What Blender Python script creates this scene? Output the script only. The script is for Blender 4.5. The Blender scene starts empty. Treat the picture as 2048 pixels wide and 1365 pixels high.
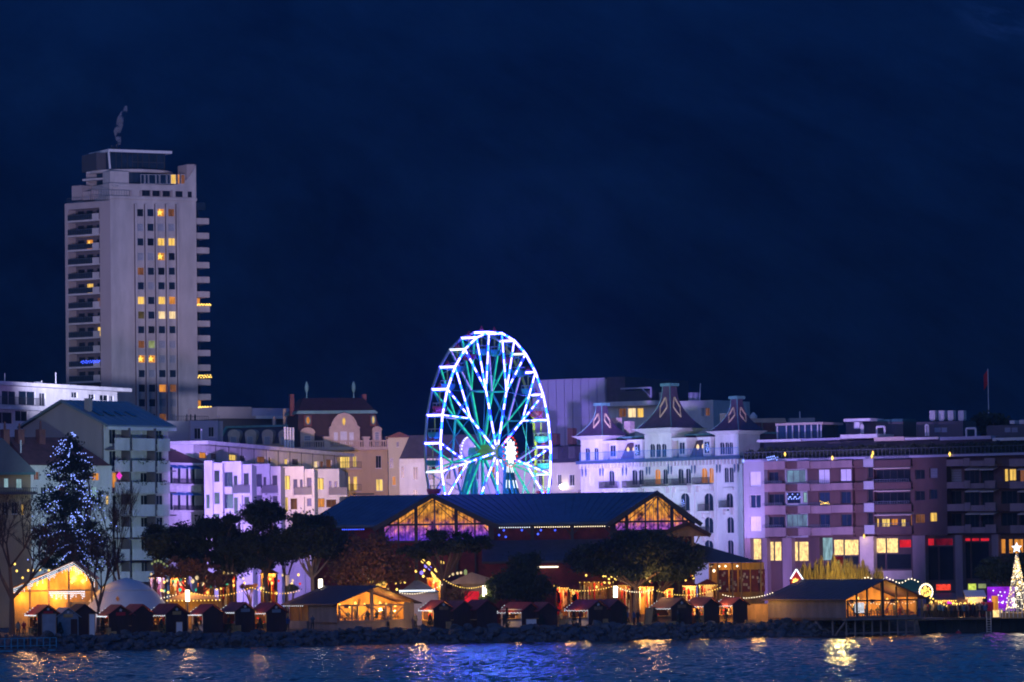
import bpy, math, random
import numpy as np
from mathutils import Vector, Matrix
random.seed(7)
rng = np.random.default_rng(7)
SC = bpy.context.scene
COL = SC.collection
R = math.radians
# ------------------------------------------------------------------ camera (long lens from across the bay)
F = 9000.0                      # focal length in pixels of a 2048 px wide frame
CAM = Vector((0, 0, 9.5))
PITCH = math.atan(437 / F)
ROLL = 0.0135
_r0 = Vector((1, 0, 0)); _f = Vector((0, math.cos(PITCH), math.sin(PITCH))); _u0 = Vector((0, -math.sin(PITCH), math.cos(PITCH)))
_r = _r0 * math.cos(ROLL) - _u0 * math.sin(ROLL)
_u = _u0 * math.cos(ROLL) + _r0 * math.sin(ROLL)
cd = bpy.data.cameras.new('camera'); cam = bpy.data.objects.new('camera', cd); COL.objects.link(cam)
cam.matrix_world = Matrix(((_r.x, _u.x, -_f.x, CAM.x), (_r.y, _u.y, -_f.y, CAM.y), (_r.z, _u.z, -_f.z, CAM.z), (0, 0, 0, 1)))
cd.sensor_width = 36; cd.lens = 36 * F / 2048; cd.clip_start = 1; cd.clip_end = 20000
SC.camera = cam
# ------------------------------------------------------------------ dusk sky
W = bpy.data.worlds.new('World'); SC.world = W; W.use_nodes = True
wn = W.node_tree.nodes; wl = W.node_tree.links
sky = wn.new('ShaderNodeTexSky'); sky.sky_type = 'NISHITA'; sky.sun_disc = False
SUN_EL, SUN_AZ = 4.0, 200.0
sky.sun_elevation = R(SUN_EL); sky.sun_rotation = R(SUN_AZ); sky.air_density = 1.6; sky.ozone_density = 6.0; sky.dust_density = 0.3
tint = wn.new('ShaderNodeMix'); tint.data_type = 'RGBA'; tint.blend_type = 'MULTIPLY'; tint.inputs[0].default_value = 1
tint.inputs[7].default_value = (0.32, 0.54, 1.0, 1)
wl.new(sky.outputs[0], tint.inputs[6]); wl.new(tint.outputs[2], wn['Background'].inputs[0])
wn['Background'].inputs[1].default_value = 0.285
# the last afterglow behind the camera
sl = bpy.data.lights.new('afterglow', 'SUN'); sl.energy = 0.24; sl.angle = R(25); sl.color = (0.66, 0.58, 1.0)
so = bpy.data.objects.new('afterglow', sl); COL.objects.link(so)
_az = R(SUN_AZ); _el = R(14)
so.rotation_euler = Vector((math.sin(_az) * math.cos(_el), math.cos(_az) * math.cos(_el), math.sin(_el))).to_track_quat('Z', 'Y').to_euler()
SC.view_settings.view_transform = 'Standard'; SC.view_settings.look = 'None'
SC.view_settings.exposure = 0.0; SC.view_settings.gamma = 1.0
SC.render.engine = 'CYCLES'
cy = SC.cycles
cy.use_denoising = True; cy.max_bounces = 6; cy.diffuse_bounces = 2; cy.glossy_bounces = 3; cy.transparent_max_bounces = 12
cy.volume_bounces = 0; cy.sample_clamp_indirect = 8.0; cy.sample_clamp_direct = 0; cy.caustics_reflective = False; cy.caustics_refractive = False
cy.use_light_tree = True; cy.pixel_filter_type = 'BLACKMAN_HARRIS'; cy.filter_width = 1.9
# ------------------------------------------------------------------ pixel <-> place
def ray(px, py):
    return _f * F + _r * (px - 1024) + _u * (682.5 - py)
def at(px, py, Y):
    d = ray(px, py); return CAM + d * (Y / d.y)
def gz(Y):
    return 1.6 + max(0.0, Y - 560) * 0.012
def shore(X):
    return 518.5 + 0.322 * max(-160, min(160, X))
def K(ox, oy, s):
    return lambda x, y: (ox + x / s, oy + y / s)
class Fr:
    """upright facade frame: local x along, local y into the building, z up"""
    def __init__(s, O, a): s.O = O; s.a = a; s.x = Vector((math.cos(a), math.sin(a), 0)); s.n = Vector((-math.sin(a), math.cos(a), 0))
    def uv(s, px, py, w=0.0):
        d = ray(px, py); t = (s.O + s.n * w - CAM).dot(s.n) / d.dot(s.n); P = CAM + d * t
        return (P - s.O).dot(s.x), P.z - s.O.z
    def rect(s, x0, y0, x1, y1, w=0.0):
        xm, ym = (x0 + x1) / 2, (y0 + y1) / 2
        return (s.uv(x0, ym, w)[0], s.uv(xm, y1, w)[1], s.uv(x1, ym, w)[0], s.uv(xm, y0, w)[1])
    def w(s, u, v, z): return s.O + s.x * u + s.n * v + Vector((0, 0, z))
def frame2(px0, Y0, px1, Y1, py, z=None):
    A = at(px0, py, Y0); B = at(px1, py, Y1)
    A.z = gz(min(Y0, Y1)) if z is None else z
    return Fr(A, math.atan2(B.y - A.y, B.x - A.x))
# ------------------------------------------------------------------ mesh builder
class MB:
    def __init__(s): s.v = []; s.f = []; s.m = []
    def poly(s, pts, mi=0):
        k = len(s.v); s.v += [tuple(p) for p in pts]; s.f.append(tuple(range(k, k + len(pts)))); s.m.append(mi); return s
    def hexa(s, p, mi=0):
        k = len(s.v); s.v += [tuple(q) for q in p]
        for f in ((0, 3, 2, 1), (4, 5, 6, 7), (0, 1, 5, 4), (1, 2, 6, 5), (2, 3, 7, 6), (3, 0, 4, 7)):
            s.f.append(tuple(k + i for i in f)); s.m.append(mi)
        return s
    def box(s, x0, y0, z0, x1, y1, z1, mi=0):
        return s.hexa([(x0, y0, z0), (x1, y0, z0), (x1, y1, z0), (x0, y1, z0), (x0, y0, z1), (x1, y0, z1), (x1, y1, z1), (x0, y1, z1)], mi)
    def prism(s, pts, z0, z1, mi=0):
        k = len(s.v); n = len(pts)
        s.v += [(p[0], p[1], z0) for p in pts] + [(p[0], p[1], z1) for p in pts]
        s.f.append(tuple(k + i for i in reversed(range(n)))); s.f.append(tuple(k + n + i for i in range(n))); s.m += [mi, mi]
        for i in range(n):
            j = (i + 1) % n; s.f.append((k + i, k + j, k + n + j, k + n + i)); s.m.append(mi)
        return s
    def prismy(s, pts, y0, y1, mi=0):
        """outline in x,z extruded along y"""
        k = len(s.v); n = len(pts)
        s.v += [(p[0], y0, p[1]) for p in pts] + [(p[0], y1, p[1]) for p in pts]
        s.f.append(tuple(k + i for i in range(n))); s.f.append(tuple(k + n + i for i in reversed(range(n)))); s.m += [mi, mi]
        for i in range(n):
            j = (i + 1) % n; s.f.append((k + j, k + i, k + n + i, k + n + j)); s.m.append(mi)
        return s
    def bar(s, a, b, w, h=None, mi=0, up=(0, 0, 1)):
        a = Vector(a); b = Vector(b); h = h or w; d = (b - a).normalized(); up = Vector(up)
        if abs(d.dot(up)) > .98: up = Vector((1, 0, 0))
        x = d.cross(up).normalized() * (w / 2); y = x.cross(d).normalized() * (h / 2)
        return s.hexa([a - x - y, a + x - y, a + x + y, a - x + y, b - x - y, b + x - y, b + x + y, b - x + y], mi)
    def tube(s, a, b, r0, r1=None, n=7, mi=0):
        a = Vector(a); b = Vector(b); r1 = r0 if r1 is None else r1; d = (b - a).normalized()
        up = Vector((0, 0, 1)) if abs(d.z) < .95 else Vector((1, 0, 0))
        x = d.cross(up).normalized(); y = x.cross(d); k = len(s.v)
        for P, r in ((a, r0), (b, r1)):
            for i in range(n):
                t = 2 * math.pi * i / n; s.v.append(tuple(P + x * (r * math.cos(t)) + y * (r * math.sin(t))))
        for i in range(n):
            j = (i + 1) % n; s.f.append((k + i, k + j, k + n + j, k + n + i)); s.m.append(mi)
        s.f.append(tuple(k + i for i in reversed(range(n)))); s.f.append(tuple(k + n + i for i in range(n))); s.m += [mi, mi]
        return s
    def lathe(s, prof, c=(0, 0, 0), n=16, mi=0, sx=1, sy=1, a0=0.0):
        k = len(s.v)
        for r, z in prof:
            for i in range(n):
                t = a0 + 2 * math.pi * i / n; s.v.append((c[0] + r * sx * math.cos(t), c[1] + r * sy * math.sin(t), c[2] + z))
        for q in range(len(prof) - 1):
            for i in range(n):
                j = (i + 1) % n; s.f.append((k + q * n + i, k + q * n + j, k + (q + 1) * n + j, k + (q + 1) * n + i)); s.m.append(mi)
        s.f.append(tuple(k + i for i in reversed(range(n)))); s.m.append(mi)
        e = k + (len(prof) - 1) * n; s.f.append(tuple(e + i for i in range(n))); s.m.append(mi)
        return s
    def octa(s, c, r, mi=0, sz=1.0):
        x, y, z = c; k = len(s.v)
        s.v += [(x + r, y, z), (x, y + r, z), (x - r, y, z), (x, y - r, z), (x, y, z + r * sz), (x, y, z - r * sz)]
        for f in ((0, 1, 4), (1, 2, 4), (2, 3, 4), (3, 0, 4), (1, 0, 5), (2, 1, 5), (3, 2, 5), (0, 3, 5)):
            s.f.append(tuple(k + i for i in f)); s.m.append(mi)
        return s
    def build(s, name, mats, parent=None, smooth=False, loc=None):
        me = bpy.data.meshes.new(name); me.from_pydata(s.v, [], s.f)
        for m in (mats if isinstance(mats, (list, tuple)) else [mats]): me.materials.append(m)
        if any(s.m): me.polygons.foreach_set('material_index', s.m)
        if smooth: me.polygons.foreach_set('use_smooth', [True] * len(s.f))
        me.update(); return link(name, me, parent, loc)
def link(name, data, parent=None, loc=None):
    o = bpy.data.objects.new(name, data); COL.objects.link(o)
    if parent is not None: o.parent = parent
    if loc is not None: o.location = loc
    return o
def tag(o, label, cat, group=None, kind=None):
    if label: o['label'] = label
    if cat: o['category'] = cat
    if group: o['group'] = group
    if kind: o['kind'] = kind
    return o
def thing(name, label, cat, loc=(0, 0, 0), rz=0.0, group=None):
    o = link(name, None); o.location = loc; o.rotation_euler.z = rz; o.empty_display_size = .5
    return tag(o, label, cat, group)
def lamp(name, loc, energy, color, size=.3, parent=None, kind='POINT', aim=None, cone=60, blend=.6):
    l = bpy.data.lights.new(name, kind); l.energy = energy; l.color = color; l.shadow_soft_size = size
    if kind == 'SPOT': l.spot_size = R(cone); l.spot_blend = blend
    o = link(name, l, parent, loc)
    if aim is not None: o.rotation_euler = (Vector(aim) - Vector(loc)).to_track_quat('-Z', 'Y').to_euler()
    return o
# ------------------------------------------------------------------ materials
M = {}
def mat(name, col, rough=.8, var=.18, scale=.6, bump=.0, bscale=8.0, metal=0.0, streak=0.0, spec=None):
    """surface with uneven colour (two noises, vertical weather streaks) and optional fine relief"""
    m = bpy.data.materials.new(name); m.use_nodes = True; t = m.node_tree; n = t.nodes; l = t.links; b = n['Principled BSDF']
    b.inputs['Roughness'].default_value = rough; b.inputs['Metallic'].default_value = metal
    if spec is not None: b.inputs['Specular IOR Level'].default_value = spec
    tc = n.new('ShaderNodeTexCoord')
    a = n.new('ShaderNodeTexNoise'); a.inputs['Scale'].default_value = scale; a.inputs['Detail'].default_value = 6; a.inputs['Roughness'].default_value = .65
    mp = n.new('ShaderNodeMapping'); mp.inputs['Scale'].default_value = (1, 1, .25 if streak else 1)
    l.new(tc.outputs['Object'], mp.inputs[0]); l.new(mp.outputs[0], a.inputs['Vector'])
    mr = n.new('ShaderNodeMapRange'); mr.inputs[1].default_value = .3; mr.inputs[2].default_value = .7
    mr.inputs[3].default_value = 1 - var - streak; mr.inputs[4].default_value = 1 + var
    l.new(a.outputs[0], mr.inputs[0])
    mx = n.new('ShaderNodeMix'); mx.data_type = 'RGBA'; mx.blend_type = 'MULTIPLY'; mx.inputs[0].default_value = 1; mx.inputs[6].default_value = (*col, 1)
    l.new(mr.outputs[0], mx.inputs[7]); l.new(mx.outputs[2], b.inputs['Base Color'])
    if bump:
        c = n.new('ShaderNodeTexNoise'); c.inputs['Scale'].default_value = bscale; c.inputs['Detail'].default_value = 4
        bp = n.new('ShaderNodeBump'); bp.inputs['Strength'].default_value = bump; bp.inputs['Distance'].default_value = .05
        l.new(tc.outputs['Object'], c.inputs['Vector']); l.new(c.outputs[0], bp.inputs['Height']); l.new(bp.outputs[0], b.inputs['Normal'])
    M[name] = m; return m
def lit(name, col, strength, var=.35, stripes=0.0, scale=1.2, sample=False, col2=None):
    """something that gives off light; room clutter / curtains as uneven brightness, different in every object"""
    m = bpy.data.materials.new(name); m.use_nodes = True; t = m.node_tree; n = t.nodes; l = t.links
    n.remove(n['Principled BSDF']); e = n.new('ShaderNodeEmission'); l.new(e.outputs[0], n['Material Output'].inputs[0])
    e.inputs[0].default_value = (*col, 1); e.inputs[1].default_value = strength
    if var:
        tc = n.new('ShaderNodeTexCoord'); oi = n.new('ShaderNodeObjectInfo')
        add = n.new('ShaderNodeVectorMath'); add.operation = 'MULTIPLY_ADD'; add.inputs[1].default_value = (1 + stripes, 1, 1.0 / (1 + stripes))
        cx = n.new('ShaderNodeCombineXYZ'); k = n.new('ShaderNodeMath'); k.operation = 'MULTIPLY'; k.inputs[1].default_value = 37
        l.new(oi.outputs['Random'], k.inputs[0]); l.new(k.outputs[0], cx.inputs[0]); l.new(k.outputs[0], cx.inputs[2])
        l.new(tc.outputs['Object'], add.inputs[0]); l.new(cx.outputs[0], add.inputs[2])
        a = n.new('ShaderNodeTexNoise'); a.inputs['Scale'].default_value = scale; a.inputs['Detail'].default_value = 3; l.new(add.outputs[0], a.inputs['Vector'])
        mr = n.new('ShaderNodeMapRange'); mr.inputs[1].default_value = .32; mr.inputs[2].default_value = .68
        mr.inputs[3].default_value = strength * (1 - var); mr.inputs[4].default_value = strength * (1 + var); l.new(a.outputs[0], mr.inputs[0])
        l.new(mr.outputs[0], e.inputs[1])
        if col2:
            mx = n.new('ShaderNodeMix'); mx.data_type = 'RGBA'; mx.inputs[6].default_value = (*col, 1); mx.inputs[7].default_value = (*col2, 1)
            l.new(a.outputs[0], mx.inputs[0]); l.new(mx.outputs[2], e.inputs[0])
    m.cycles.emission_sampling = 'AUTO' if sample else 'NONE'
    M[name] = m; return m
def glass(name, tr=.82, rough=.05, tintc=(1, 1, 1)):
    m = bpy.data.materials.new(name); m.use_nodes = True; t = m.node_tree; n = t.nodes; l = t.links
    n.remove(n['Principled BSDF']); a = n.new('ShaderNodeBsdfTransparent'); a.inputs[0].default_value = (*tintc, 1)
    g = n.new('ShaderNodeBsdfGlossy'); g.inputs['Roughness'].default_value = rough; g.inputs[0].default_value = (.8, .85, .9, 1)
    x = n.new('ShaderNodeMixShader'); x.inputs[0].default_value = 1 - tr
    l.new(a.outputs[0], x.inputs[1]); l.new(g.outputs[0], x.inputs[2]); l.new(x.outputs[0], n['Material Output'].inputs[0]); M[name] = m; return m
mat('concrete', (.46, .41, .38), .85, .17, .4, .2, 6, streak=.09)
mat('concrete_warm', (.36, .29, .27), .85, .1, .25, streak=.05)
mat('stucco_white', (.62, .60, .58), .85, .16, .5, .2, 5, streak=.10)
mat('stucco_grey', (.32, .32, .34), .85, .1, .4, streak=.05)
mat('stucco_ochre', (.50, .38, .22), .85, .1, .5, streak=.08)
mat('stucco_yellow', (.52, .48, .32), .85, .1, .5, streak=.05)
mat('stone_pink', (.50, .40, .32), .85, .15, .8, .2, 4)
mat('brown_panel', (.085, .04, .034), .7, .3, .5, streak=.06)
mat('mauve_panel', (.24, .165, .165), .75, .22, .5, streak=.06)
mat('metal_panel', (.34, .33, .42), .45, .06, .2)
mat('roof_slate', (.055, .05, .065), .6, .35, 1.2, .5, 5)
mat('roof_tile', (.14, .05, .045), .75, .4, 1.0, .6, 5)
mat('roof_purple', (.085, .05, .07), .6, .3, 1.5, .6, 6)
mat('roof_zinc', (.17, .21, .23), .45, .2, .4, .2, 3)
mat('roof_turret', (.075, .050, .080), .55, .35, 1.5, .6, 6)
mat('roof_maroon', (.030, .014, .016), .7, .4, 1.0, .6, 5)
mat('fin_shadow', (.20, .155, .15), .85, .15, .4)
mat('roof_navy', (.055, .10, .17), .5, .3, .4, .2, 3)
mat('copper', (.10, .26, .24), .6, .3, 1.0)
mat('hut_red', (.36, .035, .035), .7, .25, 1.5, .3, 6)
mat('hut_red_faded', (.30, .06, .06), .75, .35, 1.2, .3, 6)
mat('hut_red_dark', (.22, .02, .03), .7, .3, 1.5, .3, 6)
mat('hut_dark', (.055, .022, .020), .75, .3, 2.0, .4, 9, streak=.1)
mat('wood', (.30, .16, .075), .7, .3, 2.5, .4, 10, streak=.1)
mat('wood_light', (.58, .34, .12), .7, .25, 1.5, .3, 8, streak=.1)
mat('wood_grey', (.26, .21, .19), .8, .2, 1.0, .3, 8, streak=.1)
mat('dark_metal', (.03, .032, .036), .45, .2, 1)
mat('rail_metal', (.08, .10, .12), .5, .2, 1)
mat('blue_rail', (.06, .28, .42), .5, .2, 1)
mat('frame_white', (.62, .62, .62), .6, .06, 1)
mat('frame_dark', (.06, .055, .06), .6, .1, 1)
mat('pane_dark', (.010, .014, .020), .22, .4, .7, spec=.22)
mat('pane_blue', (.014, .028, .048), .22, .4, .7, spec=.3)
mat('shutter', (.20, .22, .27), .6, .15, .8)
mat('blind_white', (.62, .62, .66), .6, .12, .8)
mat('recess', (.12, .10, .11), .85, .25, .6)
mat('canvas', (.72, .70, .70), .7, .06, .4)
mat('tarp_grey', (.22, .26, .32), .6, .25, 1.0)
mat('awning_blue', (.04, .20, .50), .7, .2, 1)
mat('teal_sheet', (.015, .09, .095), .6, .2, 1)
mat('asphalt', (.05, .05, .052), .9, .3, .3)
mat('boulder', (.080, .084, .096), .8, .6, .7, .9, 3.5)
mat('bark', (.13, .085, .06), .9, .3, 2, .6, 9)
mat('bark_pale', (.30, .24, .18), .9, .25, 2, .5, 9)
mat('needles', (.018, .032, .016), .8, .5, .5)
mat('leaf_dark', (.026, .042, .020), .8, .5, .5)
mat('leaf_dry', (.14, .065, .035), .85, .5, .6)
mat('twig', (.060, .036, .030), .9, .4, 1)
mat('willow', (.12, .16, .03), .8, .4, .6)
mat('reed', (.36, .26, .06), .85, .4, .6)
mat('hedge', (.03, .045, .02), .85, .5, .8)
mat('wheel_teal', (.06, .42, .34), .4, .15, 1)
mat('wheel_yellow', (.48, .55, .06), .4, .15, 1)
mat('wheel_grey', (.34, .42, .38), .4, .15, 1)
mat('tub_teal', (.05, .42, .36), .4, .15, 1)
mat('tub_red', (.42, .05, .07), .4, .15, 1)
mat('red_cloth', (.50, .02, .03), .8, .2, 1)
mat('maroon_curtain', (.16, .022, .03), .85, .4, 1.2)
mat('iron', (.028, .024, .032), .5, .2, 1)
lit('lit_yellow', (1.0, .60, .12), 1.05, .35, 2.0)
lit('lit_orange', (1.0, .36, .05), .7, .4, 1.0)
lit('lit_dim', (.75, .28, .12), .22, .5, 1.0)
lit('lit_warmwhite', (1.0, .72, .38), 1.15, .3, 1.5)
lit('lit_shop', (1.0, .74, .34), 1.35, .45, .3, 3.0, col2=(1.0, .62, .2))
lit('lit_green', (.62, .72, .30), .42, .3)
lit('lit_olive', (.30, .22, .09), .25, .3)
lit('lit_curtain', (1.0, .66, .16), .95, .8, 5.0, 1.6)
lit('lit_cool', (.45, .75, .85), .55, .5, 1.0)
lit('lit_lilac', (.36, .34, .85), .55, .5, .2, .5, col2=(.22, .62, .70))
lit('lit_red', (.95, .02, .04), .75, .35, 0, .8)
lit('lit_redglow', (.30, .01, .035), .35, .8, 0, .8)
lit('bulb_white', (.80, .88, 1.0), 2.2, 0)
lit('bulb_blue', (.22, .32, 1.0), 2.3, .5, 0, 2.0)
lit('bulb_deepblue', (.05, .10, 1.0), 2.2, .4, 0, 2.0)
lit('bulb_gold', (1.0, .62, .12), 2.6, .4, 0, 2.0)
lit('bulb_warm', (1.0, .82, .55), 3.0, 0)
lit('lamp_white', (1.0, .86, .62), 9.0, 0, sample=True)
lit('star_gold', (1.0, .62, .10), 1.8, 0)
lit('led_white', (.085, .076, 1.0), 30.0, 0, sample=True)
lit('led_cyan', (.005, .036, 1.0), 30.0, 0, sample=True)
lit('led_blue', (.003, .006, 1.0), 30.0, 0, sample=True)
lit('led_teal', (.03, .75, .50), 1.0, .4)
lit('led_violet', (.30, .22, 1.0), 1.6, .3)
lit('sign_red', (1.0, .06, .03), 1.1, .5, 0, 3)
lit('sign_lime', (.70, .85, .12), 1.0, .4, 0, 3)
lit('screen_violet', (.36, .02, .85), .85, .45, 0, 1.2)
lit('menu_white', (.85, .9, 1.0), .95, .3, 0, 2.0)
lit('pink', (1.0, .05, .7), 1.2, .2)
glass('glazing')
# ================================================================== the setting
def struct(o, label=None): o['kind'] = 'structure'; o['label'] = label or o.name.replace('_', ' '); return o
def grid_mesh(name, X, Y, Z, m, smooth=True):
    ny, nx = X.shape; v = np.stack([X, Y, Z], -1).reshape(-1, 3).astype(np.float32)
    i = np.arange(ny * nx).reshape(ny, nx); q = np.stack([i[:-1, :-1], i[:-1, 1:], i[1:, 1:], i[1:, :-1]], -1).reshape(-1, 4)
    return np_mesh(name, v, q, m, smooth)
def np_mesh(name, v, q, m, smooth=False):
    me = bpy.data.meshes.new(name); k = q.shape[1]
    me.vertices.add(len(v)); me.vertices.foreach_set('co', np.ascontiguousarray(v, np.float32).ravel())
    me.loops.add(q.size); me.loops.foreach_set('vertex_index', q.ravel().astype(np.int32))
    me.polygons.add(len(q)); me.polygons.foreach_set('loop_start', np.arange(0, q.size, k, dtype=np.int32))
    if smooth: me.polygons.foreach_set('use_smooth', np.ones(len(q), bool))
    for x in (m if isinstance(m, (list, tuple)) else [m]): me.materials.append(x)
    me.update(calc_edges=True); return me
def vnoise(x, y, seed):
    xi = np.floor(x).astype(int); yi = np.floor(y).astype(int); fx = x - xi; fy = y - yi
    fx = fx * fx * (3 - 2 * fx); fy = fy * fy * (3 - 2 * fy)
    h = lambda a, b: np.modf(np.abs(np.sin(a * 127.1 + b * 311.7 + seed * 74.7) * 43758.5453))[0]
    return (h(xi, yi) * (1 - fx) + h(xi + 1, yi) * fx) * (1 - fy) + (h(xi, yi + 1) * (1 - fx) + h(xi + 1, yi + 1) * fx) * fy
def fbm(x, y, seed, o=5):
    s = 0; a = .5
    for k in range(o): s = s + a * vnoise(x, y, seed + k); x = x * 2.03; y = y * 2.03; a *= .5
    return s
# mountain side behind the town
mm = bpy.data.materials.new('forest_slope'); mm.use_nodes = True; t = mm.node_tree; n = t.nodes; l = t.links; b = n['Principled BSDF']
b.inputs['Roughness'].default_value = 1; b.inputs['Specular IOR Level'].default_value = 0
tc = n.new('ShaderNodeTexCoord'); a = n.new('ShaderNodeTexNoise'); a.inputs['Scale'].default_value = .009; a.inputs['Detail'].default_value = 12; a.inputs['Roughness'].default_value = .72
flat_ = n.new('ShaderNodeVectorMath'); flat_.operation = 'MULTIPLY'; flat_.inputs[1].default_value = (1, 0, 1); l.new(tc.outputs['Object'], flat_.inputs[0])
mp = n.new('ShaderNodeMapping'); mp.vector_type = 'TEXTURE'; mp.inputs['Rotation'].default_value = (0, R(48), 0); mp.inputs['Scale'].default_value = (1.1, 1, .55)
l.new(flat_.outputs[0], mp.inputs[0]); l.new(mp.outputs[0], a.inputs['Vector'])
cr = n.new('ShaderNodeValToRGB'); e = cr.color_ramp.elements
e[0].position = .34; e[0].color = (.003, .008, .012, 1); e[1].position = .72; e[1].color = (.046, .105, .135, 1)
l.new(a.outputs[0], cr.inputs[0])
# bare rock and early snow high on the right; paler patch mid slope
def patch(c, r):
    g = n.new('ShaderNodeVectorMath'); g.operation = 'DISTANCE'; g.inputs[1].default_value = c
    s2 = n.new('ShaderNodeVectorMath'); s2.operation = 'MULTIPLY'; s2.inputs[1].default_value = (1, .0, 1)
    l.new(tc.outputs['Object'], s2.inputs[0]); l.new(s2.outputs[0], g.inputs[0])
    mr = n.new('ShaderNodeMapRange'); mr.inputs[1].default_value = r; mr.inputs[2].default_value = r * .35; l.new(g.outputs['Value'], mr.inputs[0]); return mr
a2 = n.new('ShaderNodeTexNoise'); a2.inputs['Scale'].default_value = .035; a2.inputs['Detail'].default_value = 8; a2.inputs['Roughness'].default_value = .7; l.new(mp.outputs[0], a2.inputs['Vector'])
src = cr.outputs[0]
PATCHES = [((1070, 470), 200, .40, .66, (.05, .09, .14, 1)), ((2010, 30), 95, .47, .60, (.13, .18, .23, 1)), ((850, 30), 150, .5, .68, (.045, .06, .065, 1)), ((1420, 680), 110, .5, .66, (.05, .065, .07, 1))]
def my(z): return 1150 + z * 3.6     # the slope's mean depth at a height
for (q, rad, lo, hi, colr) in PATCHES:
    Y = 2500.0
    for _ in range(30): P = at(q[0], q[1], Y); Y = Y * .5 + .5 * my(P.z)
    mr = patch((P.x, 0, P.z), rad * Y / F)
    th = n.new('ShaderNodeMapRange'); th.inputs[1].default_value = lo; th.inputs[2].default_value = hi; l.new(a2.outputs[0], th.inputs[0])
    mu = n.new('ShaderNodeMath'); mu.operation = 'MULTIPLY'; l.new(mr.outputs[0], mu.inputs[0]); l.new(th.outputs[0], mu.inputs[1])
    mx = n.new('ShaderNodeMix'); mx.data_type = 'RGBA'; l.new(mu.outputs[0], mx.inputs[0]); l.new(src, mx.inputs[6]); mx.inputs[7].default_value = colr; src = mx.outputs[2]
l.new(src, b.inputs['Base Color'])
gx, gy = np.meshgrid(np.linspace(-1500, 1500, 260), np.linspace(0, 1, 240))
gh = gy * 440
YY = 1150 + gh * 3.6
diag = (gx + gh * 1.25)
ZZ = gh + 26 * (fbm(gx / 260, YY / 420, 3) - .5) * (gy * 3).clip(0, 1) + 42 * (fbm(diag / 190, gh / 900, 11) - .5) * (gy * 2.5).clip(0, 1)
ZZ[0] = 5
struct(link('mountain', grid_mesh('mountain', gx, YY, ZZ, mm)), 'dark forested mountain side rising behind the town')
# ground of the town
mb = MB(); xs = [-1500, -160, -80, -40, 0, 40, 80, 160, 1500]
for x0, x1 in zip(xs, xs[1:]):
    mb.poly([(x0, shore(x0) + 4.6, 1.6), (x1, shore(x1) + 4.6, 1.6), (x1, 600, 1.9), (x0, 600, 1.9)])
    mb.poly([(x0, 600, 1.9), (x1, 600, 1.9), (x1, 1160, 9), (x0, 1160, 9)])
struct(mb.build('ground', M['asphalt']), 'dark asphalt promenade and town ground')
# lake with real ripples where the camera sees it
wm = bpy.data.materials.new('lake_water'); wm.use_nodes = True; t = wm.node_tree; n = t.nodes; l = t.links; b = n['Principled BSDF']
b.inputs['Base Color'].default_value = (.010, .022, .034, 1); b.inputs['Roughness'].default_value = .12; b.inputs['IOR'].default_value = 1.333
tc = n.new('ShaderNodeTexCoord'); a = n.new('ShaderNodeTexNoise'); a.inputs['Scale'].default_value = 3.2; a.inputs['Detail'].default_value = 4
bp = n.new('ShaderNodeBump'); bp.inputs['Strength'].default_value = .9; bp.inputs['Distance'].default_value = .06
l.new(tc.outputs['Object'], a.inputs['Vector']); l.new(a.outputs[0], bp.inputs['Height']); l.new(bp.outputs[0], b.inputs['Normal'])
gx, gy = np.meshgrid(np.arange(-72, 80, .30), np.arange(325, 556, .32))
rr = np.random.default_rng(3); Z = np.zeros_like(gx)
for k in range(46):
    lam = rr.uniform(.8, 2.6); th = rr.normal(R(250), .95); am = .0072 * lam ** .8 * rr.uniform(.5, 1.2); kx, ky = math.cos(th) * 2 * math.pi / lam, math.sin(th) * 2 * math.pi / lam
    Z += am * np.sin(kx * gx + ky * gy + rr.uniform(0, 6.28))
Z *= (.55 + .9 * fbm(gx / 14, gy / 20, 9))
ed = np.minimum.reduce([(gx + 72) / 3, (79.5 - gx) / 3, (gy - 325) / 3, (555 - gy) / 3]).clip(0, 1); Z *= ed
water = struct(link('lake', grid_mesh('lake', gx, gy, Z - .02, wm)), 'rippled lake reflecting the lights')
xa, xb, ya, yb = gx.min(), gx.max(), gy.min(), gy.max(); mb = MB()
for r4 in ((-1500, -50, xa, 1200), (xb, -50, 1500, 1200), (xa, -50, xb, ya), (xa, yb, xb, 1200)):
    mb.poly([(r4[0], r4[1], -.02), (r4[2], r4[1], -.02), (r4[2], r4[3], -.02), (r4[0], r4[3], -.02)])
struct(mb.build('far_lake', wm), 'dark lake beyond the rippled water')
# rock embankment
emb = link('rock_embankment', None); struct(emb, 'dark boulder embankment along the shore')
mb = MB()
for x0 in range(-72, 48, 6):
    x1 = x0 + 6; mb.poly([(x0, shore(x0) - 1, -.6), (x1, shore(x1) - 1, -.6), (x1, shore(x1) + 4.6, 1.58), (x0, shore(x0) + 4.6, 1.58)])
mb.build('bank', M['boulder'], emb)
def rock_data(i, sub=2):
    import bmesh
    bm = bmesh.new(); bmesh.ops.create_icosphere(bm, subdivisions=sub, radius=1); q = random.Random(i)
    pl = [Vector((q.gauss(0, 1), q.gauss(0, 1), q.gauss(0, 1))).normalized() for _ in range(9)]
    for v in bm.verts:
        d = v.co.normalized(); rad = 1.0
        for p in pl:
            c = d.dot(p)
            if c > .35: rad = min(rad, .62 / c + .0)
        v.co = d * max(.55, rad) * q.uniform(.95, 1.05)
        v.co.z *= .8
    me = bpy.data.meshes.new('boulder'); bm.to_mesh(me); bm.free(); me.materials.append(M['boulder']); return me
RK = [rock_data(i, 2 if i < 4 else 1) for i in range(10)]
nb = 0; small = []
q = random.Random(5); tries = 0
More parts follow.
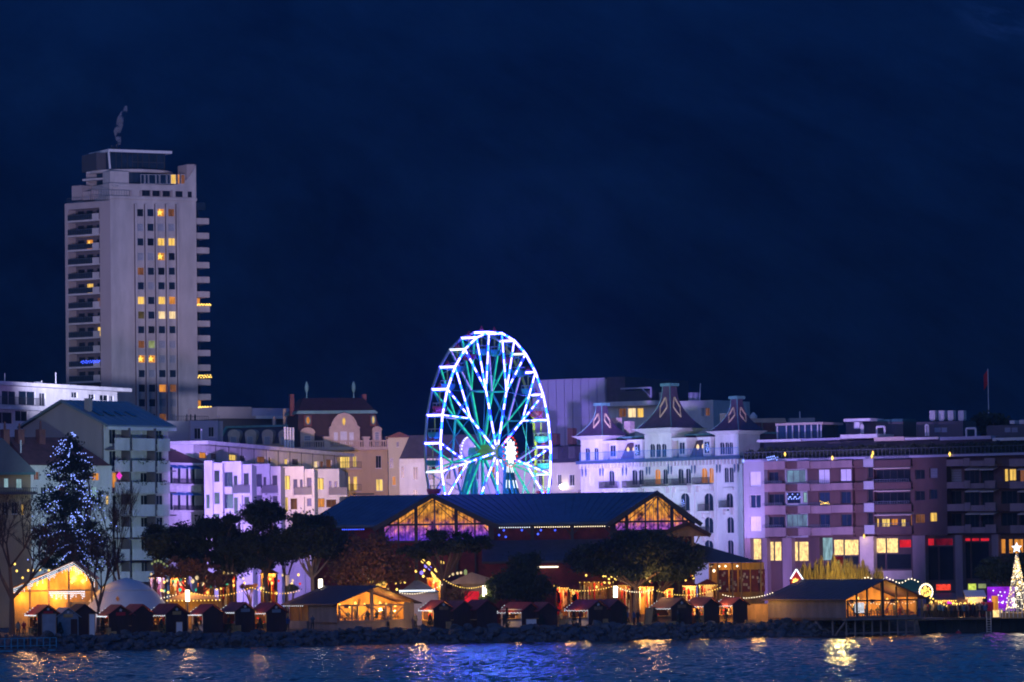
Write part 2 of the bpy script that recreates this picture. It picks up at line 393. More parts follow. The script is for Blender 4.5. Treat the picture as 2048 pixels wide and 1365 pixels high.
while nb < 300:
    X = q.uniform(-56, 36); s = q.random() ** .8; Yr = shore(X) - .6 + s * 5.0
    o = link('boulder', RK[nb % 10], emb); r = q.uniform(.42, .95)
    o.location = (X, Yr, -.25 + s * 2.0 + q.uniform(-.1, .15)); o.scale = (r * q.uniform(.8, 1.4), r * q.uniform(.8, 1.2), r * q.uniform(.6, .95)); o.rotation_euler = (q.uniform(-.5, .5), q.uniform(-.5, .5), q.uniform(0, 6.3)); nb += 1
vs = []; fs = []
for k in range(900):
    me = RK[4 + k % 6]; X = q.uniform(-58, 42); s = q.random(); r = q.uniform(.22, .5); c = Vector((X, shore(X) - .8 + s * 5.2, -.2 + s * 1.95))
    mt = Matrix.Translation(c) @ Matrix.Rotation(q.uniform(0, 6.3), 4, Vector((q.random(), q.random(), 1)).normalized()) @ Matrix.Diagonal((r * 1.2, r, r * .85, 1))
    k0 = len(vs); vs += [tuple(mt @ v.co) for v in me.vertices]; fs += [tuple(k0 + i for i in p.vertices) for p in me.polygons]
me = bpy.data.meshes.new('rubble'); me.from_pydata(vs, [], fs); me.materials.append(M['boulder']); tag(link('rubble', me, emb), None, None, kind='stuff')
# quay of the promenade to the right
fr = frame2(1790, 540, 2060, 545, 1255, 0)
pr = link('quay', None); pr.location = fr.O; pr.rotation_euler.z = fr.a; struct(pr, 'dark quay wall below the crowd on the right')
L = fr.uv(2075, 1255)[0]
MB().box(-1, 0, -.5, L, 14, 1.75).build('quay_wall', M['dark_metal'], pr)
mb = MB()
for i in range(18): mb.box(i * 1.05, -.12, -.4, i * 1.05 + .16, -.003, 1.5)
mb.build('quay_piles', M['iron'], pr)

# evening air: one even volume round the camera and the whole place
hm = bpy.data.materials.new('evening_air'); hm.use_nodes = True; t = hm.node_tree; n = t.nodes; n.remove(n['Principled BSDF'])
v = n.new('ShaderNodeVolumePrincipled'); v.inputs['Color'].default_value = (.30, .62, 1.0, 1); v.inputs['Density'].default_value = .00016; v.inputs['Anisotropy'].default_value = .8
t.links.new(v.outputs[0], n['Material Output'].inputs['Volume'])
tag(MB().box(-1560, -60, -3, 1560, 2800, 530).build('haze', hm), 'thin blue evening haze filling the bay', None, kind='stuff')
# ================================================================== building helpers
KIND = {'d': 'pane_dark', 'n': 'pane_blue', 'y': 'lit_yellow', 'o': 'lit_orange', 'm': 'lit_dim', 'w': 'lit_warmwhite', 'h': 'shutter', 'b': 'blind_white', 'g': 'lit_green', 'v': 'lit_olive',
        'c': 'lit_curtain', 'k': 'lit_cool', 'l': 'lit_lilac', 's': 'lit_shop', 'r': 'lit_red', 'R': 'lit_redglow', 't': 'lit_dim'}
def clean(rects):
    out = []
    for r in rects:
        a, b, c, d = min(r[0], r[2]), min(r[1], r[3]), max(r[0], r[2]), max(r[1], r[3])
        if not any(a < q[2] - .02 and c > q[0] + .02 and b < q[3] - .02 and d > q[1] + .02 for q in out): out.append((a, b, c, d) + tuple(r[4:]))
    return out
def wall(parent, name, u0, u1, z0, z1, rects, m, th=.35, y=0.0):
    """wall sheet of real thickness with openings cut through it"""
    xs = sorted({u0, u1} | {x for r in rects for x in (r[0], r[2]) if u0 < x < u1}); zs = sorted({z0, z1} | {x for r in rects for x in (r[1], r[3]) if z0 < x < z1})
    mb = MB()
    for a, b in zip(zs, zs[1:]):
        zc = (a + b) / 2; run = None
        for c, d in zip(xs, xs[1:]):
            xc = (c + d) / 2
            if any(r[0] < xc < r[2] and r[1] < zc < r[3] for r in rects):
                if run is not None: mb.poly([(run, y, a), (c, y, a), (c, y, b), (run, y, b)]); run = None
            elif run is None: run = c
        if run is not None: mb.poly([(run, y, a), (u1, y, a), (u1, y, b), (run, y, b)])
    for r in rects:
        a, b, c, d = r[:4]; e = y + th
        mb.poly([(a, y, b), (c, y, b), (c, e, b), (a, e, b)]); mb.poly([(a, y, d), (a, e, d), (c, e, d), (c, y, d)])
        mb.poly([(a, y, b), (a, e, b), (a, e, d), (a, y, d)]); mb.poly([(c, y, b), (c, y, d), (c, e, d), (c, e, b)])
    mb.poly([(u0, y, z0), (u0, y + th, z0), (u0, y + th, z1), (u0, y, z1)]); mb.poly([(u1, y, z0), (u1, y, z1), (u1, y + th, z1), (u1, y + th, z0)])
    mb.poly([(u0, y, z1), (u1, y, z1), (u1, y + th, z1), (u0, y + th, z1)])
    return mb.build(name, m, parent)
def star_pts(cx, cz, r, n=5, q=.42, a0=math.pi / 2):
    return [(cx + (r if i % 2 == 0 else r * q) * math.cos(a0 + math.pi * i / n), cz + (r if i % 2 == 0 else r * q) * math.sin(a0 + math.pi * i / n)) for i in range(2 * n)]
def window(parent, r, y=0.0, fm='frame_white', set_in=.2, bars=None, sill=True, arch=False):
    a, b, c, d = r[:4]; k = r[4] if len(r) > 4 else 'd'; w, h = c - a, d - b; t = min(.05, w * .07); mb = MB(); yy = y + set_in
    mb.box(a, yy - .05, b, a + t, yy, d).box(c - t, yy - .05, b, c, yy, d).box(a + t, yy - .05, b, c - t, yy, b + t).box(a + t, yy - .05, d - t, c - t, yy, d)
    nv = bars if bars is not None else (0 if w < .75 else 1 if w < 1.9 else int(w / 1.1))
    if k != 'h':
        for i in range(nv): x = a + w * (i + 1) / (nv + 1); mb.box(x - t * .4, yy - .045, b + t, x + t * .4, yy - .002, d - t)
    else:
        for i in range(5): z = b + h * (i + .8) / 6; mb.box(a + t, yy - .04, z, c - t, yy - .002, z + .05)
    if sill: mb.box(a - .06, y - .10, b - .09, c + .06, y + set_in, b - .003)
    if arch:
        ro = w / 2; pts = [(a - .02, d - ro)] + [(a - .02, d + .02), (c + .02, d + .02), (c + .02, d - ro)] + [(a + ro + ro * math.cos(th), d - ro + ro * math.sin(th)) for th in [math.pi * i / 8 for i in range(9)]]
        mb.prismy(pts, y + .01, yy - .06, 1)
    f = mb.build('window', [M[fm], arch] if arch else M[fm], parent)
    p = MB(); p.poly([(a, yy, b), (c, yy, b), (c, yy, d), (a, yy, d)])
    p.build('pane', M['lit_orange' if k == 'S' else KIND.get(k, 'pane_dark')], f)
    if k == 'S':
        s = MB(); s.prismy(star_pts((a + c) / 2 - w * .1, (b + d) / 2, min(w, h) * .48), yy - .12, yy - .06); s.build('lit_star', M['star_gold'], f)
    return f
def facade(parent, u0, u1, z0, z1, rects, m, fm='frame_white', D=10.0, set_in=.2, th=.35, bars=None, sill=True, arch=False, y=0.0, body=True, name='wall', bodymat=None):
    rects = clean([r for r in rects if r[2] > u0 + .02 and r[0] < u1 - .02])
    rects = [(max(r[0], u0 + .05), max(r[1], z0 + .02), min(r[2], u1 - .05), min(r[3], z1 - .05)) + tuple(r[4:]) for r in rects]
    wall(parent, name, u0, u1, z0, z1, rects, m, th, y)
    if body: MB().box(u0, y + th, z0, u1, y + D, z1).build('building_core', bodymat or m, parent)
    for r in rects: window(parent, r, y, fm, set_in, bars, sill, m if arch else False)
def railing(parent, a, b, z0, z1, m='rail_metal', step=.35, y=0.0, name='railing', solid=None, y2=None):
    """posts with top and bottom rail from u=a to u=b at local y (y2 at the far end)"""
    y2 = y if y2 is None else y2; mb = MB(); n = max(2, int(abs(b - a) / step))
    mb.bar((a, y, z1), (b, y2, z1), .06, .06).bar((a, y, z0 + .08), (b, y2, z0 + .08), .04, .04)
    for i in range(n + 1): t = i / n; x = a + (b - a) * t; yy = y + (y2 - y) * t; mb.bar((x, yy, z0), (x, yy, z1), .045, .045)
    o = mb.build(name, M[m], parent)
    if solid:
        s = MB(); s.hexa([(a, y + .03, z0 + .1), (b, y2 + .03, z0 + .1), (b, y2 + .05, z0 + .1), (a, y + .05, z0 + .1), (a, y + .03, z1 - .05), (b, y2 + .03, z1 - .05), (b, y2 + .05, z1 - .05), (a, y + .05, z1 - .05)])
        s.build('infill_panel', M[solid], o)
    return o
def bulbs(name, pts, r, m, parent=None, wire=True, wr=.012):
    mb = MB()
    for p in pts: mb.octa(p, r, 0)
    if wire:
        for a, b in zip(pts, pts[1:]):
            if (Vector(a) - Vector(b)).length > .02: mb.bar(a, b, wr * 2, wr * 2, 1)
    return mb.build(name, [M[m], M['dark_metal']], parent)
def rects_of(fr, k, lst, w=0.0):
    return [fr.rect(*k(r[0], r[1]), *k(r[2], r[3]), w) + tuple(r[4:]) for r in lst]
# ================================================================== the residential tower
def tower():
    z0 = 5.0
    A = at(131, 600, 850.5); B = at(222, 600, 844); C = at(394, 600, 852.5)
    for p in (A, B, C): p.z = z0
    T = thing('residential_tower', 'tall pale residential tower with stacked balconies and a glazed rooftop pavilion', 'tower', B)
    ff = Fr(B.copy(), math.atan2(C.y - B.y, C.x - B.x)); W_ = (C - B).length
    ztop = ff.uv(300, 400)[1]
    def part_frame(name, fr):
        e = link(name, None, T); e.location = fr.O - B; e.rotation_euler.z = fr.a; return e
    # front wing
    FE = part_frame('front_wing', ff)
    k1 = K(100, 190, 3.7917)
    cols = [(655, 712), (732, 790), (810, 870), (889, 948)]
    lits = {(0, 2): 'S', (0, 3): 'm', (2, 2): 'y', (2, 3): 'y', (3, 2): 'S', (6, 0): 'y', (6, 2): 'y', (6, 3): 'o', (7, 2): 'w', (7, 3): 'w', (7, 0): 'v', (9, 1): 'g', (9, 0): 'm', (10, 0): 'S', (10, 1): 'S', (12, 2): 'o', (12, 3): 'm', (14, 0): 'm', (14, 2): 'm', (4, 0): 'm'}
    for rc in ((1, 0), (1, 2), (1, 3), (3, 0), (3, 1), (5, 1), (9, 2), (9, 3), (10, 2), (10, 3), (13, 2), (13, 3), (14, 3), (11, 1)): lits[rc] = 'h'
    rs = []
    for r in range(16):
        for c, (a, b) in enumerate(cols):
            px0, py = k1(a + r * 1.1, 864 + r * 111.0); px1, _ = k1(b + r * 1.1, 0)
            rs.append(ff.rect(px0, py, px1, py + 15.5) + (lits.get((r, c), 'n' if (r + c) % 3 else 'd'),))
    facade(FE, 0, W_, 0, ztop, rs, M['concrete'], 'frame_white', D=17, set_in=.25, bars=0, sill=False)
    for x in (640, 717, 795, 876, 955):
        u = ff.uv(*k1(x + 8, 1500))[0]; z1 = ff.uv(*k1(x, 828))[1]
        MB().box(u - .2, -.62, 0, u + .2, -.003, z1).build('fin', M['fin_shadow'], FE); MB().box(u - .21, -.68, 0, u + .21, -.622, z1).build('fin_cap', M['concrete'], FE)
    zc = ff.uv(*k1(700, 790))[1]
    MB().box(-.15, -.2, ztop + .002, W_ + .1, 17, ztop + .55).build('cornice', M['concrete'], FE)
    # left wing with balconies
    lf = Fr(A.copy(), math.atan2(B.y - A.y, B.x - A.x)); LW = (B - A).length; LE = part_frame('balcony_wing', lf)
    zt = lf.uv(170, 405)[1]
    u0 = lf.uv(137, 560)[0]; u1 = lf.uv(200, 560)[0]
    MB().box(0, 0, 0, u0, 16, zt).build('pier', M['concrete_warm'], LE)
    MB().box(u1, 0, 0, LW - .003, 16, zt).build('pier', M['concrete_warm'], LE)
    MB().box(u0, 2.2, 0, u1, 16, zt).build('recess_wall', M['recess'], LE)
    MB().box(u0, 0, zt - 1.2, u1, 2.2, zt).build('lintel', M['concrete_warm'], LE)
    bl = {2: (.45, 'S'), 5: (.3, 'y'), 8: (.72, 'y')}
    for r in range(14):
        py = 190 + (962 + r * 111.2) / 3.7917; z = lf.uv(168, py)[1]
        MB().box(u0, -.25, z - .02, u1, 2.2, z + .30).build('balcony_slab', M['concrete'], LE)
        railing(LE, u0 + .1, u0 + (u1 - u0) * .78, z + .3, z + 1.35, 'rail_metal', .42, -.18, solid='pane_dark')
        MB().box(u0 + (u1 - u0) * .79, -.22, z + .302, u1 - .05, -.1, z + 1.4).build('balcony_panel', M['concrete'], LE)
        for i, t in enumerate((.08, .36, .68)):
            k = 'd'
            if r in bl and abs(bl[r][0] - t) < .12: k = bl[r][1]
            if r == 6 and i == 2: k = 'm'
            window(LE, (u0 + (u1 - u0) * t, z + .45, u0 + (u1 - u0) * (t + .2), z + 2.25, k), 2.0, 'frame_dark', .15, 0, False)
        if r == 10:
            pts = [(u0 + (u1 - u0) * (.42 + .58 * i / 22), -.35, z + 1.15 + .22 * math.sin(i * 2.4)) for i in range(23)]
            bulbs('balcony_lights', pts, .17, 'bulb_deepblue', LE)
    # right-hand balconies
    u2 = W_; uE = ff.uv(424, 600)[0]
    for r in range(15):
        py = 190 + (932 + r * 111.2) / 3.7917; z1 = ff.uv(405, py)[1]; z0_ = z1 - 1.15
        b = MB(); b.box(u2 + .003, 1.0, z0_, uE, 9, z1 - .9); b.box(u2 + .003, 1.0, z1 - .9, uE, 1.14, z1); b.box(uE - .14, 1.14, z1 - .9, uE, 9, z1)
        b.build('balcony', M['concrete'], FE)
        MB().box(u2 + .02, 3.6, z1 + .002, uE - .9, 3.7, z1 + 1.6).build('balcony_window', M['lit_orange'] if r in (6, 13) else M['pane_blue'], FE)
        MB().box(u2 + .003, 1.15, z1 + .003, u2 + .5, 3.5, z1 + 1.6).build('balcony_pier', M['concrete'], FE)
        if r in (6, 11, 13):
            pts = [(u2 + .1 + (uE - u2) * i / 16, .9, z1 + (.25 if r != 11 else .55) + (.25 if r == 11 else .1) * math.sin(i * 2.2)) for i in range(17)]
            bulbs('balcony_lights', pts, .17, 'bulb_gold', FE)
    MB().box(u2 + .3, 1.2, ztop - 1.4 - 0.2, uE - .6, 6, ztop - .15).build('glass_lobby', M['pane_blue'], FE)
    # roof terraces
    k2 = k1
    def zf(x, y): return ff.uv(*k2(x, y))[1]
    def uf(x, y): return ff.uv(*k2(x, y))[0]
    zA = ztop + .55
    b = MB(); b.box(.1, .5, zA, W_ - 1.0, 14, zf(700, 675)); b.build('upper_storey', M['concrete'], FE)
    for x in (612, 690, 768, 846, 922):
        u = uf(x, 760); b = MB(); b.box(u - .18, -.1, zA, u + .18, .5, zf(x, 725)); b.build('fin', M['concrete_warm'], FE)
    for x0, x1 in ((700, 760), (780, 835), (856, 912), (955, 1008), (1048, 1078)):
        window(FE, (uf(x0, 780), zA + .15, uf(x1, 780), zA + 1.25, 'd'), .1, 'frame_dark', .12, 1, False)
    zB = zf(700, 675)
    # swept parapet and fin at the right end
    pr = [(uf(x, y), zf(x, y)) for x, y in ((480, 676), (900, 690), (1000, 672), (1045, 640), (1075, 600), (1100, 560), (1112, 525), (1114, 800), (480, 790))]
    MB().prismy(pr, .30, .48).build('swept_parapet', M['concrete'], FE)
    MB().prismy([(uf(1052, 525), zf(1052, 525)), (uf(1112, 523), zf(1112, 523)), (uf(1112, 900), zf(1112, 900)), (uf(1052, 900), zf(1052, 900))], .9, 5).build('end_fin', M['concrete_warm'], FE)
    # curved glazed penthouse
    zC = zf(700, 562)
    cx = uf(760, 600)
    b = MB(); b.lathe([(7.2, zB), (7.2, zC - .3)], (cx - .2, 8.6, 0), 40, 0, 1.0, .85); b.build('penthouse_glass', M['pane_blue'], FE)
    b = MB(); b.lathe([(8.0, zC - .45), (8.15, zC - .3), (8.15, zC + .1), (7.9, zC + .15)], (cx - .2, 8.6, 0), 48, 0, 1.0, .85); b.build('penthouse_roof', M['concrete'], FE)
    for x0, x1, k in ((692, 720, 'n'), (725, 748, 'n'), (753, 805, 'n'), (810, 832, 'n'), (838, 886, 'n'), (892, 915, 'n'), (920, 960, 'y'), (972, 986, 'o'), (996, 1028, 'm')):
        window(FE, (uf(x0, 640), zf(x0, 675), uf(x1, 640), zf(x0, 603), k), .15, 'frame_white', .1, 0, False)
    b = MB(); b.box(uf(480, 600), 1.5, zB, uf(622, 600), 5, zC - .46); b.build('lift_housing', M['concrete'], FE)
    # rooftop pavilion
    zD = zf(700, 425); zE = zf(700, 405); y0 = 4.0
    b = MB(); b.box(uf(520, 500), y0 + .3, zC + .15, uf(945, 500), 12, zD); b.build('pavilion_glass', M['pane_blue'], FE)
    for i, x in enumerate((525, 570, 612, 655, 695, 735, 772, 820, 880, 938)):
        u = uf(x, 500); MB().box(u - .06, y0 + .18, zC + .15, u + .06, y0 + .297, zD).build('mullion', M['dark_metal'], FE)
    MB().box(uf(690, 500), y0 + .2, zf(700, 498), uf(942, 500), y0 + .295, zf(700, 490)).build('transom', M['dark_metal'], FE)
    b = MB(); b.box(uf(502, 410), y0 - .4, zD, uf(985, 410), 13, zE); b.build('pavilion_roof', M['frame_white'], FE)
    MB().bar((uf(505, 420), y0 - .2, zD), (uf(516, 555), y0 - .2, zC + .2), .3, .3).build('slanted_post', M['frame_white'], FE)
    b = MB(); b.box(ff.uv(*k2(352, 500), 6)[0], y0 + 2, zC + .15, ff.uv(*k2(505, 500), 6)[0], 13, ff.uv(*k2(420, 440), 6)[1]); b.build('plant_room', M['frame_dark'], FE)
    # stepped terrace on the left
    def zl(x, y, w): return lf.uv(*k2(x, y), w)[1]
    def ul(x, y, w): return lf.uv(*k2(x, y), w)[0]
    for (x0, x1, yb, yt, yy) in ((165, 240, 800, 692, 1.2), (245, 300, 800, 735, 1.6), (310, 455, 800, 720, 2.6), (275, 470, 725, 600, 4.5), (405, 465, 700, 640, 3.6)):
        MB().box(ul(x0, 700, yy), yy, zl(x0, yb, yy), ul(x1, 700, yy), yy + 6, zl(x0, yt, yy)).build('terrace_block', M['concrete_warm'], LE)
    for (x0, x1, y, yy) in ((245, 420, 640, 2.8), (275, 475, 585, 4.0)):
        MB().box(ul(x0, y, yy), yy, zl(x0, y + 14, yy), ul(x1, y, yy), yy + 4, zl(x0, y, yy)).build('terrace_slab', M['concrete'], LE)
    railing(LE, .4, LW - .4, zt, zt + 1.0, 'rail_metal', .5, .3)
    MB().lathe([(.05, 0), (.5, .1), (.62, .22)], (uf(497, 690), .2, zf(497, 700)), 12).build('satellite_dish', M['frame_white'], FE)
    railing(FE, uf(290, 770), uf(600, 770), zA, zA + 1.1, 'rail_metal', .5, -.1)
    for x in (580, 600, 618, 640):
        MB().tube((uf(x, 400), 7, zE), (uf(x, 400), 7, zE + random.uniform(.8, 1.6)), .16, .14, 8).build('flue', M['dark_metal'], FE)
    # smoke from the flues
    P = FE.matrix_basis; base = B + ff.x * uf(640, 390) + ff.n * 7 + Vector((0, 0, zE + 1.2))
    sm = bpy.data.materials.new('smoke'); sm.use_nodes = True; t = sm.node_tree; n = t.nodes; l = t.links; n.remove(n['Principled BSDF'])
    v = n.new('ShaderNodeVolumePrincipled'); v.inputs['Color'].default_value = (.85, .85, .9, 1)
    tcn = n.new('ShaderNodeTexCoord'); no = n.new('ShaderNodeTexNoise'); no.inputs['Scale'].default_value = .75; no.inputs['Detail'].default_value = 3
    mr = n.new('ShaderNodeMapRange'); mr.inputs[1].default_value = .45; mr.inputs[2].default_value = .62; mr.inputs[3].default_value = 0; mr.inputs[4].default_value = 5.0
    l.new(tcn.outputs['Object'], no.inputs['Vector']); l.new(no.outputs[0], mr.inputs[0]); l.new(mr.outputs[0], v.inputs['Density']); l.new(v.outputs[0], n['Material Output'].inputs['Volume'])
    s = MB(); prof = []
    k = 0; rings = [(0, 0, .35), (-.25, 1.3, .55), (-.35, 2.6, .75), (.1, 4.0, .7), (.3, 5.2, .65), (1.0, 6.4, .6), (1.3, 7.4, .25)]
    nn = 12
    for x, z, r in rings:
        for i in range(nn): s.v.append((x + r * math.cos(i * 2 * math.pi / nn), r * math.sin(i * 2 * math.pi / nn), z))
    for a in range(len(rings) - 1):
        for i in range(nn): j = (i + 1) % nn; s.f.append((a * nn + i, a * nn + j, (a + 1) * nn + j, (a + 1) * nn + i)); s.m.append(0)
    s.f.append(tuple(reversed(range(nn)))); s.f.append(tuple((len(rings) - 1) * nn + i for i in range(nn))); s.m += [0, 0]
    tag(s.build('smoke', sm, loc=base), 'thin pale smoke rising from the tower roof', 'smoke', kind='stuff')
tower()
# ================================================================== left group of buildings
k3 = K(0, 740, 4.2667)
def flat_left():
    fr = frame2(-30, 668, 246, 705, 850)
    T = thing('flat_roofed_building', 'flat-roofed white building in violet light below the tower', 'building', fr.O, fr.a)
    u = lambda x, y: fr.uv(*k3(x, y))[0]; z = lambda x, y: fr.uv(*k3(x, y))[1]
    Z1 = z(300, 150)
    r = rects_of(fr, k3, [(15, 180, 140, 300, 'n'), (160, 182, 305, 302, 'n'), (335, 198, 390, 308, 'd'), (-100, 170, -10, 300, 'd'), (610, 190, 662, 240, 'd'), (757, 208, 810, 255, 'd'), (850, 215, 925, 265, 'd'), (935, 222, 970, 268, 'd')])
    r += rects_of(fr, k3, [(-60, 360, 110, 460, 'd'), (130, 350, 240, 440, 'd')])
    facade(T, u(-130, 200), u(1000, 200), 0, Z1, r, M['stucco_white'], 'frame_white', D=12, bars=1)
    MB().box(u(-130, 120), -1.6, Z1, u(1050, 180), 12, Z1 + .55).build('roof_slab', M['stucco_white'], T)
    MB().box(u(-130, 120), -1.3, z(150, 345), u(385, 330), -.003, z(150, 318)).build('balcony_slab', M['stucco_white'], T)
    railing(T, u(-100, 280), u(330, 280), z(150, 305), z(150, 240), 'dark_metal', .4, -1.1)
    for x, h in ((187, 1.6), (620, 2.2), (500, .8)): MB().tube((u(x, 110), 3, Z1 + .5), (u(x, 110), 3, Z1 + .5 + h), .07, .06).build('vent_pipe', M['frame_white'], T)
    MB().box(u(480, 110), 3.2, Z1 + .5, u(515, 110), 4, Z1 + 1.1).build('vent_box', M['frame_white'], T)
flat_left()
def gabled():
    A = at(208, 930, 596); C = at(340, 930, 606); B = at(54, 930, 604)
    z0 = gz(600); A.z = C.z = B.z = z0
    fr = Fr(A.copy(), math.atan2(C.y - A.y, C.x - A.x)); L = (C - A).length - .3
    T = thing('gabled_apartment_house', 'gabled apartment house with stacked white balconies and pale metal roof', 'apartment house', fr.O, fr.a)
    uz = lambda x, y, w=0.0: fr.uv(*k3(x, y), w)
    eave = uz(1100, 470)[1]
    # gable end is perpendicular (local x = 0), ridge along local x
    gf = Fr(A.copy(), fr.a - math.pi / 2)   # local x toward camera side; used for pixel heights
    Dp = 15.0
    apex = eave + 3.1
    sh = MB()
    sh.poly([(0, 0, 0), (0, Dp, 0), (0, Dp, eave), (0, Dp / 2, apex), (0, 0, eave)]); sh.poly([(L, 0, 0), (L, 0, eave), (L, Dp / 2, apex), (L, Dp, eave), (L, Dp, 0)])
    sh.poly([(0, Dp, 0), (L, Dp, 0), (L, Dp, eave), (0, Dp, eave)])
    sh.build('gable_wall', M['concrete_warm'], T)
    rf = MB(); y0, y1 = -1.2, Dp + .6; sl = (apex - eave) / (Dp / 2)
    def rp(y): return apex + .12 - sl * abs(y - Dp / 2)
    for (ya, yb) in ((y0, Dp / 2), (Dp / 2, y1)):
        rf.hexa([(-.5, ya, rp(ya)), (L + .3, ya, rp(ya)), (L + .3, yb, rp(yb)), (-.5, yb, rp(yb)), (-.5, ya, rp(ya) + .28), (L + .3, ya, rp(ya) + .28), (L + .3, yb, rp(yb) + .28), (-.5, yb, rp(yb) + .28)])
    ro = rf.build('roof', M['roof_zinc'], T)
    for i in range(9):
        x = -.3 + (L + .4) * i / 8.2; MB().bar((x, y0 + .1, rp(y0) + .31), (x, Dp / 2, rp(Dp / 2) + .31), .06, .06).build('seam', M['roof_zinc'], ro)
    for i in range(4):
        x = 1.4 + i * 2.1; yc = 1.6 + .4
        MB().hexa([(x, yc, rp(yc) + .3), (x + .8, yc, rp(yc) + .3), (x + .8, yc + 1.5, rp(yc + 1.5) + .3), (x, yc + 1.5, rp(yc + 1.5) + .3), (x, yc, rp(yc) + .42), (x + .8, yc, rp(yc) + .42), (x + .8, yc + 1.5, rp(yc + 1.5) + .42), (x, yc + 1.5, rp(yc + 1.5) + .42)]).build('skylight', M['pane_blue'], ro)
    MB().box(-.5, y0 - .06, eave - .75, L + .3, y0 + .1, eave - .32).build('gutter', M['frame_white'], T)
    MB().box(.8, 3.5, eave + 1.6, 1.5, 4.3, eave + 3.6).build('chimney', M['concrete_warm'], T)
    # balcony side
    rows = [(585, 690), (775, 870), (958, 1055), (1150, 1250), (1340, 1430), (1530, 1625), (1720, 1810)]
    cs = [(980, 1105), (1130, 1320), (1345, 1448)]
    rs = []
    for i, (a, b) in enumerate(rows):
        zt, zb = uz(1200, a)[1], uz(1200, b)[1]
        fl = zt - 1.1
        for j, t in enumerate((.14, .38, .62, .86)):
            k = 'b' if (i < 2 and j in (1, 2)) else ('o' if (i == 2 and j == 0) else 'd')
            rs.append((L * t - .7, fl + .3, L * t + .7, fl + 2.35, k))
    facade(T, 0, L, 0, eave, rs, M['stucco_white'], 'frame_white', D=1.0, bars=1, sill=False, body=False)
    for i, (a, b) in enumerate(rows):
        zt, zb = uz(1200, a, -1.6)[1], uz(1200, b, -1.6)[1]
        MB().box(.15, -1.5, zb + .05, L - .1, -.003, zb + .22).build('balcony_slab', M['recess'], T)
        for (x0, x1) in cs:
            ua, ub = uz(x0, (a + b) / 2, -1.6)[0], uz(x1, (a + b) / 2, -1.6)[0]
            MB().box(ua, -1.66, zb, ub, -1.55, zt).build('balcony_panel', M['stucco_white'], T)
            if i in (1, 2):
                h = leafy([((ua + ub) / 2, -1.62, zt - .1)], [(abs(ub - ua) * .42, .12, .4)], 60, .16, i * 7 + x0)
                link('balcony_plants', np_mesh('balcony_plants', *h, M['hedge']), T)
        for x0 in (1115, 1333):
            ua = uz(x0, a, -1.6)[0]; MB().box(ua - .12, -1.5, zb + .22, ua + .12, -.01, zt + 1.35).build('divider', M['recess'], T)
    bulbs('balcony_star', [(.9, -1.9, uz(1000, 905, -1.6)[1])], .55, 'pink', T, False)
# ------------------------------------------------ foliage generator (needed from here on)
def leafy(cent, rad, n, size, seed, shell=.55, flat=0.0, soft=False):
    """n leaf-sized quads round each clump centre -> verts, quads"""
    g = np.random.default_rng(int(seed)); c = np.repeat(np.array(cent, float), n, 0); r = np.repeat(np.array(rad, float), n, 0); N = len(c)
    d = g.normal(size=(N, 3)); d /= np.linalg.norm(d, axis=1)[:, None]
    p = c + d * r * (shell + (1 - shell) * g.random((N, 1))) ** .6
    if soft: p = c + d * r * np.minimum(np.abs(g.normal(.55, .38, (N, 1))), 1.7)
    a = g.normal(size=(N, 3)); a[:, 2] *= (1 - flat); a /= np.linalg.norm(a, axis=1)[:, None]
    b = np.cross(a, g.normal(size=(N, 3))); b /= np.linalg.norm(b, axis=1)[:, None]
    s = size * g.uniform(.5, 1.3, (N, 1)); a = a * s; b = b * s * .55
    v = np.stack([p - a, p - b, p + a, p + b], 1).reshape(-1, 3)
    return v, np.arange(4 * N).reshape(N, 4)
gabled()
def left_house():
    fr = frame2(-40, 566, 62, 569, 960)
    T = thing('ochre_house', 'low ochre house with grey-blue roof at the far left edge', 'house', fr.O, fr.a)
    u = lambda x, y: fr.uv(*k3(x, y))[0]; z = lambda x, y: fr.uv(*k3(x, y))[1]
    r = rects_of(fr, k3, [(35, 925, 75, 1005, 'k'), (140, 930, 190, 1015, 'k'), (-80, 925, -40, 1005, 'd'), (20, 1130, 70, 1230, 'd'), (185, 1150, 205, 1240, 'y'), (100, 1130, 150, 1230, 'd')])
    ze = z(100, 880); facade(T, u(-170, 900), u(262, 900), 0, ze, r, M['stucco_ochre'], 'frame_white', D=9, bars=1)
    za = ze + 4.2; ua, ub = u(-170, 900) - .4, u(262, 900) + .4
    MB().prismy([(ua, ze + .003), (ub, ze + .003), (ub, ze + .2), (ua + (ub - ua) * .42, za + .2), (ua, ze + 1.2)], -.6, 9.6).build('roof', M['roof_zinc'], T)
    MB().box(ua, -.7, ze - .25, ub, -.003, ze + .05).build('gutter', M['copper'], T)
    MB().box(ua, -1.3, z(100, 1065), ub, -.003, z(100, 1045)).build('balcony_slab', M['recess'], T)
    railing(T, ua, ub, z(100, 1045), z(100, 1010), 'dark_metal', .25, -1.2)
left_house()
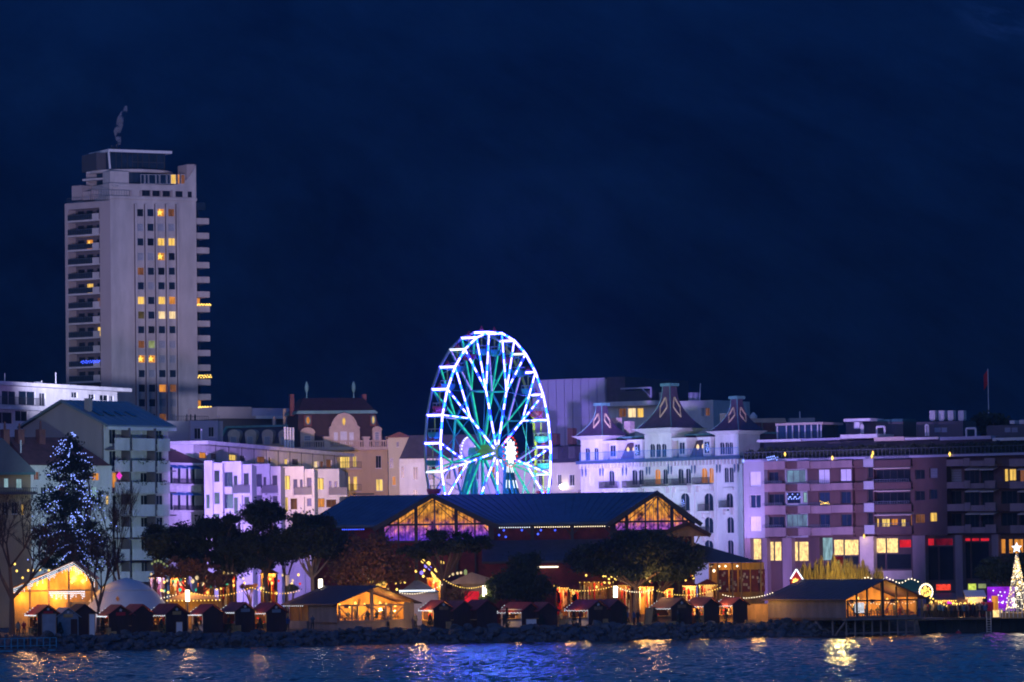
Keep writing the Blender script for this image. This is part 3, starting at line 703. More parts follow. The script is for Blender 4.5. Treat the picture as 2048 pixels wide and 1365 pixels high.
def long_roof():
    fr = frame2(8, 580, 214, 592, 920)
    T = thing('long_roofed_house', 'house with a long dark tiled roof and brick chimneys behind the lit conifer', 'house', fr.O, fr.a)
    u = lambda x, y: fr.uv(*k3(x, y))[0]; z = lambda x, y: fr.uv(*k3(x, y))[1]
    ze = z(500, 815); za = z(400, 565)
    r = rects_of(fr, k3, [(290, 870, 335, 940, 'm'), (785, 880, 850, 945, 'o'), (640, 880, 700, 945, 'd'), (450, 880, 510, 945, 'd'), (350, 1000, 400, 1090, 'd'), (500, 1000, 560, 1090, 'm'), (780, 1000, 830, 1100, 'k'), (905, 1075, 930, 1150, 'y')])
    facade(T, u(250, 880), u(955, 880), 0, ze, r, M['stucco_white'], 'frame_white', D=10, bars=1)
    a, b = u(230, 820) - .2, u(905, 820) + .4
    MB().poly([(a, -.6, ze), (b, -.6, ze), (b - 2.6, 5, za), (a + 1, 5, za)]).poly([(a, 10.6, ze), (a + 1, 5, za), (b - 2.6, 5, za), (b, 10.6, ze)]).poly([(b, -.6, ze), (b, 10.6, ze), (b - 2.6, 5, za)]).poly([(a, 10.6, ze), (a, -.6, ze), (a + 1, 5, za)]).poly([(a, -.6, ze - .02), (a, 10.6, ze - .02), (b, 10.6, ze - .02), (b, -.6, ze - .02)]).build('roof', M['roof_tile'], T)
    for x, h in ((205, 90), (330, 70), (510, 100), (25, 70)):
        uu = u(x, 520); zz = z(x, 560)
        c = MB().box(uu - .5, 3.6, zz - 1.5, uu + .5, 4.4, zz + .9).build('chimney', M['roof_tile'], T)
        MB().tube((uu, 4, zz + .9), (uu, 4, zz + .9 + h / 90), .16, .12).build('chimney_pot', M['roof_tile'], c)
    MB().tube((u(165, 650), -.3, z(165, 710)), (u(165, 650), -.3, z(165, 600)), .1, .1).build('vent_pipe', M['frame_white'], T)
long_roof()
def awning_house():
    fr = frame2(322, 612, 406, 622, 980)
    T = thing('awning_house', 'narrow white house with bright blue awnings over its balconies', 'house', fr.O, fr.a)
    u = lambda x, y: fr.uv(*k3(x, y))[0]; z = lambda x, y: fr.uv(*k3(x, y))[1]
    ze = z(1560, 795); rs = []
    cols = [(1452, 1485), (1518, 1552), (1588, 1620), (1640, 1672)]
    for (y0, y1) in ((825, 970), (1045, 1200)):
        for c in cols: rs.append(fr.rect(*k3(c[0], y0), *k3(c[1], y1)) + ('n',))
    facade(T, u(1370, 900), u(1725, 900), 0, ze, rs, M['stucco_white'], 'frame_white', D=8, bars=0)
    a, b = u(1370, 800) - .3, u(1725, 800) + .3
    MB().poly([(a, -.7, ze), (b, -.7, ze), (b - 2, 4, ze + 2.2), (a + 1, 4, ze + 2.2)]).poly([(b, -.7, ze), (b, 8.5, ze), (b - 2, 4, ze + 2.2)]).poly([(a, 8.5, ze), (a, -.7, ze), (a + 1, 4, ze + 2.2)]).poly([(b, 8.5, ze), (a, 8.5, ze), (a + 1, 4, ze + 2.2), (b - 2, 4, ze + 2.2)]).build('roof', M['roof_tile'], T)
    MB().box(a, -.8, ze - .3, b, -.003, ze - .003).build('cornice', M['stucco_white'], T)
    for (yt, yb) in ((815, 845), (1045, 1072)):
        for c in cols:
            a0, b0 = u(c[0] - 10, yt), u(c[1] + 10, yt); z1, z2 = z(1550, yt), z(1550, yb)
            MB().hexa([(a0, -.9, z2), (b0, -.9, z2), (b0, -.05, z1 - .05), (a0, -.05, z1 - .05), (a0, -.9, z2 + .05), (b0, -.9, z2 + .05), (b0, -.05, z1), (a0, -.05, z1)]).build('awning', M['awning_blue'], T)
    for (yt, yb) in ((935, 975), (1160, 1200)):
        MB().box(u(1425, yb), -1.1, z(1550, yb) - .2, u(1735, yb), -.003, z(1550, yb)).build('balcony_slab', M['stucco_white'], T)
        railing(T, u(1425, yb), u(1735, yb), z(1550, yb), z(1550, yt), 'dark_metal', .18, -1.05)
    for i in range(9):
        x = u(1450 + 30 * i, 990); MB().prismy([(x - .12, z(1550, 975) - .2), (x + .12, z(1550, 975) - .2), (x, z(1550, 1035))], -.5, -.003).build('bracket', M['stucco_white'], T)
awning_house()
k4 = K(380, 760, 4.55)
def modern():
    fr = frame2(420, 616, 700, 616, 960, 2.3); T = thing('white_apartment_block', 'white apartment block with projecting bays glowing violet behind the pines', 'apartment block', fr.O)
    # each bay and recess is a slab of the stepped facade at its own depth
    segs = [  # x0, x1, ytop, Y, kind, windows
        (130, 205, 735, 612, 'end', [(148, 1045, 178, 1170, 'd')]),
        (200, 298, 755, 614, 'recess', [(220, 825, 268, 930, 'd'), (222, 1025, 270, 1130, 'd'), (222, 1220, 270, 1300, 'd')]),
        (294, 470, 742, 618, 'bay', [(306, 840, 388, 975, 'n'), (398, 872, 432, 1040, 'd'), (312, 1040, 393, 1172, 'n'), (400, 1070, 435, 1220, 'd')]),
        (466, 562, 770, 620.5, 'recess', [(488, 850, 535, 960, 'd'), (495, 1065, 538, 1160, 'd')]),
        (558, 726, 766, 642, 'bay', [(576, 857, 655, 985, 'n'), (668, 885, 693, 1005, 'd'), (580, 1050, 655, 1180, 'n')]),
        (722, 826, 788, 644.5, 'recess', [(750, 870, 795, 960, 'd'), (752, 1058, 797, 1150, 'd')]),
        (822, 1037, 789, 663, 'bay', [(838, 872, 910, 1010, 'c'), (940, 905, 976, 990, 'd'), (1000, 907, 1025, 992, 'd'), (842, 1070, 892, 1200, 'c'), (915, 1080, 975, 1180, 'm')]),
        (1034, 1131, 812, 665.5, 'recess', [(1064, 890, 1106, 980, 'd'), (1064, 1080, 1106, 1150, 'd')]),
        (1128, 1358, 811, 685, 'bay', [(1143, 895, 1217, 1025, 'c'), (1265, 920, 1288, 1030, 'd'), (1313, 923, 1340, 1030, 'd'), (1150, 1080, 1225, 1160, 'o'), (1240, 1090, 1330, 1160, 'm')])]
    Z1 = 21.3
    for (x0, x1, yt, Y, kd, wins) in segs:
        f2 = Fr(Vector((0, Y, 2.3)), 0.0)
        rs = [f2.rect(*k4(w[0] if w[0] < w[2] else w[2], min(w[1], w[3])), *k4(max(w[0], w[2]), max(w[1], w[3]))) + (w[4],) for w in [(a[0], a[1], a[2], a[3], a[4]) for a in wins]]
        e = link('bay' if kd == 'bay' else 'facade_recess' if kd == 'recess' else 'end_bay', None, T); e.location = Vector((0, Y, 2.3)) - fr.O
        u0 = f2.uv(*k4(x0, 950))[0]; u1 = f2.uv(*k4(x1, 950))[0]
        z1 = f2.uv(*k4((x0 + x1) / 2, yt))[1]
        facade(e, u0, u1, 0, z1, rs, M['stucco_white'], 'frame_dark', D=9 + (30 if kd == 'bay' else 3), bars=None, sill=False, set_in=.3)
        if kd == 'bay':
            for (ya, yb) in ((975, 1022), (1172, 1222)):
                MB().box(u0 - .02, -.35, f2.uv(*k4(x0, yb))[1] if x0 < 600 else f2.uv(*k4(x0, yb + 25))[1], u0 + (u1 - u0) * .52, -.003, f2.uv(*k4(x0, ya))[1] if x0 < 600 else f2.uv(*k4(x0, ya + 25))[1]).build('sill_panel', M['stucco_white'], e)
            zz = f2.uv(*k4(x1, 1035 if x0 < 600 else 1050))[1]
            if x0 > 500 or True:
                a = u0 + (u1 - u0) * .60; b = u1 + 1.2
                MB().box(a, -1.2, zz - .25, b, -.003, zz).build('balcony_slab', M['stucco_white'], e)
                railing(e, a, b, zz, zz + 1.15, 'dark_metal', .2, -1.1, solid='dark_metal')
    # set-back attic with a thin roof slab
    A = at(*k4(40, 650), 622); B = at(*k4(1340, 700), 705); f3 = Fr(Vector((A.x, A.y, 2.3)), math.atan2(B.y - A.y, B.x - A.x)); e = link('attic', None, T); e.location = f3.O - fr.O; e.rotation_euler.z = f3.a
    B.z = A.z; L3 = (B - A).length; zt = f3.uv(*k4(190, 605))[1]; zt2 = f3.uv(*k4(1300, 697))[1]; zt = (zt + zt2) / 2
    rs = [f3.rect(*k4(a, b), *k4(c, d)) + (k,) for (a, b, c, d, k) in [(85, 660, 152, 715, 'o'), (190, 670, 240, 725, 'd'), (355, 680, 425, 735, 'c'), (455, 690, 500, 740, 'd'), (610, 700, 685, 755, 'm'), (715, 705, 738, 760, 'd'), (860, 720, 895, 770, 'c'), (930, 722, 990, 775, 'd'), (1130, 740, 1165, 800, 'w'), (1185, 742, 1220, 800, 'm'), (1240, 725, 1290, 800, 'm')]]
    facade(e, -.5, L3, 12, zt, rs, M['stucco_white'], 'frame_dark', D=10, bars=1, sill=False)
    MB().box(-1.6, -2.4, zt, L3 + 1.5, 11, zt + .5).build('roof_slab', M['stucco_white'], e)
    for i in range(12): x = L3 * (i + .5) / 12; MB().tube((x, -2.1, zt - 3.0), (x, -2.1, zt), .05, .05).build('post', M['dark_metal'], e)
    for x in (865, 890, 915, 940): p = f3.uv(*k4(x, 600), 3)[0]; MB().tube((p, 3, zt + .5), (p, 3, zt + 4.2), .16, .16).build('flue', M['frame_white'], e)
    p = f3.uv(*k4(105, 560), 3)[0]; MB().tube((p, 3, zt + .5), (p, 3, zt + 2.6), .12, .12).build('flue', M['frame_white'], e)
modern()
def baroque():
    fr = frame2(600, 722, 772, 725, 940); T = thing('baroque_hotel', 'ochre baroque hotel with maroon mansard roof, curved pediment and urn finials', 'hotel', fr.O, fr.a)
    u = lambda x, y: fr.uv(*k4(x, y))[0]; z = lambda x, y: fr.uv(*k4(x, y))[1]
    rs = rects_of(fr, k4, [(1300, 700, 1335, 790, 'y'), (1368, 692, 1455, 805, 'c'), (1484, 695, 1517, 795, 'c'), (1690, 690, 1742, 805, 'd'), (1368, 880, 1460, 1010, 'c'), (1488, 880, 1525, 1005, 'y'), (1695, 905, 1757, 1010, 'c'), (1040, 700, 1090, 790, 'd'), (1150, 700, 1200, 790, 'd'), (1370, 1080, 1455, 1190, 'y'), (1695, 1080, 1755, 1180, 'd')])
    zc = z(1400, 640); U0, U1 = u(975, 800), u(1800, 800)
    facade(T, U0, U1, 0, zc, rs, M['stucco_ochre'], 'frame_white', D=14, bars=None)
    MB().box(U0 - .4, -.7, zc, U1 + .4, 14, zc + .5).build('cornice', M['stone_pink'], T)
    for yb in (805, 1012):
        MB().box(u(1355, yb), -1.0, z(1450, yb) - .25, u(1550, yb), -.003, z(1450, yb)).build('balcony_slab', M['stone_pink'], T); railing(T, u(1355, yb), u(1550, yb), z(1450, yb), z(1450, yb) + 1.0, 'dark_metal', .2, -.95)
    MB().box(u(1480, 1040), -2.4, z(1500, 1050), u(1650, 1040), -.003, z(1500, 1035)).build('canopy', M['dark_metal'], T)
    # mansard
    zm = z(1400, 285); zt = z(1400, 155); a, b = u(1000, 285), u(1700, 285)
    def frus(name, x0, x1, y0, y1, z0, X0, X1, Y0, Y1, z1, m): return MB().hexa([(x0, y0, z0), (x1, y0, z0), (x1, y1, z0), (x0, y1, z0), (X0, Y0, z1), (X1, Y0, z1), (X1, Y1, z1), (X0, Y1, z1)]).build(name, M[m], T)
    frus('mansard_roof', U0 + .2, U1 - .2, .4, 13.6, zc + .5, a, b, 1.6, 12.4, zm - .35, 'roof_maroon')
    MB().box(a - .35, 1.25, zm - .35, b + .35, 12.75, zm - .1).box(a - .15, 1.45, zm - .1, b + .15, 12.5, zm + .15).build('copper_cornice', M['copper'], T)
    frus('upper_roof', a, b, 1.6, 12.4, zm + .15, u(1075, 155), u(1620, 155), 4.8, 9.2, zt, 'roof_maroon')
    for x in (1110, 1540):
        MB().lathe([(.28, 0), (.12, .4), (.1, 1.0), (.3, 1.6), (.34, 2.1), (.2, 2.6), (.08, 2.9)], (u(x, 150), 5, zt - .2), 12).build('urn_finial', M['copper'], T)
    for x in (987, 1650): MB().box(u(x, 200) - .32, 6, zm - .5, u(x, 200) + .32, 7.2, z(x, 118)).build('chimney', M['roof_tile'], T)
    # pediment dormer
    pts = [(1270, 625), (1270, 440), (1290, 425), (1300, 390), (1322, 350), (1355, 320), (1400, 308), (1445, 318), (1480, 345), (1505, 385), (1515, 420), (1545, 440), (1548, 625)]
    pd = MB().prismy([(u(x, y), z(x, y)) for x, y in pts], .1, 4.5).build('pediment', M['stone_pink'], T)
    pts2 = [(x + (6 if x < 1400 else -6), y + 14) for x, y in pts[1:-1]]
    rim = MB()
    for (p, q) in zip(pts[1:-1], pts[2:-1]): rim.bar((u(*p), -.02, z(*p)), (u(*q), -.02, z(*q)), .3, .3)
    rim.build('pediment_moulding', M['stone_pink'], pd)
    def oval(cx, cy, rx, ry, m, y, ring=True):
        P = [(u(cx, cy) + rx / 46 * math.cos(t), z(cx, cy) + ry / 46 * math.sin(t)) for t in [2 * math.pi * i / 16 for i in range(16)]]
        o = MB().prismy(P, y - .06, y).build('oval_window', M[m], T)
        if ring:
            r = MB()
            for p, q in zip(P, P[1:] + P[:1]): r.bar((p[0], y - .1, p[1]), (q[0], y - .1, q[1]), .16, .16)
            r.build('oval_frame', M['copper'] if y > .2 else M['stone_pink'], o)
    oval(1400, 380, 16, 32, 'lit_yellow', .05)
    oval(1080, 368, 16, 30, 'lit_orange', .75); oval(1675, 365, 12, 30, 'lit_curtain', .75)
    MB().box(u(1080, 368) - .62, .8, z(1080, 420), u(1080, 368) + .62, 3, z(1080, 322)).build('dormer', M['roof_tile'], T); MB().box(u(1675, 368) - .5, .8, z(1675, 420), u(1675, 368) + .5, 3, z(1675, 322)).build('dormer', M['roof_tile'], T)
    for r in rects_of(fr, k4, [(1310, 478, 1346, 585, 'b'), (1368, 470, 1430, 585, 'b'), (1450, 478, 1490, 585, 'b')]): window(T, r, -.05, 'frame_white', .12, 0)
    def dormer(x0, x1, y0, y1, yy=.3, k='h'):
        h = (x1 - x0) / 2; P = [(x0, y1), (x0, y0 + h * .7)] + [(x0 + h - h * math.cos(t), y0 + h * .7 - h * .7 * math.sin(t)) for t in [math.pi * i / 8 for i in range(1, 8)]] + [(x1, y0 + h * .7), (x1, y1)]
        MB().prismy([(u(a, b), z(a, b)) for a, b in P], yy, yy + 3.5).build('dormer', M['stone_pink'], T)
        H = MB()
        for p, q in zip(P[1:-1], P[2:-1]): H.bar((u(*p), yy - .08, z(*p)), (u(*q), yy - .08, z(*q)), .22, .26)
        H.build('dormer_hood', M['stone_pink'], T)
        window(T, fr.rect(*k4(x0 + h * .5, y0 + h * 1.1), *k4(x1 - h * .5, y1)) + (k,), yy - .12, 'frame_white', .1, 1, False)
    dormer(1010, 1135, 440, 630); dormer(1665, 1745, 430, 600)
    # balustrade and piers
    zb = zc + .5
    for (x0, x1) in ((1000, 1212), (1272, 1570), (1628, 1785)):
        m = MB(); a0, b0 = u(x0, 600), u(x1, 600); n = max(3, int((b0 - a0) / .35)); m.box(a0, -.5, zb + .85, b0, -.2, zb + 1.05)
        for i in range(n): m.box(a0 + (b0 - a0) * (i + .3) / n, -.42, zb, a0 + (b0 - a0) * (i + .7) / n, -.26, zb + .85)
        m.build('balustrade', M['stone_pink'], T)
    for (x0, x1) in ((1215, 1270), (1573, 1625), (1785, 1815)):
        c = MB().box(u(x0, 600), -.65, zb, u(x1, 600), .2, z(x0, 535)).build('pier', M['stone_pink'], T); MB().box(u(x0, 600) - .12, -.75, z(x0, 535), u(x1, 600) + .12, .3, z(x0, 518)).build('pier_cap', M['stone_pink'], c)
    # left wing
    fw = frame2(432, 735, 600, 730, 880); e = thing('hotel_wing', 'low wing with dark mansard roof and four arched dormers left of the baroque hotel', 'building', fw.O, fw.a)
    u = lambda x, y: fw.uv(*k4(x, y))[0]; z = lambda x, y: fw.uv(*k4(x, y))[1]; fr2 = fr; T2 = T
    z1 = z(600, 585)
    facade(e, u(235, 600), u(985, 600), 0, z1, [], M['stucco_ochre'], D=12)
    MB().hexa([(u(235, 500), .2, z1), (u(985, 500), .2, z1), (u(985, 500), 11, z1), (u(235, 500), 11, z1), (u(285, 420), 2.0, z(600, 425)), (u(985, 420), 2.0, z(600, 425)), (u(985, 420), 10, z(600, 425)), (u(285, 420), 10, z(600, 425))]).build('mansard_roof', M['roof_slate'], e)
    MB().box(u(280, 420), 1.7, z(600, 430), u(985, 420), 10, z(600, 412)).build('copper_cornice', M['copper'], e)
    MB().bar((u(240, 580), .0, z1), (u(292, 430), 1.8, z(600, 425)), .4, .4).build('copper_hip', M['copper'], e)
    for x0, x1 in ((345, 455), (500, 606), (654, 760), (806, 916)):
        h = (x1 - x0) / 2; y0, y1 = 452, 590
        P = [(x0 + 12, y1), (x0, y0 + h * .9)] + [(x0 + h - h * math.cos(t), y0 + h * .8 - h * .8 * math.sin(t)) for t in [math.pi * i / 8 for i in range(1, 8)]] + [(x1, y0 + h * .9), (x1 - 12, y1)]
        MB().prismy([(u(a, b), z(a, b)) for a, b in P], -.1, 3.0).build('dormer', M['stone_pink'], e)
        window(e, fw.rect(*k4(x0 + h * .5, y0 + h * 1.2), *k4(x1 - h * .5, y1)) + ('h',), -.3, 'frame_white', .1, 1, False)
    for x in (655, 750, 850): MB().box(u(x, 380) - .2, 5, z(600, 425), u(x, 380) + .2, 5.5, z(x, 330 if x != 750 else 255)).build('chimney', M['stone_pink'], e)
baroque()
def flat_behind():
    fr = frame2(436, 760, 590, 768, 830); T = thing('flat_top_block', 'plain flat-topped block with pale fascia behind the baroque hotel wing', 'building', fr.O, fr.a)
    u = lambda x, y: fr.uv(*k4(x, y))[0]; z = lambda x, y: fr.uv(*k4(x, y))[1]
    MB().box(u(262, 300), 0, 0, u(940, 300), 12, z(500, 355)).build('wall', M['frame_dark'], T)
    MB().box(u(262, 300) - .2, -.9, z(500, 355), u(575, 300), 12, z(400, 330)).build('fascia', M['concrete_warm'], T); MB().box(u(575, 300) + .003, -.9, z(500, 355), u(945, 300), 12, z(500, 328)).build('fascia', M['stucco_white'], T)
    MB().box(u(262, 300), .5, z(400, 330), u(575, 300), 11, z(400, 245)).build('penthouse', M['concrete_warm'], T); MB().box(u(577, 300), .8, z(500, 328), u(940, 300), 11, z(500, 255)).build('penthouse', M['metal_panel'], T)
    # dark lower block beside it, next to the tower foot
    f2 = frame2(326, 700, 446, 705, 870); e = thing('slate_roofed_block', 'dark block with railings at the foot of the tower', 'building', f2.O, f2.a)
    u = lambda x, y: f2.uv(*k4(x, y))[0]; z = lambda x, y: f2.uv(*k4(x, y))[1]
    MB().box(u(-230, 500), 0, 0, u(300, 500), 9, z(0, 375)).build('wall', M['stucco_grey'], e)
    facade(e, u(-5, 500), u(245, 500), 0, z(0, 372), rects_of(f2, k4, [(30, 440, 90, 540, 'd'), (160, 430, 210, 520, 'd')]), M['metal_panel'], D=.4, y=-.45, body=False)
    railing(e, u(-150, 350), u(170, 350), z(0, 372), z(0, 330), 'dark_metal', .3, .2)
    for x in (20, 55, 95): MB().tube((u(x, 350), 2, z(0, 372)), (u(x, 350), 2, z(0, 310)), .12, .1).build('flue', M['dark_metal'], e)
flat_behind()
# ================================================================== observation wheel
def wheel():
    Yw = 606; Rr = 16.2; beta = R(62.9)
    H = at(979, 905, Yw); base = Vector((H.x, H.y, gz(Yw))); hz = H.z - base.z
    T = thing('observation_wheel', 'tall observation wheel outlined in white, cyan and blue lights', 'observation wheel', base, beta)
    def P(r, th, y): return Vector((r * math.cos(th), y, hz + r * math.sin(th)))
    yn, yf = -1.15, 1.15; NR = 27; ri = .54 * Rr
    ph = R(-10)
    nodes = [ph + R(40) * k for k in range(9)]
    rimth = [ph + R(40 / 3) * k for k in range(NR)]
    def led(name, a, b, w, seq, parent=T, core='wheel_grey', seg=.8):
        """steel member carrying a row of light modules on its outer side"""
        mb = MB(); a = Vector(a); b = Vector(b); n = max(2, int((b - a).length / seg)); d = (b - a) / n
        for i in range(n):
            p = a + d * (i + .04); q = a + d * (i + .96); mb.bar(p, q, w, w, seq[i % len(seq)])
        mb.bar(a + Vector((0, w * .7, 0)), b + Vector((0, w * .7, 0)), w * .9, w * .9, 3)
        return mb.build(name, [M['led_white'], M['led_cyan'], M['led_blue'], M[core]], parent)
    for i in range(NR):
        a, b = rimth[i], rimth[(i + 1) % NR]; pat = [0, 1, 0, 0, 2] if i % 3 else [0, 0, 1]
        led('rim_segment', P(Rr, a, yn), P(Rr, b, yn), .18, pat)
    for k, th in enumerate(nodes):
        led('spoke', P(.9, th, yn), P(ri, th, yn), .16, [0, 1, 0, 0, 1, 2])
        for j in (-1, 0, 1): led('spoke', P(ri, th, yn), P(Rr, th + R(40 / 3) * j, yn), .14, [[0, 0, 1], [0, 1, 0, 2], [1, 0, 0]][(k + j) % 3])
    # far face: painted steel, teal spokes and a rim lit from the near side
    for i in range(NR):
        a, b = rimth[i], rimth[(i + 1) % NR]; right = math.cos((a + b) / 2) > -.05
        mb = MB(); mb.bar(P(Rr, a, yf), P(Rr, b, yf), .26, .26); mb.build('far_rim_segment', M['wheel_yellow'] if right else M['wheel_grey'], T)
        m2 = MB()
        m2.bar(P(Rr, a, yn), P(Rr * .93, a, yf), .09).bar(P(Rr, a, yf), P(Rr * .93, a, yn), .09); m2.build('cross_brace', M['wheel_teal'], T)
    for k, th in enumerate(nodes):
        MB().bar(P(.9, th, yf), P(ri, th, yf), .26).build('far_spoke', M['wheel_teal'], T)
        MB().bar(P(.9, th, yf - .2), P(ri, th, yf - .2), .15).build('far_light_strip', M['led_teal'], T)
        for j in (-1, 0, 1):
            MB().bar(P(ri, th, yf), P(Rr, th + R(40 / 3) * j, yf), .18).build('far_spoke', M['wheel_teal'], T)
            MB().bar(P(ri, th, yf - .16), P(Rr, th + R(40 / 3) * j, yf - .16), .11).build('far_light_strip', M['led_violet'] if j == 1 else M['led_teal'], T)
        th2 = nodes[(k + 1) % 9]
        MB().bar(P(ri, th, yf), P(ri, th2, yf), .22).build('ring_beam', M['wheel_teal'], T)
        MB().bar(P(ri, th, yn), P(ri, th, yf), .22).build('node_beam', M['wheel_teal'], T)
        mb = MB(); mb.bar(P(ri, th, yn + .1), P(Rr * .98, th2, yf), .08).bar(P(ri, th2, yn + .1), P(Rr * .98, th, yf), .08)
        mb.bar(P(.9, th, yf), P(ri, th2, yn + .15), .09); mb.build('cross_brace', M['wheel_teal'], T)
    # hub, axle and lit discs on its ends
    MB().tube(P(0, 0, -2.9), P(0, 0, 2.9), .75, .75, 16).build('axle', M['wheel_teal'], T)
    MB().tube(P(0, 0, -1.6), P(0, 0, 1.6), 1.05, 1.05, 18).build('hub', M['wheel_yellow'], T)
    s = MB().prismy(star_pts(0, hz, 1.65, 11, .62), -3.35, -3.1).build('hub_star', M['bulb_white'], T)
    mb = MB()
    for i in range(22): t = 2 * math.pi * i / 22; mb.octa((2.05 * math.cos(t), -3.15, hz + 2.05 * math.sin(t)), .16)
    tag(mb.build('star_rim', M['sign_red'], s), None, None, kind='stuff')
    d = MB().tube(P(0, 0, 3.2), P(0, 0, 3.4), 2.1, 2.1, 28).build('hub_disc', M['led_violet'], T)
    mb = MB()
    for i in range(28): t = 2 * math.pi * i / 28; mb.octa((2.1 * math.cos(t), 3.15, hz + 2.1 * math.sin(t)), .14)
    tag(mb.build('disc_rim', M['bulb_white'], d), None, None, kind='stuff')
    # supports
    for y in (-2.5, 2.5):
        for s_, w in ((-1, 7.6), (1, 7.6), (-1, 3.2), (1, 3.2)):
            foot = Vector((s_ * w, y * 2.0, 0)); top = Vector((0, y, hz))
            MB().bar(foot, top, .42, .42).build('support_leg', M['wheel_teal'], T)
            n = 13
            if y < 0 or w > 5:
                pts = [foot.lerp(top, .30 + .62 * i / n) + Vector((0, -.28, 0)) for i in range(n + 1)]
                mb = MB()
                for p, q in zip(pts[::2], pts[1::2]): mb.bar(p, q, .07)
                mb.build('leg_light', M['bulb_white' if y < 0 else 'led_teal'], T)
        for f in (.25, .45, .65):
            MB().bar(Vector((-7.6, y * 2, 0)).lerp(Vector((0, y, hz)), f), Vector((7.6, y * 2, 0)).lerp(Vector((0, y, hz)), f), .2).build('support_tie', M['wheel_teal'], T)
        for a_, b_ in ((.25, .45), (.45, .65)):
            mb = MB(); L_ = lambda s_, f: Vector((s_ * 7.6, y * 2, 0)).lerp(Vector((0, y, hz)), f)
            mb.bar(L_(-1, a_), L_(1, b_), .12).bar(L_(1, a_), L_(-1, b_), .12); mb.build('cross_brace', M['wheel_teal'], T)
    # gondolas
    for i, th in enumerate(rimth):
        p = P(Rr * 1.0, th, 0); g = link('gondola', None, T); g.location = p
        MB().bar((0, yn, 0), (0, yf, 0), .26, .26).build('lit_crossbar', M['led_white'] if i % 5 else M['bulb_white'], g)
        MB().bar((0, 0, -.1), (0, 0, -2.5), .12).build('hanger', M['wheel_yellow'], g)
        tub = MB(); tub.lathe([(.35, -3.1), (.85, -2.9), (1.0, -2.45), (1.0, -2.25), (.88, -2.25), (.8, -2.6)], (0, 0, 0), 14); tub.build('tub', M['tub_teal'] if i % 3 else M['tub_red'], g)
        MB().lathe([(.02, .95), (.34, .35), (.3, .3)], (0, 0, .0), 8).build('pennant', M['tub_red'], g)
        mb = MB()
        for q in range(6): t = q * 1.05; mb.tube((.92 * math.cos(t), .92 * math.sin(t), -2.25), (.92 * math.cos(t), .92 * math.sin(t), -1.8), .03, .03, 4)
        mb.lathe([(.96, -1.84), (.96, -1.78), (.9, -1.78)], n=14); mb.build('handrail', M['wheel_grey'], g)
    for (r_, t_, e_) in ((0, 0, 700), (8, 1.57, 800), (9, .3, 600), (9, 2.8, 600), (8, 4.2, 600)): lamp('wheel_glow', P(r_, t_, -.1), e_ * .4, (.10, 1.0, .62), 2.0, T)  # unseen green lamps added inside to tint the inner steelwork
wheel()
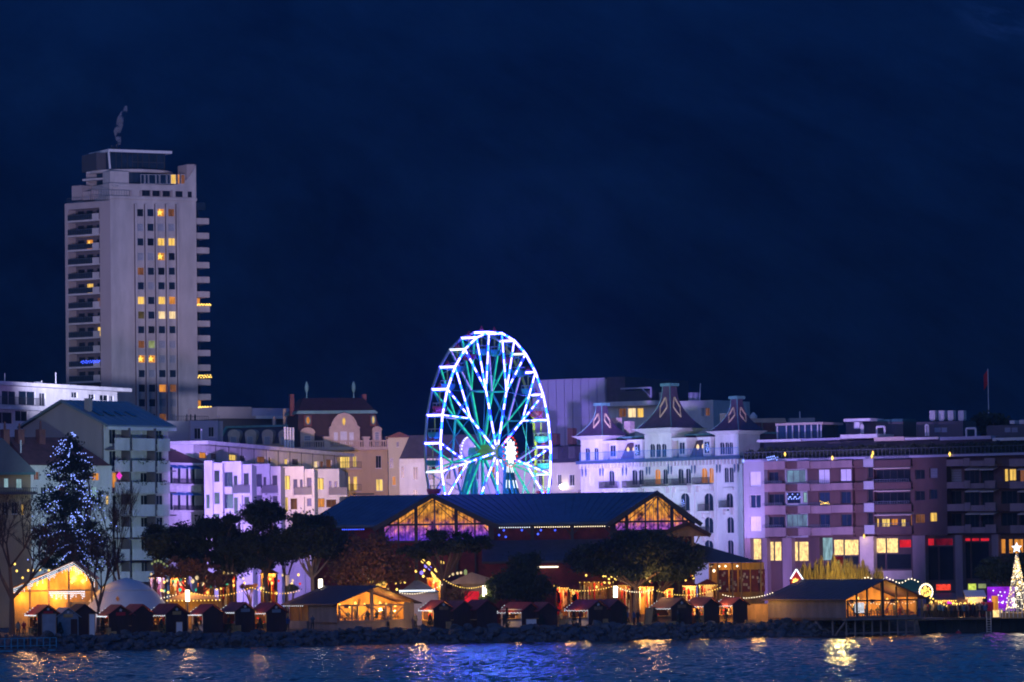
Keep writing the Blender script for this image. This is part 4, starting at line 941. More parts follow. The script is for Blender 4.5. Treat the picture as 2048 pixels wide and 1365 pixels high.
# ================================================================== covered market hall
k8 = K(640, 960, 2.6256)
def hall():
    Yg = 560.0; fr = Fr(Vector((0, Yg, gz(Yg))), 0.0)
    T = thing('market_hall', 'long iron market hall with dark blue roof and two glowing glass gables', 'market hall', fr.O)
    u = lambda x, y, w=0.0: fr.uv(*k8(x, y), w)[0]; z = lambda x, y, w=0.0: fr.uv(*k8(x, y), w)[1]
    ze = z(1200, 222); yr = 9.0; zr = z(1100, 78, yr)
    uL = u(60, 150, yr); uR = u(1860, 100, yr); yb = 18.0
    ua, ub, uc = u(330, 238), u(590, 85), u(892, 230); ua2, ub2, uc2 = u(1545, 222), u(1768, 62), u(1955, 228)
    zg = z(590, 88); zg2 = z(1768, 64); t = .28
    zg = zg2 = (zg + zg2) / 2; zr = zg - .02
    def slab(name, pts, m='roof_navy'):
        b = MB(); k = len(pts); up = [(p[0], p[1], p[2] + t) for p in pts]
        b.poly(list(reversed(pts))).poly(up)
        for i in range(k): j = (i + 1) % k; b.poly([pts[i], pts[j], up[j], up[i]])
        return b.build(name, M[m], T)
    # main roof: front slope pieces between the gables, back slope, hip ends
    ov = -.9; zo = ze - .35
    hipL = uL + 2.5
    f1 = slab('roof', [(uL - 3.5, ov, zo), (ua - .4, ov, zo), (ub, yr, zr), (hipL, yr, zr)])
    f2 = slab('roof', [(uc + .4, ov, zo), (ua2 - .4, ov, zo), (ub2, yr, zr), (ub, yr, zr)])
    slab('roof', [(uR + 3, yb + .9, zo), (uL - 3.5, yb + .9, zo), (hipL, yr, zr), (ub2, yr, zr)])
    slab('roof', [(uL - 3.5, yb + .9, zo), (uL - 3.5, ov, zo), (hipL, yr, zr)])
    # cross gables, ridge running back from the glass face
    yg = -1.6
    for (a, b_, c, zp) in ((ua, ub, uc, zg), (ua2, ub2, uc2, zg2)):
        slab('gable_roof', [(a - 1.1, yg, ze - .55), (b_, yg, zp), (b_, yr + .2, zp), (a - 1.1, yr + .2 if a != ua else 6, ze - .55)])
        slab('gable_roof', [(b_, yg, zp), (c + 1.1, yg, ze - .55), (c + 1.1, yr + .2, ze - .55), (b_, yr + .2, zp)])
        for (p, q) in (((a - 1.1, ze - .62), (b_, zp - .07)), ((b_, zp - .07), (c + 1.1, ze - .62))):
            MB().bar((p[0], yg - .12, p[1]), (q[0], yg - .12, q[1]), .18, .55).build('bargeboard', M['iron'], T)
    # seams on the roofs
    for i in range(26):
        s = i / 25; x0 = uc + .4 + (ua2 - uc - .8) * s; x1 = ub + (ub2 - ub) * s
        MB().bar((x0, ov, zo + t + .02), (x1, yr, zr + t + .02), .05, .06).build('seam', M['roof_navy'], f2)
    for i in range(14):
        s = i / 13; x0 = uL - 3.5 + (ua - .4 - uL + 3.5) * s; x1 = hipL + (ub - hipL) * s
        MB().bar((x0, ov, zo + t + .02), (x1, yr, zr + t + .02), .05, .06).build('seam', M['roof_navy'], f1)
    # glass gables: posts, panes, thin glazing bars
    gm = bpy.data.materials.new('gable_light'); gm.use_nodes = True; tr = gm.node_tree; n = tr.nodes; l = tr.links; n.remove(n['Principled BSDF'])
    em = n.new('ShaderNodeEmission'); l.new(em.outputs[0], n['Material Output'].inputs[0])
    tc = n.new('ShaderNodeTexCoord'); sx = n.new('ShaderNodeSeparateXYZ'); l.new(tc.outputs['Object'], sx.inputs[0])
    no = n.new('ShaderNodeTexNoise'); no.inputs['Scale'].default_value = .9; no.inputs['Detail'].default_value = 5; mpn = n.new('ShaderNodeMapping'); mpn.inputs['Rotation'].default_value = (0, R(28), 0); mpn.inputs['Scale'].default_value = (1.5, 1, 1.1)
    l.new(tc.outputs['Object'], mpn.inputs[0]); l.new(mpn.outputs[0], no.inputs['Vector'])
    hgt = n.new('ShaderNodeMapRange'); hgt.inputs[1].default_value = ze - 2.2; hgt.inputs[2].default_value = ze + 2.0; l.new(sx.outputs[2], hgt.inputs[0])
    ad = n.new('ShaderNodeMath'); ad.operation = 'MULTIPLY_ADD'; ad.inputs[1].default_value = .9; ad.inputs[2].default_value = -.45; l.new(no.outputs[0], ad.inputs[0])
    ad2 = n.new('ShaderNodeMath'); ad2.operation = 'ADD'; l.new(ad.outputs[0], ad2.inputs[0]); l.new(hgt.outputs[0], ad2.inputs[1])
    cr = n.new('ShaderNodeValToRGB'); e = cr.color_ramp.elements; e[0].position = .12; e[0].color = (.16, .05, .75, 1); e[1].position = .85; e[1].color = (1.0, .40, .05, 1)
    e2 = cr.color_ramp.elements.new(.38); e2.color = (.50, .12, .60, 1); e3 = cr.color_ramp.elements.new(.6); e3.color = (.95, .30, .08, 1)
    l.new(ad2.outputs[0], cr.inputs[0]); l.new(cr.outputs[0], em.inputs[0])
    n2 = n.new('ShaderNodeTexNoise'); n2.inputs['Scale'].default_value = .9; n2.inputs['Detail'].default_value = 6; n2.inputs['Roughness'].default_value = .7; l.new(mpn.outputs[0], n2.inputs['Vector'])
    m2 = n.new('ShaderNodeMapRange'); m2.inputs[1].default_value = .36; m2.inputs[2].default_value = .66; m2.inputs[3].default_value = .05; m2.inputs[4].default_value = 1.35; l.new(n2.outputs[0], m2.inputs[0]); l.new(m2.outputs[0], em.inputs[1])
    for (a, b_, c, zp, posts) in ((ua, ub, uc, zg, [0, .14, .305, .55 - .09, .66, .70, .85, 1.0]), (ua2, ub2, uc2, zg2, [0, .25, .47, .58, .75, 1.0])):
        posts = sorted(set([0, .145, .31, .485, .685, .86, 1.0]) if a == ua else set([0, .16, .40, .56, .74, .88, 1.0]))
        zb = z(600, 318) if a == ua else z(1700, 262)
        top = lambda x: (ze - .45 + (zp - ze + .3) * ((x - a) / (b_ - a) if x < b_ else (c - x) / (c - b_))) - .1
        g = link('glass_gable', None, T)
        for p, q in zip(posts, posts[1:]):
            x0, x1 = a + (c - a) * p, a + (c - a) * q; xm = [x0] + ([b_] if x0 < b_ < x1 else []) + [x1]
            pts = [(x0, zb), (x1, zb)] + [(x, max(top(x), zb + .05)) for x in reversed(xm)]
            pb = MB(); pb.poly([(p_[0], .12, p_[1]) for p_ in pts]); pb.build('pane', gm, g)
            nb_ = max(2, int((x1 - x0) / .42)); mb = MB()
            for i in range(1, nb_):
                x = x0 + (x1 - x0) * i / nb_; mb.box(x - .025, .02, zb, x + .025, .1, max(top(x), zb + .1))
            mb.build('glazing_bars', M['iron'], g)
        for i, p in enumerate(posts):
            x = a + (c - a) * p; w = .42 if (a == ua and i in (2, 4)) or (a != ua and i in (1, 4)) else .2 if 0 < i < len(posts) - 1 else .4
            MB().box(x - w / 2, -.15, 0, x + w / 2, .28, max(top(x), zb) + .1).build('column', M['iron'], g)
        MB().box(a, -.2, zb - .25, c, .2, zb).build('beam', M['iron'], g)
        tm = MB(); zt_ = ze - .1; tm.bar((a + .6, .04, zt_), (c - .6, .04, zt_), .12, .24)
        for s_ in (.22, .36): tm.bar((b_, .04, zp - .5), (b_ - (b_ - a) * s_ * 2, .04, zt_), .09).bar((b_, .04, zp - .5), (b_ + (c - b_) * s_ * 2, .04, zt_), .09)
        tm.build('truss', M['iron'], g)
    lamp('hall_glow', ((ua + uc) / 2, -1.0, ze + .5), 60, (.6, .25, 1.0), 1.0, T); lamp('hall_glow', ((ua2 + uc2) / 2, -1.2, ze + 1.5), 90, (.25, .2, 1.0), 1.0, T)
    # curtain walls below the eaves and the iron columns with brackets
    for (x0, x1) in ((uL - 2, ua - .3), (uc + .3, ua2 - .3)):
        MB().box(x0, .8, 0, x1, 1.0, ze - .4).build('curtain_wall', M['maroon_curtain'], T)
        nc = max(2, int((x1 - x0) / 4.1))
        for i in range(nc + 1):
            x = x0 + (x1 - x0) * i / nc; b = MB(); b.box(x - .2, -.2, 0, x + .2, .2, ze - .35)
            for s in (-1, 1): b.bar((x, 0, ze - 1.7), (x + s * 1.1, 0, ze - .45), .14)
            b.build('column', M['iron'], T)
            if i < nc and x0 > ua:
                xa, xb = x + .35, x0 + (x1 - x0) * (i + 1) / nc - .35
                bulbs('eave_lights', [(xa + (xb - xa) * j / 15, -.6, ze - .62) for j in range(16)], .075, 'bulb_warm' if i else 'bulb_white', T)
        MB().box(x0, -.35, ze - .5, x1, .35, ze - .36).build('eave_beam', M['iron'], T)
    mb = MB()
    for (x, y) in ((940, 290), (965, 265), (975, 300), (1060, 265), (1160, 265), (1235, 265), (1145, 285)): mb.octa((u(x, y), .5, z(x, y)), .16)
    mb.build('blue_bulbs', M['bulb_deepblue'], T)
    bulbs('eave_lights', [(u(120 + i * 10, 262), -.8, z(120, 262)) for i in range(12)], .1, 'bulb_deepblue', T)
    MB().box(uL - 2, yb - .3, 0, uR + 2, yb - .1, ze - .4).build('back_wall', M['maroon_curtain'], T)
    for (x0, x1, zz_) in ((ua, uc, z(600, 318) - .26), (ua2, uc2, z(1700, 262) - .26)): MB().box(x0, .3, 0, x1, .45, zz_).build('curtain_wall', M['maroon_curtain'], T)
    # lower lean-to roofs toward the lake
    za, zb_ = z(1000, 330), z(1000, 440, -7)
    slab('lean_to_roof', [(uc - 1, -7.2, zb_), (ua2 + 2, -7.2, zb_), (ua2 + 2, -.4, za), (uc - 1, -.4, za)], 'roof_slate')
    MB().box(uc - .5, -6.6, 0, ua2 + 1.5, -6.4, zb_ - .1).build('lean_to_wall', M['maroon_curtain'], T)
    bulbs('eave_lights', [(u(1130 + i * 6.2, 458, -7.2), -7.3, z(1190, 458, -7.2)) for i in range(20)], .12, 'bulb_warm', T)
    # porch at the right end with flared roof on brackets
    xa, xp, xb = u(1830, 250, -3), u(1935, 238, -3), u(2050, 295, -3); zpo = z(1935, 232, -3); zpe = z(2040, 298, -3)
    MB().hexa([(xa - 1.5, -3.6, zpe + .15), (xp, -3.6, zpo), (xp, 3, zpo), (xa - 1.5, 3, zpe + .15), (xa - 1.5, -3.6, zpe + .4), (xp, -3.6, zpo + .25), (xp, 3, zpo + .25), (xa - 1.5, 3, zpe + .4)]).hexa([(xp, -3.6, zpo), (xb, -3.6, zpe), (xb, 3, zpe), (xp, 3, zpo), (xp, -3.6, zpo + .25), (xb, -3.6, zpe + .25), (xb, 3, zpe + .25), (xp, 3, zpo + .25)]).build('porch_roof', M['hut_red'], T)
    b = MB()
    for x in (xa + 1.2, xb - 2.2): b.box(x - .15, -3.2, 0, x + .15, -2.9, zpe + .3); b.bar((x, -3.05, zpe - 1.6), (x + .9, -3.05, zpe + .25), .14); b.bar((x, -3.05, zpe - 1.6), (x - .9, -3.05, zpe + .45), .14)
    b.build('porch_posts', M['wood'], T)
    MB().prismy([(xa - 1.2, zpe + .1), (xb - .3, zpe + .02), (xp, zpo - .05)], -3.3, -3.1).build('porch_gable', M['wood'], T)
    for (p, q) in (((xa - 1.5, zpe + .2), (xp, zpo + .1)), ((xp, zpo + .1), (xb, zpe + .1))): MB().bar((p[0], -3.7, p[1]), (q[0], -3.7, q[1]), .16, .5).build('porch_fascia', M['hut_dark'], T)
    # hip roof of the right-hand pavilion
    fr2 = Fr(Vector((0, 556, gz(556))), 0)
    k5 = K(1150, 1060, 5.12); U = lambda x, y: fr2.uv(*k5(x, y))[0]; Zz = lambda x, y: fr2.uv(*k5(x, y))[1]
    P = thing('restaurant_pavilion', 'low hip-roofed pavilion with orange lit ceiling and menu panels beside the market hall', 'pavilion', fr2.O)
    a, b_ = U(1050, 330), U(1900, 330); e_ = Zz(1600, 335); top_ = Zz(1260, 140); c1 = U(1000, 150); c2 = U(1270, 150)
    MB().poly([(a, -1, e_), (b_, -1, e_), (c2, 5, top_), (c1, 5, top_)]).poly([(b_, -1, e_), (b_, 11, e_), (c2, 5, top_)]).poly([(a, 11, e_), (a, -1, e_), (c1, 5, top_)]).poly([(b_, 11, e_), (a, 11, e_), (c1, 5, top_), (c2, 5, top_)]).poly([(a, -1, e_ - .02), (a, 11, e_ - .02), (b_, 11, e_ - .02), (b_, -1, e_ - .02)]).build('roof', M['roof_slate'], P)
    MB().box(U(1380, 400), 3, 0, U(1950, 400), 3.2, e_ - .05).build('back_wall', M['wood_light'], P)
    for x in (1390, 1460, 1610, 1700, 1900): MB().box(U(x, 400) - .1, -.4, 0, U(x, 400) + .1, -.2, e_ - .03).build('post', M['wood'], P)
    lamp('pavilion_lamp', (U(1550, 380), 1.0, e_ - .8), 130, (1, .5, .12), .3, P)
    bulbs('ceiling_bulbs', [(U(x, 380), -.3, e_ - .45) for x in (1390, 1475, 1540, 1660)], .16, 'bulb_warm', P, False)
    for i, (x0, x1) in enumerate(((1470, 1570), (1585, 1660), (1680, 1790), (1800, 1945))):
        f = MB().box(U(x0, 500), -.15, Zz(1600, 640), U(x1, 500), -.05, Zz(1600, 410)).build('menu_panel', M['maroon_curtain'], P)
        pm = MB()
        for q in range(9): cx = random.uniform(.1, .9); cz = random.uniform(.1, .9); w = U(x1, 500) - U(x0, 500); h = Zz(1600, 410) - Zz(1600, 640); pm.box(U(x0, 500) + w * cx - .12, -.17, Zz(1600, 640) + h * cz - .15, U(x0, 500) + w * cx + .12, -.153, Zz(1600, 640) + h * cz + .15)
        tag(pm.build('panel_print', M['stone_pink'], f), None, None, kind='stuff')
hall()
# ================================================================== three-towered hotel
k6 = K(1060, 740, 3.7913)
def hotel():
    fr = frame2(1160, 664, 1486, 641, 930); T = thing('turreted_hotel', 'white hotel with three steep concave turret roofs and arched windows', 'hotel', fr.O, fr.a)
    u = lambda x, y, w=0.0: fr.uv(*k6(x, y), w)[0]; z = lambda x, y, w=0.0: fr.uv(*k6(x, y), w)[1]
    zc = (z(500, 712) + z(1500, 680)) / 2; U0, U1 = u(386, 850), u(1612, 850)
    cy = lambda x: -37 * (x - 385) / 1225   # eaves climb to the right in the picture
    rowA = [(455, 485), (492, 522), (600, 635), (655, 690), (775, 810), (825, 860), (950, 985), (1010, 1040), (1125, 1160), (1182, 1216), (1303, 1340), (1360, 1390), (1475, 1502), (1512, 1540)]
    rs = []
    for i, (a, b) in enumerate(rowA): y = 768 + cy(a) * .85; rs.append(fr.rect(*k6(a - 4, y), *k6(b + 4, y + 116)) + ('o' if i in (6, 10, 11) else 'b' if i in (0, 3) else 'n',))
    for j, (y0, h, xs) in enumerate(((935, 135, ((480, 520), (620, 670), (800, 850), (970, 1020), (1145, 1207), (1322, 1386), (1490, 1536))), (1115, 125, ((480, 520), (620, 670), (800, 850), (970, 1020), (1145, 1207), (1325, 1386), (1495, 1542))), (1290, 120, ((1145, 1207), (1325, 1386), (1500, 1540))))):
        for (a, b) in xs: rs.append(fr.rect(*k6(a - 4, y0), *k6(b + 4, y0 + h)) + ('n',))
    facade(T, U0, U1, 0, zc, rs, M['stucco_white'], 'frame_white', D=14, bars=1, arch=True, set_in=.14, th=.4)
    MB().box(U0 - .3, -.75, zc, U1 + .3, 14, zc + .45).build('cornice', M['roof_navy'], T)
    n = 46
    for i in range(n): x = U0 + (U1 - U0) * (i + .5) / n; MB().box(x - .13, -.6, zc - .7, x + .13, -.003, zc - .003).build('dentil', M['stucco_white'], T)
    for x in (405, 432, 540, 562, 712, 738, 893, 915, 1058, 1080, 1235, 1258, 1425, 1448, 1560, 1585):
        uu = u(x, 780 + cy(x)); zz = z(x, 735 + cy(x)); MB().lathe([(.04, -1.5), (.10, -1.2), (.13, -.6), (.09, -.2), (.12, 0)], (uu, -.25, zz), 8).build('pendant_bracket', M['roof_navy'], T)
    for x in (560, 725, 875, 1072, 1240, 1408):
        uu = u(x, 850); MB().box(uu - .22, -.16, 0, uu + .22, -.003, zc - .71).build('pilaster', M['stucco_white'], T)
    # window hoods as paired arches above
    for (x0, x1, y) in ((560, 700, 900), (735, 870, 895), (885, 1060, 885), (1085, 1225, 878), (1265, 1400, 870), (1130, 1220, 1078), (1310, 1400, 1072), (1310, 1400, 1245), (1470, 1550, 1045)):
        a, b, zz = u(x0, y), u(x1, y), z((x0 + x1) / 2, y)
        MB().box(a, -1.1, zz - .22, b, -.003, zz).build('balcony_slab', M['stucco_white'], T); railing(T, a, b, zz, zz + 1.0, 'dark_metal', .13, -1.05)
        for x in (a + .25, b - .25): MB().prismy([(x - .14, zz - .22), (x + .14, zz - .22), (x + .1, zz - 1.0), (x - .1, zz - 1.0)], -.7, -.003).build('console', M['stucco_white'], T)
    for (x0, x1, y) in ((1130, 1220, 930), (1308, 1398, 925), (1475, 1550, 905), (1310, 1398, 1108)): MB().box(u(x0, y), -.35, z(x0, y + 8), u(x1, y), -.003, z(x0, y - 10)).build('hood', M['stucco_white'], T)
    MB().box(U0, -.18, z(1400, 1085), U1, -.003, z(1400, 1073)).build('string_course', M['stucco_white'], T)
    # mansard behind a blue balustrade
    zm = z(1000, 505)
    MB().hexa([(U0 + .3, .5, zc + .45), (U1 - .3, .5, zc + .45), (U1 - .3, 13.5, zc + .45), (U0 + .3, 13.5, zc + .45), (U0 + 1.0, 2.6, zm), (U1 - 1.0, 2.6, zm), (U1 - 1.0, 11.5, zm), (U0 + 1.0, 11.5, zm)]).build('mansard_roof', M['roof_purple'], T)
    MB().box(U0 + .8, 2.3, zm, U1 - .8, 11.8, zm + .25).build('roof_ridge_cap', M['copper'], T)
    railing(T, U0 + .3, U1 - .3, zc + .45, zc + 1.65, 'awning_blue', .28, -.5)
    for (x0, x1, yt, yb) in ((605, 665, 560, 690), (792, 850, 552, 685), (1130, 1190, 538, 665), (1318, 1376, 532, 660)):
        a, b = u(x0, 600), u(x1, 600); zt = z(x0, yt); zb = zc + .45
        MB().box(a, -.1, zb, b, 2.2, zt).build('dormer', M['stucco_white'], T)
        MB().hexa([(a - .5, -.7, zt), (b + .4, -.6, zt), (b + .4, 2.4, zt), (a - .5, 2.4, zt), (a - .75, -.8, zt + .4), (b + .65, -.8, zt + .4), (b + .65, 2.4, zt + .4), (a - .75, 2.4, zt + .4)]).build('dormer_hood', M['stucco_white'], T)
        window(T, (a + .22, zb + .5, b - .22, zt - .25, 'n'), -.22, 'frame_white', .1, 1, False)
    mb = MB()
    for x, y in ((600, 615), (718, 605), (762, 605), (1120, 595), (1247, 585), (1288, 583)): mb.lathe([(.02, -.42), (.2, -.15), (.2, .15), (.02, .42)], (u(x, y), .7, z(x, y)), 8)
    mb.build('roof_oculus', M['lit_warmwhite'], T)
    for i, (x, y) in enumerate(((830, 615), (1365, 590), (1180, 1010))):
        bulbs('window_garland', [(u(x + 10 * math.sin(j * 1.9), y), -.6, z(x, y + 24 - j * 5)) for j in range(11)], .1, 'bulb_blue', T)
    # turrets
    for (x0, x1, yw0, yw1, f0, yr_, t0, t1, yt, wins) in (
            (386, 550, 530, 705, 348, 525, 492, 590, 300, ((420, 452), (488, 516))),
            (870, 1072, 485, 695, 812, 475, 977, 1112, 152, ((912, 945), (957, 990), (1000, 1032))),
            (1404, 1582, 492, 668, 1365, 485, 1492, 1606, 250, ((1440, 1472), (1480, 1506), (1512, 1536)))):
        a, b = u(x0, 600, -.5), u(x1, 600, -.5); w = b - a; zb = zc + .46; zt = z((x0 + x1) / 2, yw0, -.5)
        e = link('turret', None, T); e.location = (a, -.5, zb)
        h = zt - zb
        rr = [fr.rect(*k6(p - 3, 560 if x0 == 870 else 592 if x0 < 500 else 548), *k6(q + 3, 664 if x0 == 870 else 690 if x0 < 500 else 642), -.5) for p, q in wins]
        rr = [(r[0] - a, r[1] - zb, r[2] - a, r[3] - zb, 'n') for r in rr]
        facade(e, 0, w, 0, h, rr, M['stucco_white'], 'frame_white', D=w, bars=1, arch=True, sill=False, set_in=.12)
        fl = min(1.7, (a - u(f0, yr_, -.5)) * .8 + .2)
        MB().hexa([(0, 0, h), (w, 0, h), (w, w, h), (0, w, h), (-fl, -fl, h + fl * .55), (w + fl * .8, -fl, h + fl * .55), (w + fl * .8, w + fl, h + fl * .55), (-fl, w + fl, h + fl * .55)]).build('flared_cornice', M['stucco_white'], e)
        z0r = h + fl * .55; z1r = z((t0 + t1) / 2, yt, w / 2) - zb + .5; hw = w / 2 + fl * .62; tw = hw * .21
        prof = []
        for i in range(13):
            s = i / 12; hwid = tw + (hw - tw) * (1 - s) ** 2.3; prof.append((hwid * math.sqrt(2), z0r + (z1r - z0r) * s))
        m = MB(); m.lathe(prof, (w / 2, w / 2, 0), 4, a0=math.pi / 4); ro = m.build('turret_roof', M['roof_turret'], e)
        for sx_ in (-1, 1):
            m = MB()
            for (r0, za), (r1, zb2) in zip(prof, prof[1:]): m.bar((w / 2 + sx_ * r0 / 1.414, w / 2 - r0 / 1.414, za), (w / 2 + sx_ * r1 / 1.414, w / 2 - r1 / 1.414, zb2), .10, .10)
            m.build('hip_flashing', M['copper'], ro)
        MB().box(w / 2 - tw - .25, w / 2 - tw - .25, z1r - .02, w / 2 + tw + .25, w / 2 + tw + .25, z1r + .4).build('turret_cap', M['copper'], ro)
        # diamond ornaments on the two faces in view
        def hw_at(zz): s = (zz - z0r) / (z1r - z0r); return tw + (hw - tw) * (1 - s) ** 2.3
        cz = z0r + (z1r - z0r) * .50; dh = (z1r - z0r) * .235; dw = hw * .20
        D4 = [(0, -dh), (dw, 0), (0, dh), (-dw, 0)]
        for face in (0, 1):
            m = MB()
            for p, q in zip(D4, D4[1:] + D4[:1]):
                pts = []
                for (x, zz) in (p, ((p[0] + q[0]) / 2, (p[1] + q[1]) / 2), q):
                    o = hw_at(cz + zz) + .06
                    pts.append((w / 2 + x, w / 2 - o, cz + zz) if face == 0 else (w / 2 + o, w / 2 + x, cz + zz))
                m.bar(pts[0], pts[1], .16, .2).bar(pts[1], pts[2], .16, .2)
            m.build('diamond_ornament', M['stucco_ochre'], ro)
    for x, y0 in ((640, 365), (735, 390), (1463, 330)): MB().box(u(x, 400, 6) - .6, 6, zm, u(x, 400, 6) + .6, 7, z(x, y0, 6)).build('chimney', M['stone_pink'], T)
hotel()
def behind_mid():
    # windowless panelled hall
    fr = frame2(1075, 722, 1219, 716, 830); T = thing('panelled_hall', 'big windowless hall clad in violet-lit metal panels behind the wheel', 'building', fr.O, fr.a)
    u = lambda x, y: fr.uv(*k6(x, y))[0]; z = lambda x, y: fr.uv(*k6(x, y))[1]
    U0, U1 = u(20, 200), u(575, 200); z1 = z(350, 68); zm = z(350, 365)
    MB().box(U0, 0, 0, U1, 25, z1 - .2).build('core', M['stucco_grey'], T)
    n = 9
    for i in range(n):
        a, b = U0 + (U1 - U0) * i / n, U0 + (U1 - U0) * (i + 1) / n
        for (p, q) in ((zm + .08, z1), (zm - 11, zm)): MB().box(a + .05, -.2, p, b - .05, -.003, q).build('panel', M['metal_panel'], T)
    MB().box(U1 + .003, .5, z(500, 365), U1 + 3.2, 24, z1 + .1).build('stair_tower', M['roof_slate'], T)
    MB().box(U1 - 1.0, -.35, z(560, 190), U1 - .1, -.203, z(560, 75)).build('lit_strip_panel', M['metal_panel'], T)
    f2 = frame2(1214, 700, 1435, 690, 830); S = thing('flat_roofed_block', 'flat-roofed pale block with warm lit windows behind the hotel turrets', 'building', f2.O, f2.a)
    u = lambda x, y: f2.uv(*k6(x, y))[0]; z = lambda x, y: f2.uv(*k6(x, y))[1]
    rs = rects_of(f2, k6, [(672, 292, 728, 360, 'm'), (740, 290, 802, 362, 'w'), (810, 290, 860, 362, 'y'), (1300, 290, 1322, 350, 'h'), (1328, 288, 1362, 350, 'm')])
    zt = z(800, 270); facade(S, u(590, 320), u(1390, 320), 0, z(1300, 232), rs, M['stucco_white'], 'frame_white', D=12, bars=1)
    MB().box(u(590, 250) - .5, -1.5, z(800, 275), u(985, 250), -.003, z(800, 240)).build('roof_slab', M['stucco_white'], S)
    MB().box(u(625, 190), 2, z(1300, 232), u(880, 190), 9, z(800, 155)).build('plant_room', M['frame_dark'], S)
    fr_ = MB(); a, b, c, d = u(650, 140), u(880, 140), z(700, 215), z(700, 140); fr_.bar((a, 1.6, d), (b, 1.6, d), .25).bar((b, 1.6, c), (b, 1.6, d), .2).bar((u(810, 140), 1.6, d), (b, 1.6, c), .15); fr_.build('roof_frame', M['metal_panel'], S)
    MB().tube((u(1215, 200), 3, z(1215, 232)), (u(1222, 100), 3, z(1222, 98)), .1, .07).build('mast', M['frame_white'], S)
    for x in (905, 935, 1130, 1165): MB().tube((u(x, 180), 4, z(1300, 232)), (u(x, 180), 4, z(x, 168)), .5, .5, 10).build('roof_vent', M['metal_panel'], S)
    # yellow house right of the wheel and white house left of it
    k = K(800, 640, 3.7914)
    f3 = frame2(1092, 676, 1164, 672, 950); Q = thing('yellow_house', 'pale yellow house with a bright wall lamp between wheel and turreted hotel', 'house', f3.O, f3.a)
    u = lambda x, y: f3.uv(*k6(x, y))[0]; z = lambda x, y: f3.uv(*k6(x, y))[1]
    rs = rects_of(f3, k6, [(205, 795, 238, 880, 'd'), (296, 795, 336, 880, 'd'), (60, 795, 95, 880, 'd'), (130, 800, 165, 880, 'd'), (205, 985, 238, 1070, 'd')])
    ze = z(250, 705); facade(Q, u(-120, 800), u(392, 800), 0, ze, rs, M['stucco_yellow'], 'frame_white', D=10, bars=1)
    MB().hexa([(u(-120, 700) - .4, -.5, ze), (u(392, 700) + .3, -.5, ze), (u(392, 700) + .3, 10, ze), (u(-120, 700) - .4, 10, ze), (u(-120, 700) + 1, 2.5, z(250, 570)), (u(392, 700) - 1.5, 2.5, z(250, 570)), (u(392, 700) - 1.5, 8, z(250, 570)), (u(-120, 700) + 1, 8, z(250, 570))]).build('mansard_roof', M['roof_slate'], Q)
    for x in (60, 180, 310): MB().box(u(x, 640) - .6, .2, ze, u(x, 640) + .6, 4, ze + 2.4).build('dormer', M['roof_slate'], Q)
    for x, y0 in ((185, 440), (60, 480)): MB().box(u(x, 500) - .5, 4, z(250, 570) - .1, u(x, 500) + .5, 5, z(x, y0)).build('chimney', M['brown_panel'], Q)
    w = MB().lathe([(.12, -.4), (.42, -.1), (.42, .25), (.1, .4)], (u(266, 888), -.7, z(266, 888)), 10).build('wall_lamp', M['lamp_white'], Q); lamp('wall_lamp_light', (u(266, 860), -1.0, z(266, 870)), 60, (1, .85, .6), .3, Q)
    MB().box(u(200, 925), -1.0, z(250, 935), u(392, 925), -.003, z(250, 915)).build('balcony_slab', M['stucco_yellow'], Q)
    f4 = frame2(806, 690, 968, 690, 940); V = thing('slate_mansard_house', 'cream house with dark slate mansard seen through the left side of the wheel', 'house', f4.O, f4.a)
    u = lambda x, y: f4.uv(*k(x, y))[0]; z = lambda x, y: f4.uv(*k(x, y))[1]
    rs = rects_of(f4, k, [(100, 1115, 135, 1215, 'd'), (215, 1110, 255, 1215, 'd'), (350, 1110, 385, 1210, 'd'), (440, 1110, 475, 1210, 'm'), (560, 1110, 600, 1210, 'd'), (680, 1110, 720, 1210, 'o'), (100, 1290, 135, 1380, 'd'), (215, 1290, 255, 1380, 'd'), (10, 1110, 30, 1200, 'd')])
    ze = z(200, 1052); facade(V, u(-5, 1100), u(790, 1100), 0, ze, rs, M['stucco_white'], 'frame_white', D=12, bars=1)
    MB().hexa([(u(-5, 1040), -.5, ze), (u(790, 1040), -.5, ze), (u(790, 1040), 12, ze), (u(-5, 1040), 12, ze), (u(70, 880), 3, z(200, 870)), (u(740, 880), 3, z(200, 870)), (u(740, 880), 9, z(200, 870)), (u(70, 880), 9, z(200, 870))]).build('mansard_roof', M['roof_slate'], V)
    n = 34
    for i in range(n): x = u(-5, 1060) + (u(790, 1060) - u(-5, 1060)) * (i + .5) / n; MB().box(x - .14, -.35, ze - .55, x + .14, -.003, ze - .003).build('dentil', M['stucco_white'], V)
    MB().box(u(455, 990) - .1, .2, z(455, 1010), u(490, 990), 3, z(455, 945)).build('dormer', M['stucco_white'], V)
    MB().box(u(860, 740), 9, 0, u(985, 740), 15, z(900, 690)).build('lit_stair_tower', M['lit_dim'], V) if False else None
    f5 = frame2(774, 708, 812, 708, 900); Z5 = thing('narrow_cream_house', 'narrow cream house between baroque hotel and slate mansard house', 'house', f5.O, f5.a)
    u = lambda x, y: f5.uv(*k4(x, y))[0]; z = lambda x, y: f5.uv(*k4(x, y))[1]
    ze = z(1880, 525); facade(Z5, u(1805, 700), u(2005, 700), 0, ze, rects_of(f5, k4, [(1878, 565, 1902, 610, 'd'), (1820, 715, 1852, 800, 'd'), (1900, 715, 1930, 800, 'd'), (1842, 880, 1872, 960, 'o')]), M['stucco_yellow'], 'frame_white', D=9, bars=1)
    MB().prismy([(u(1800, 520) - .3, ze), (u(2005, 520) + .3, ze), (u(1905, 520), ze + .9)], -.5, 9).build('roof', M['roof_tile'], Z5)
behind_mid()
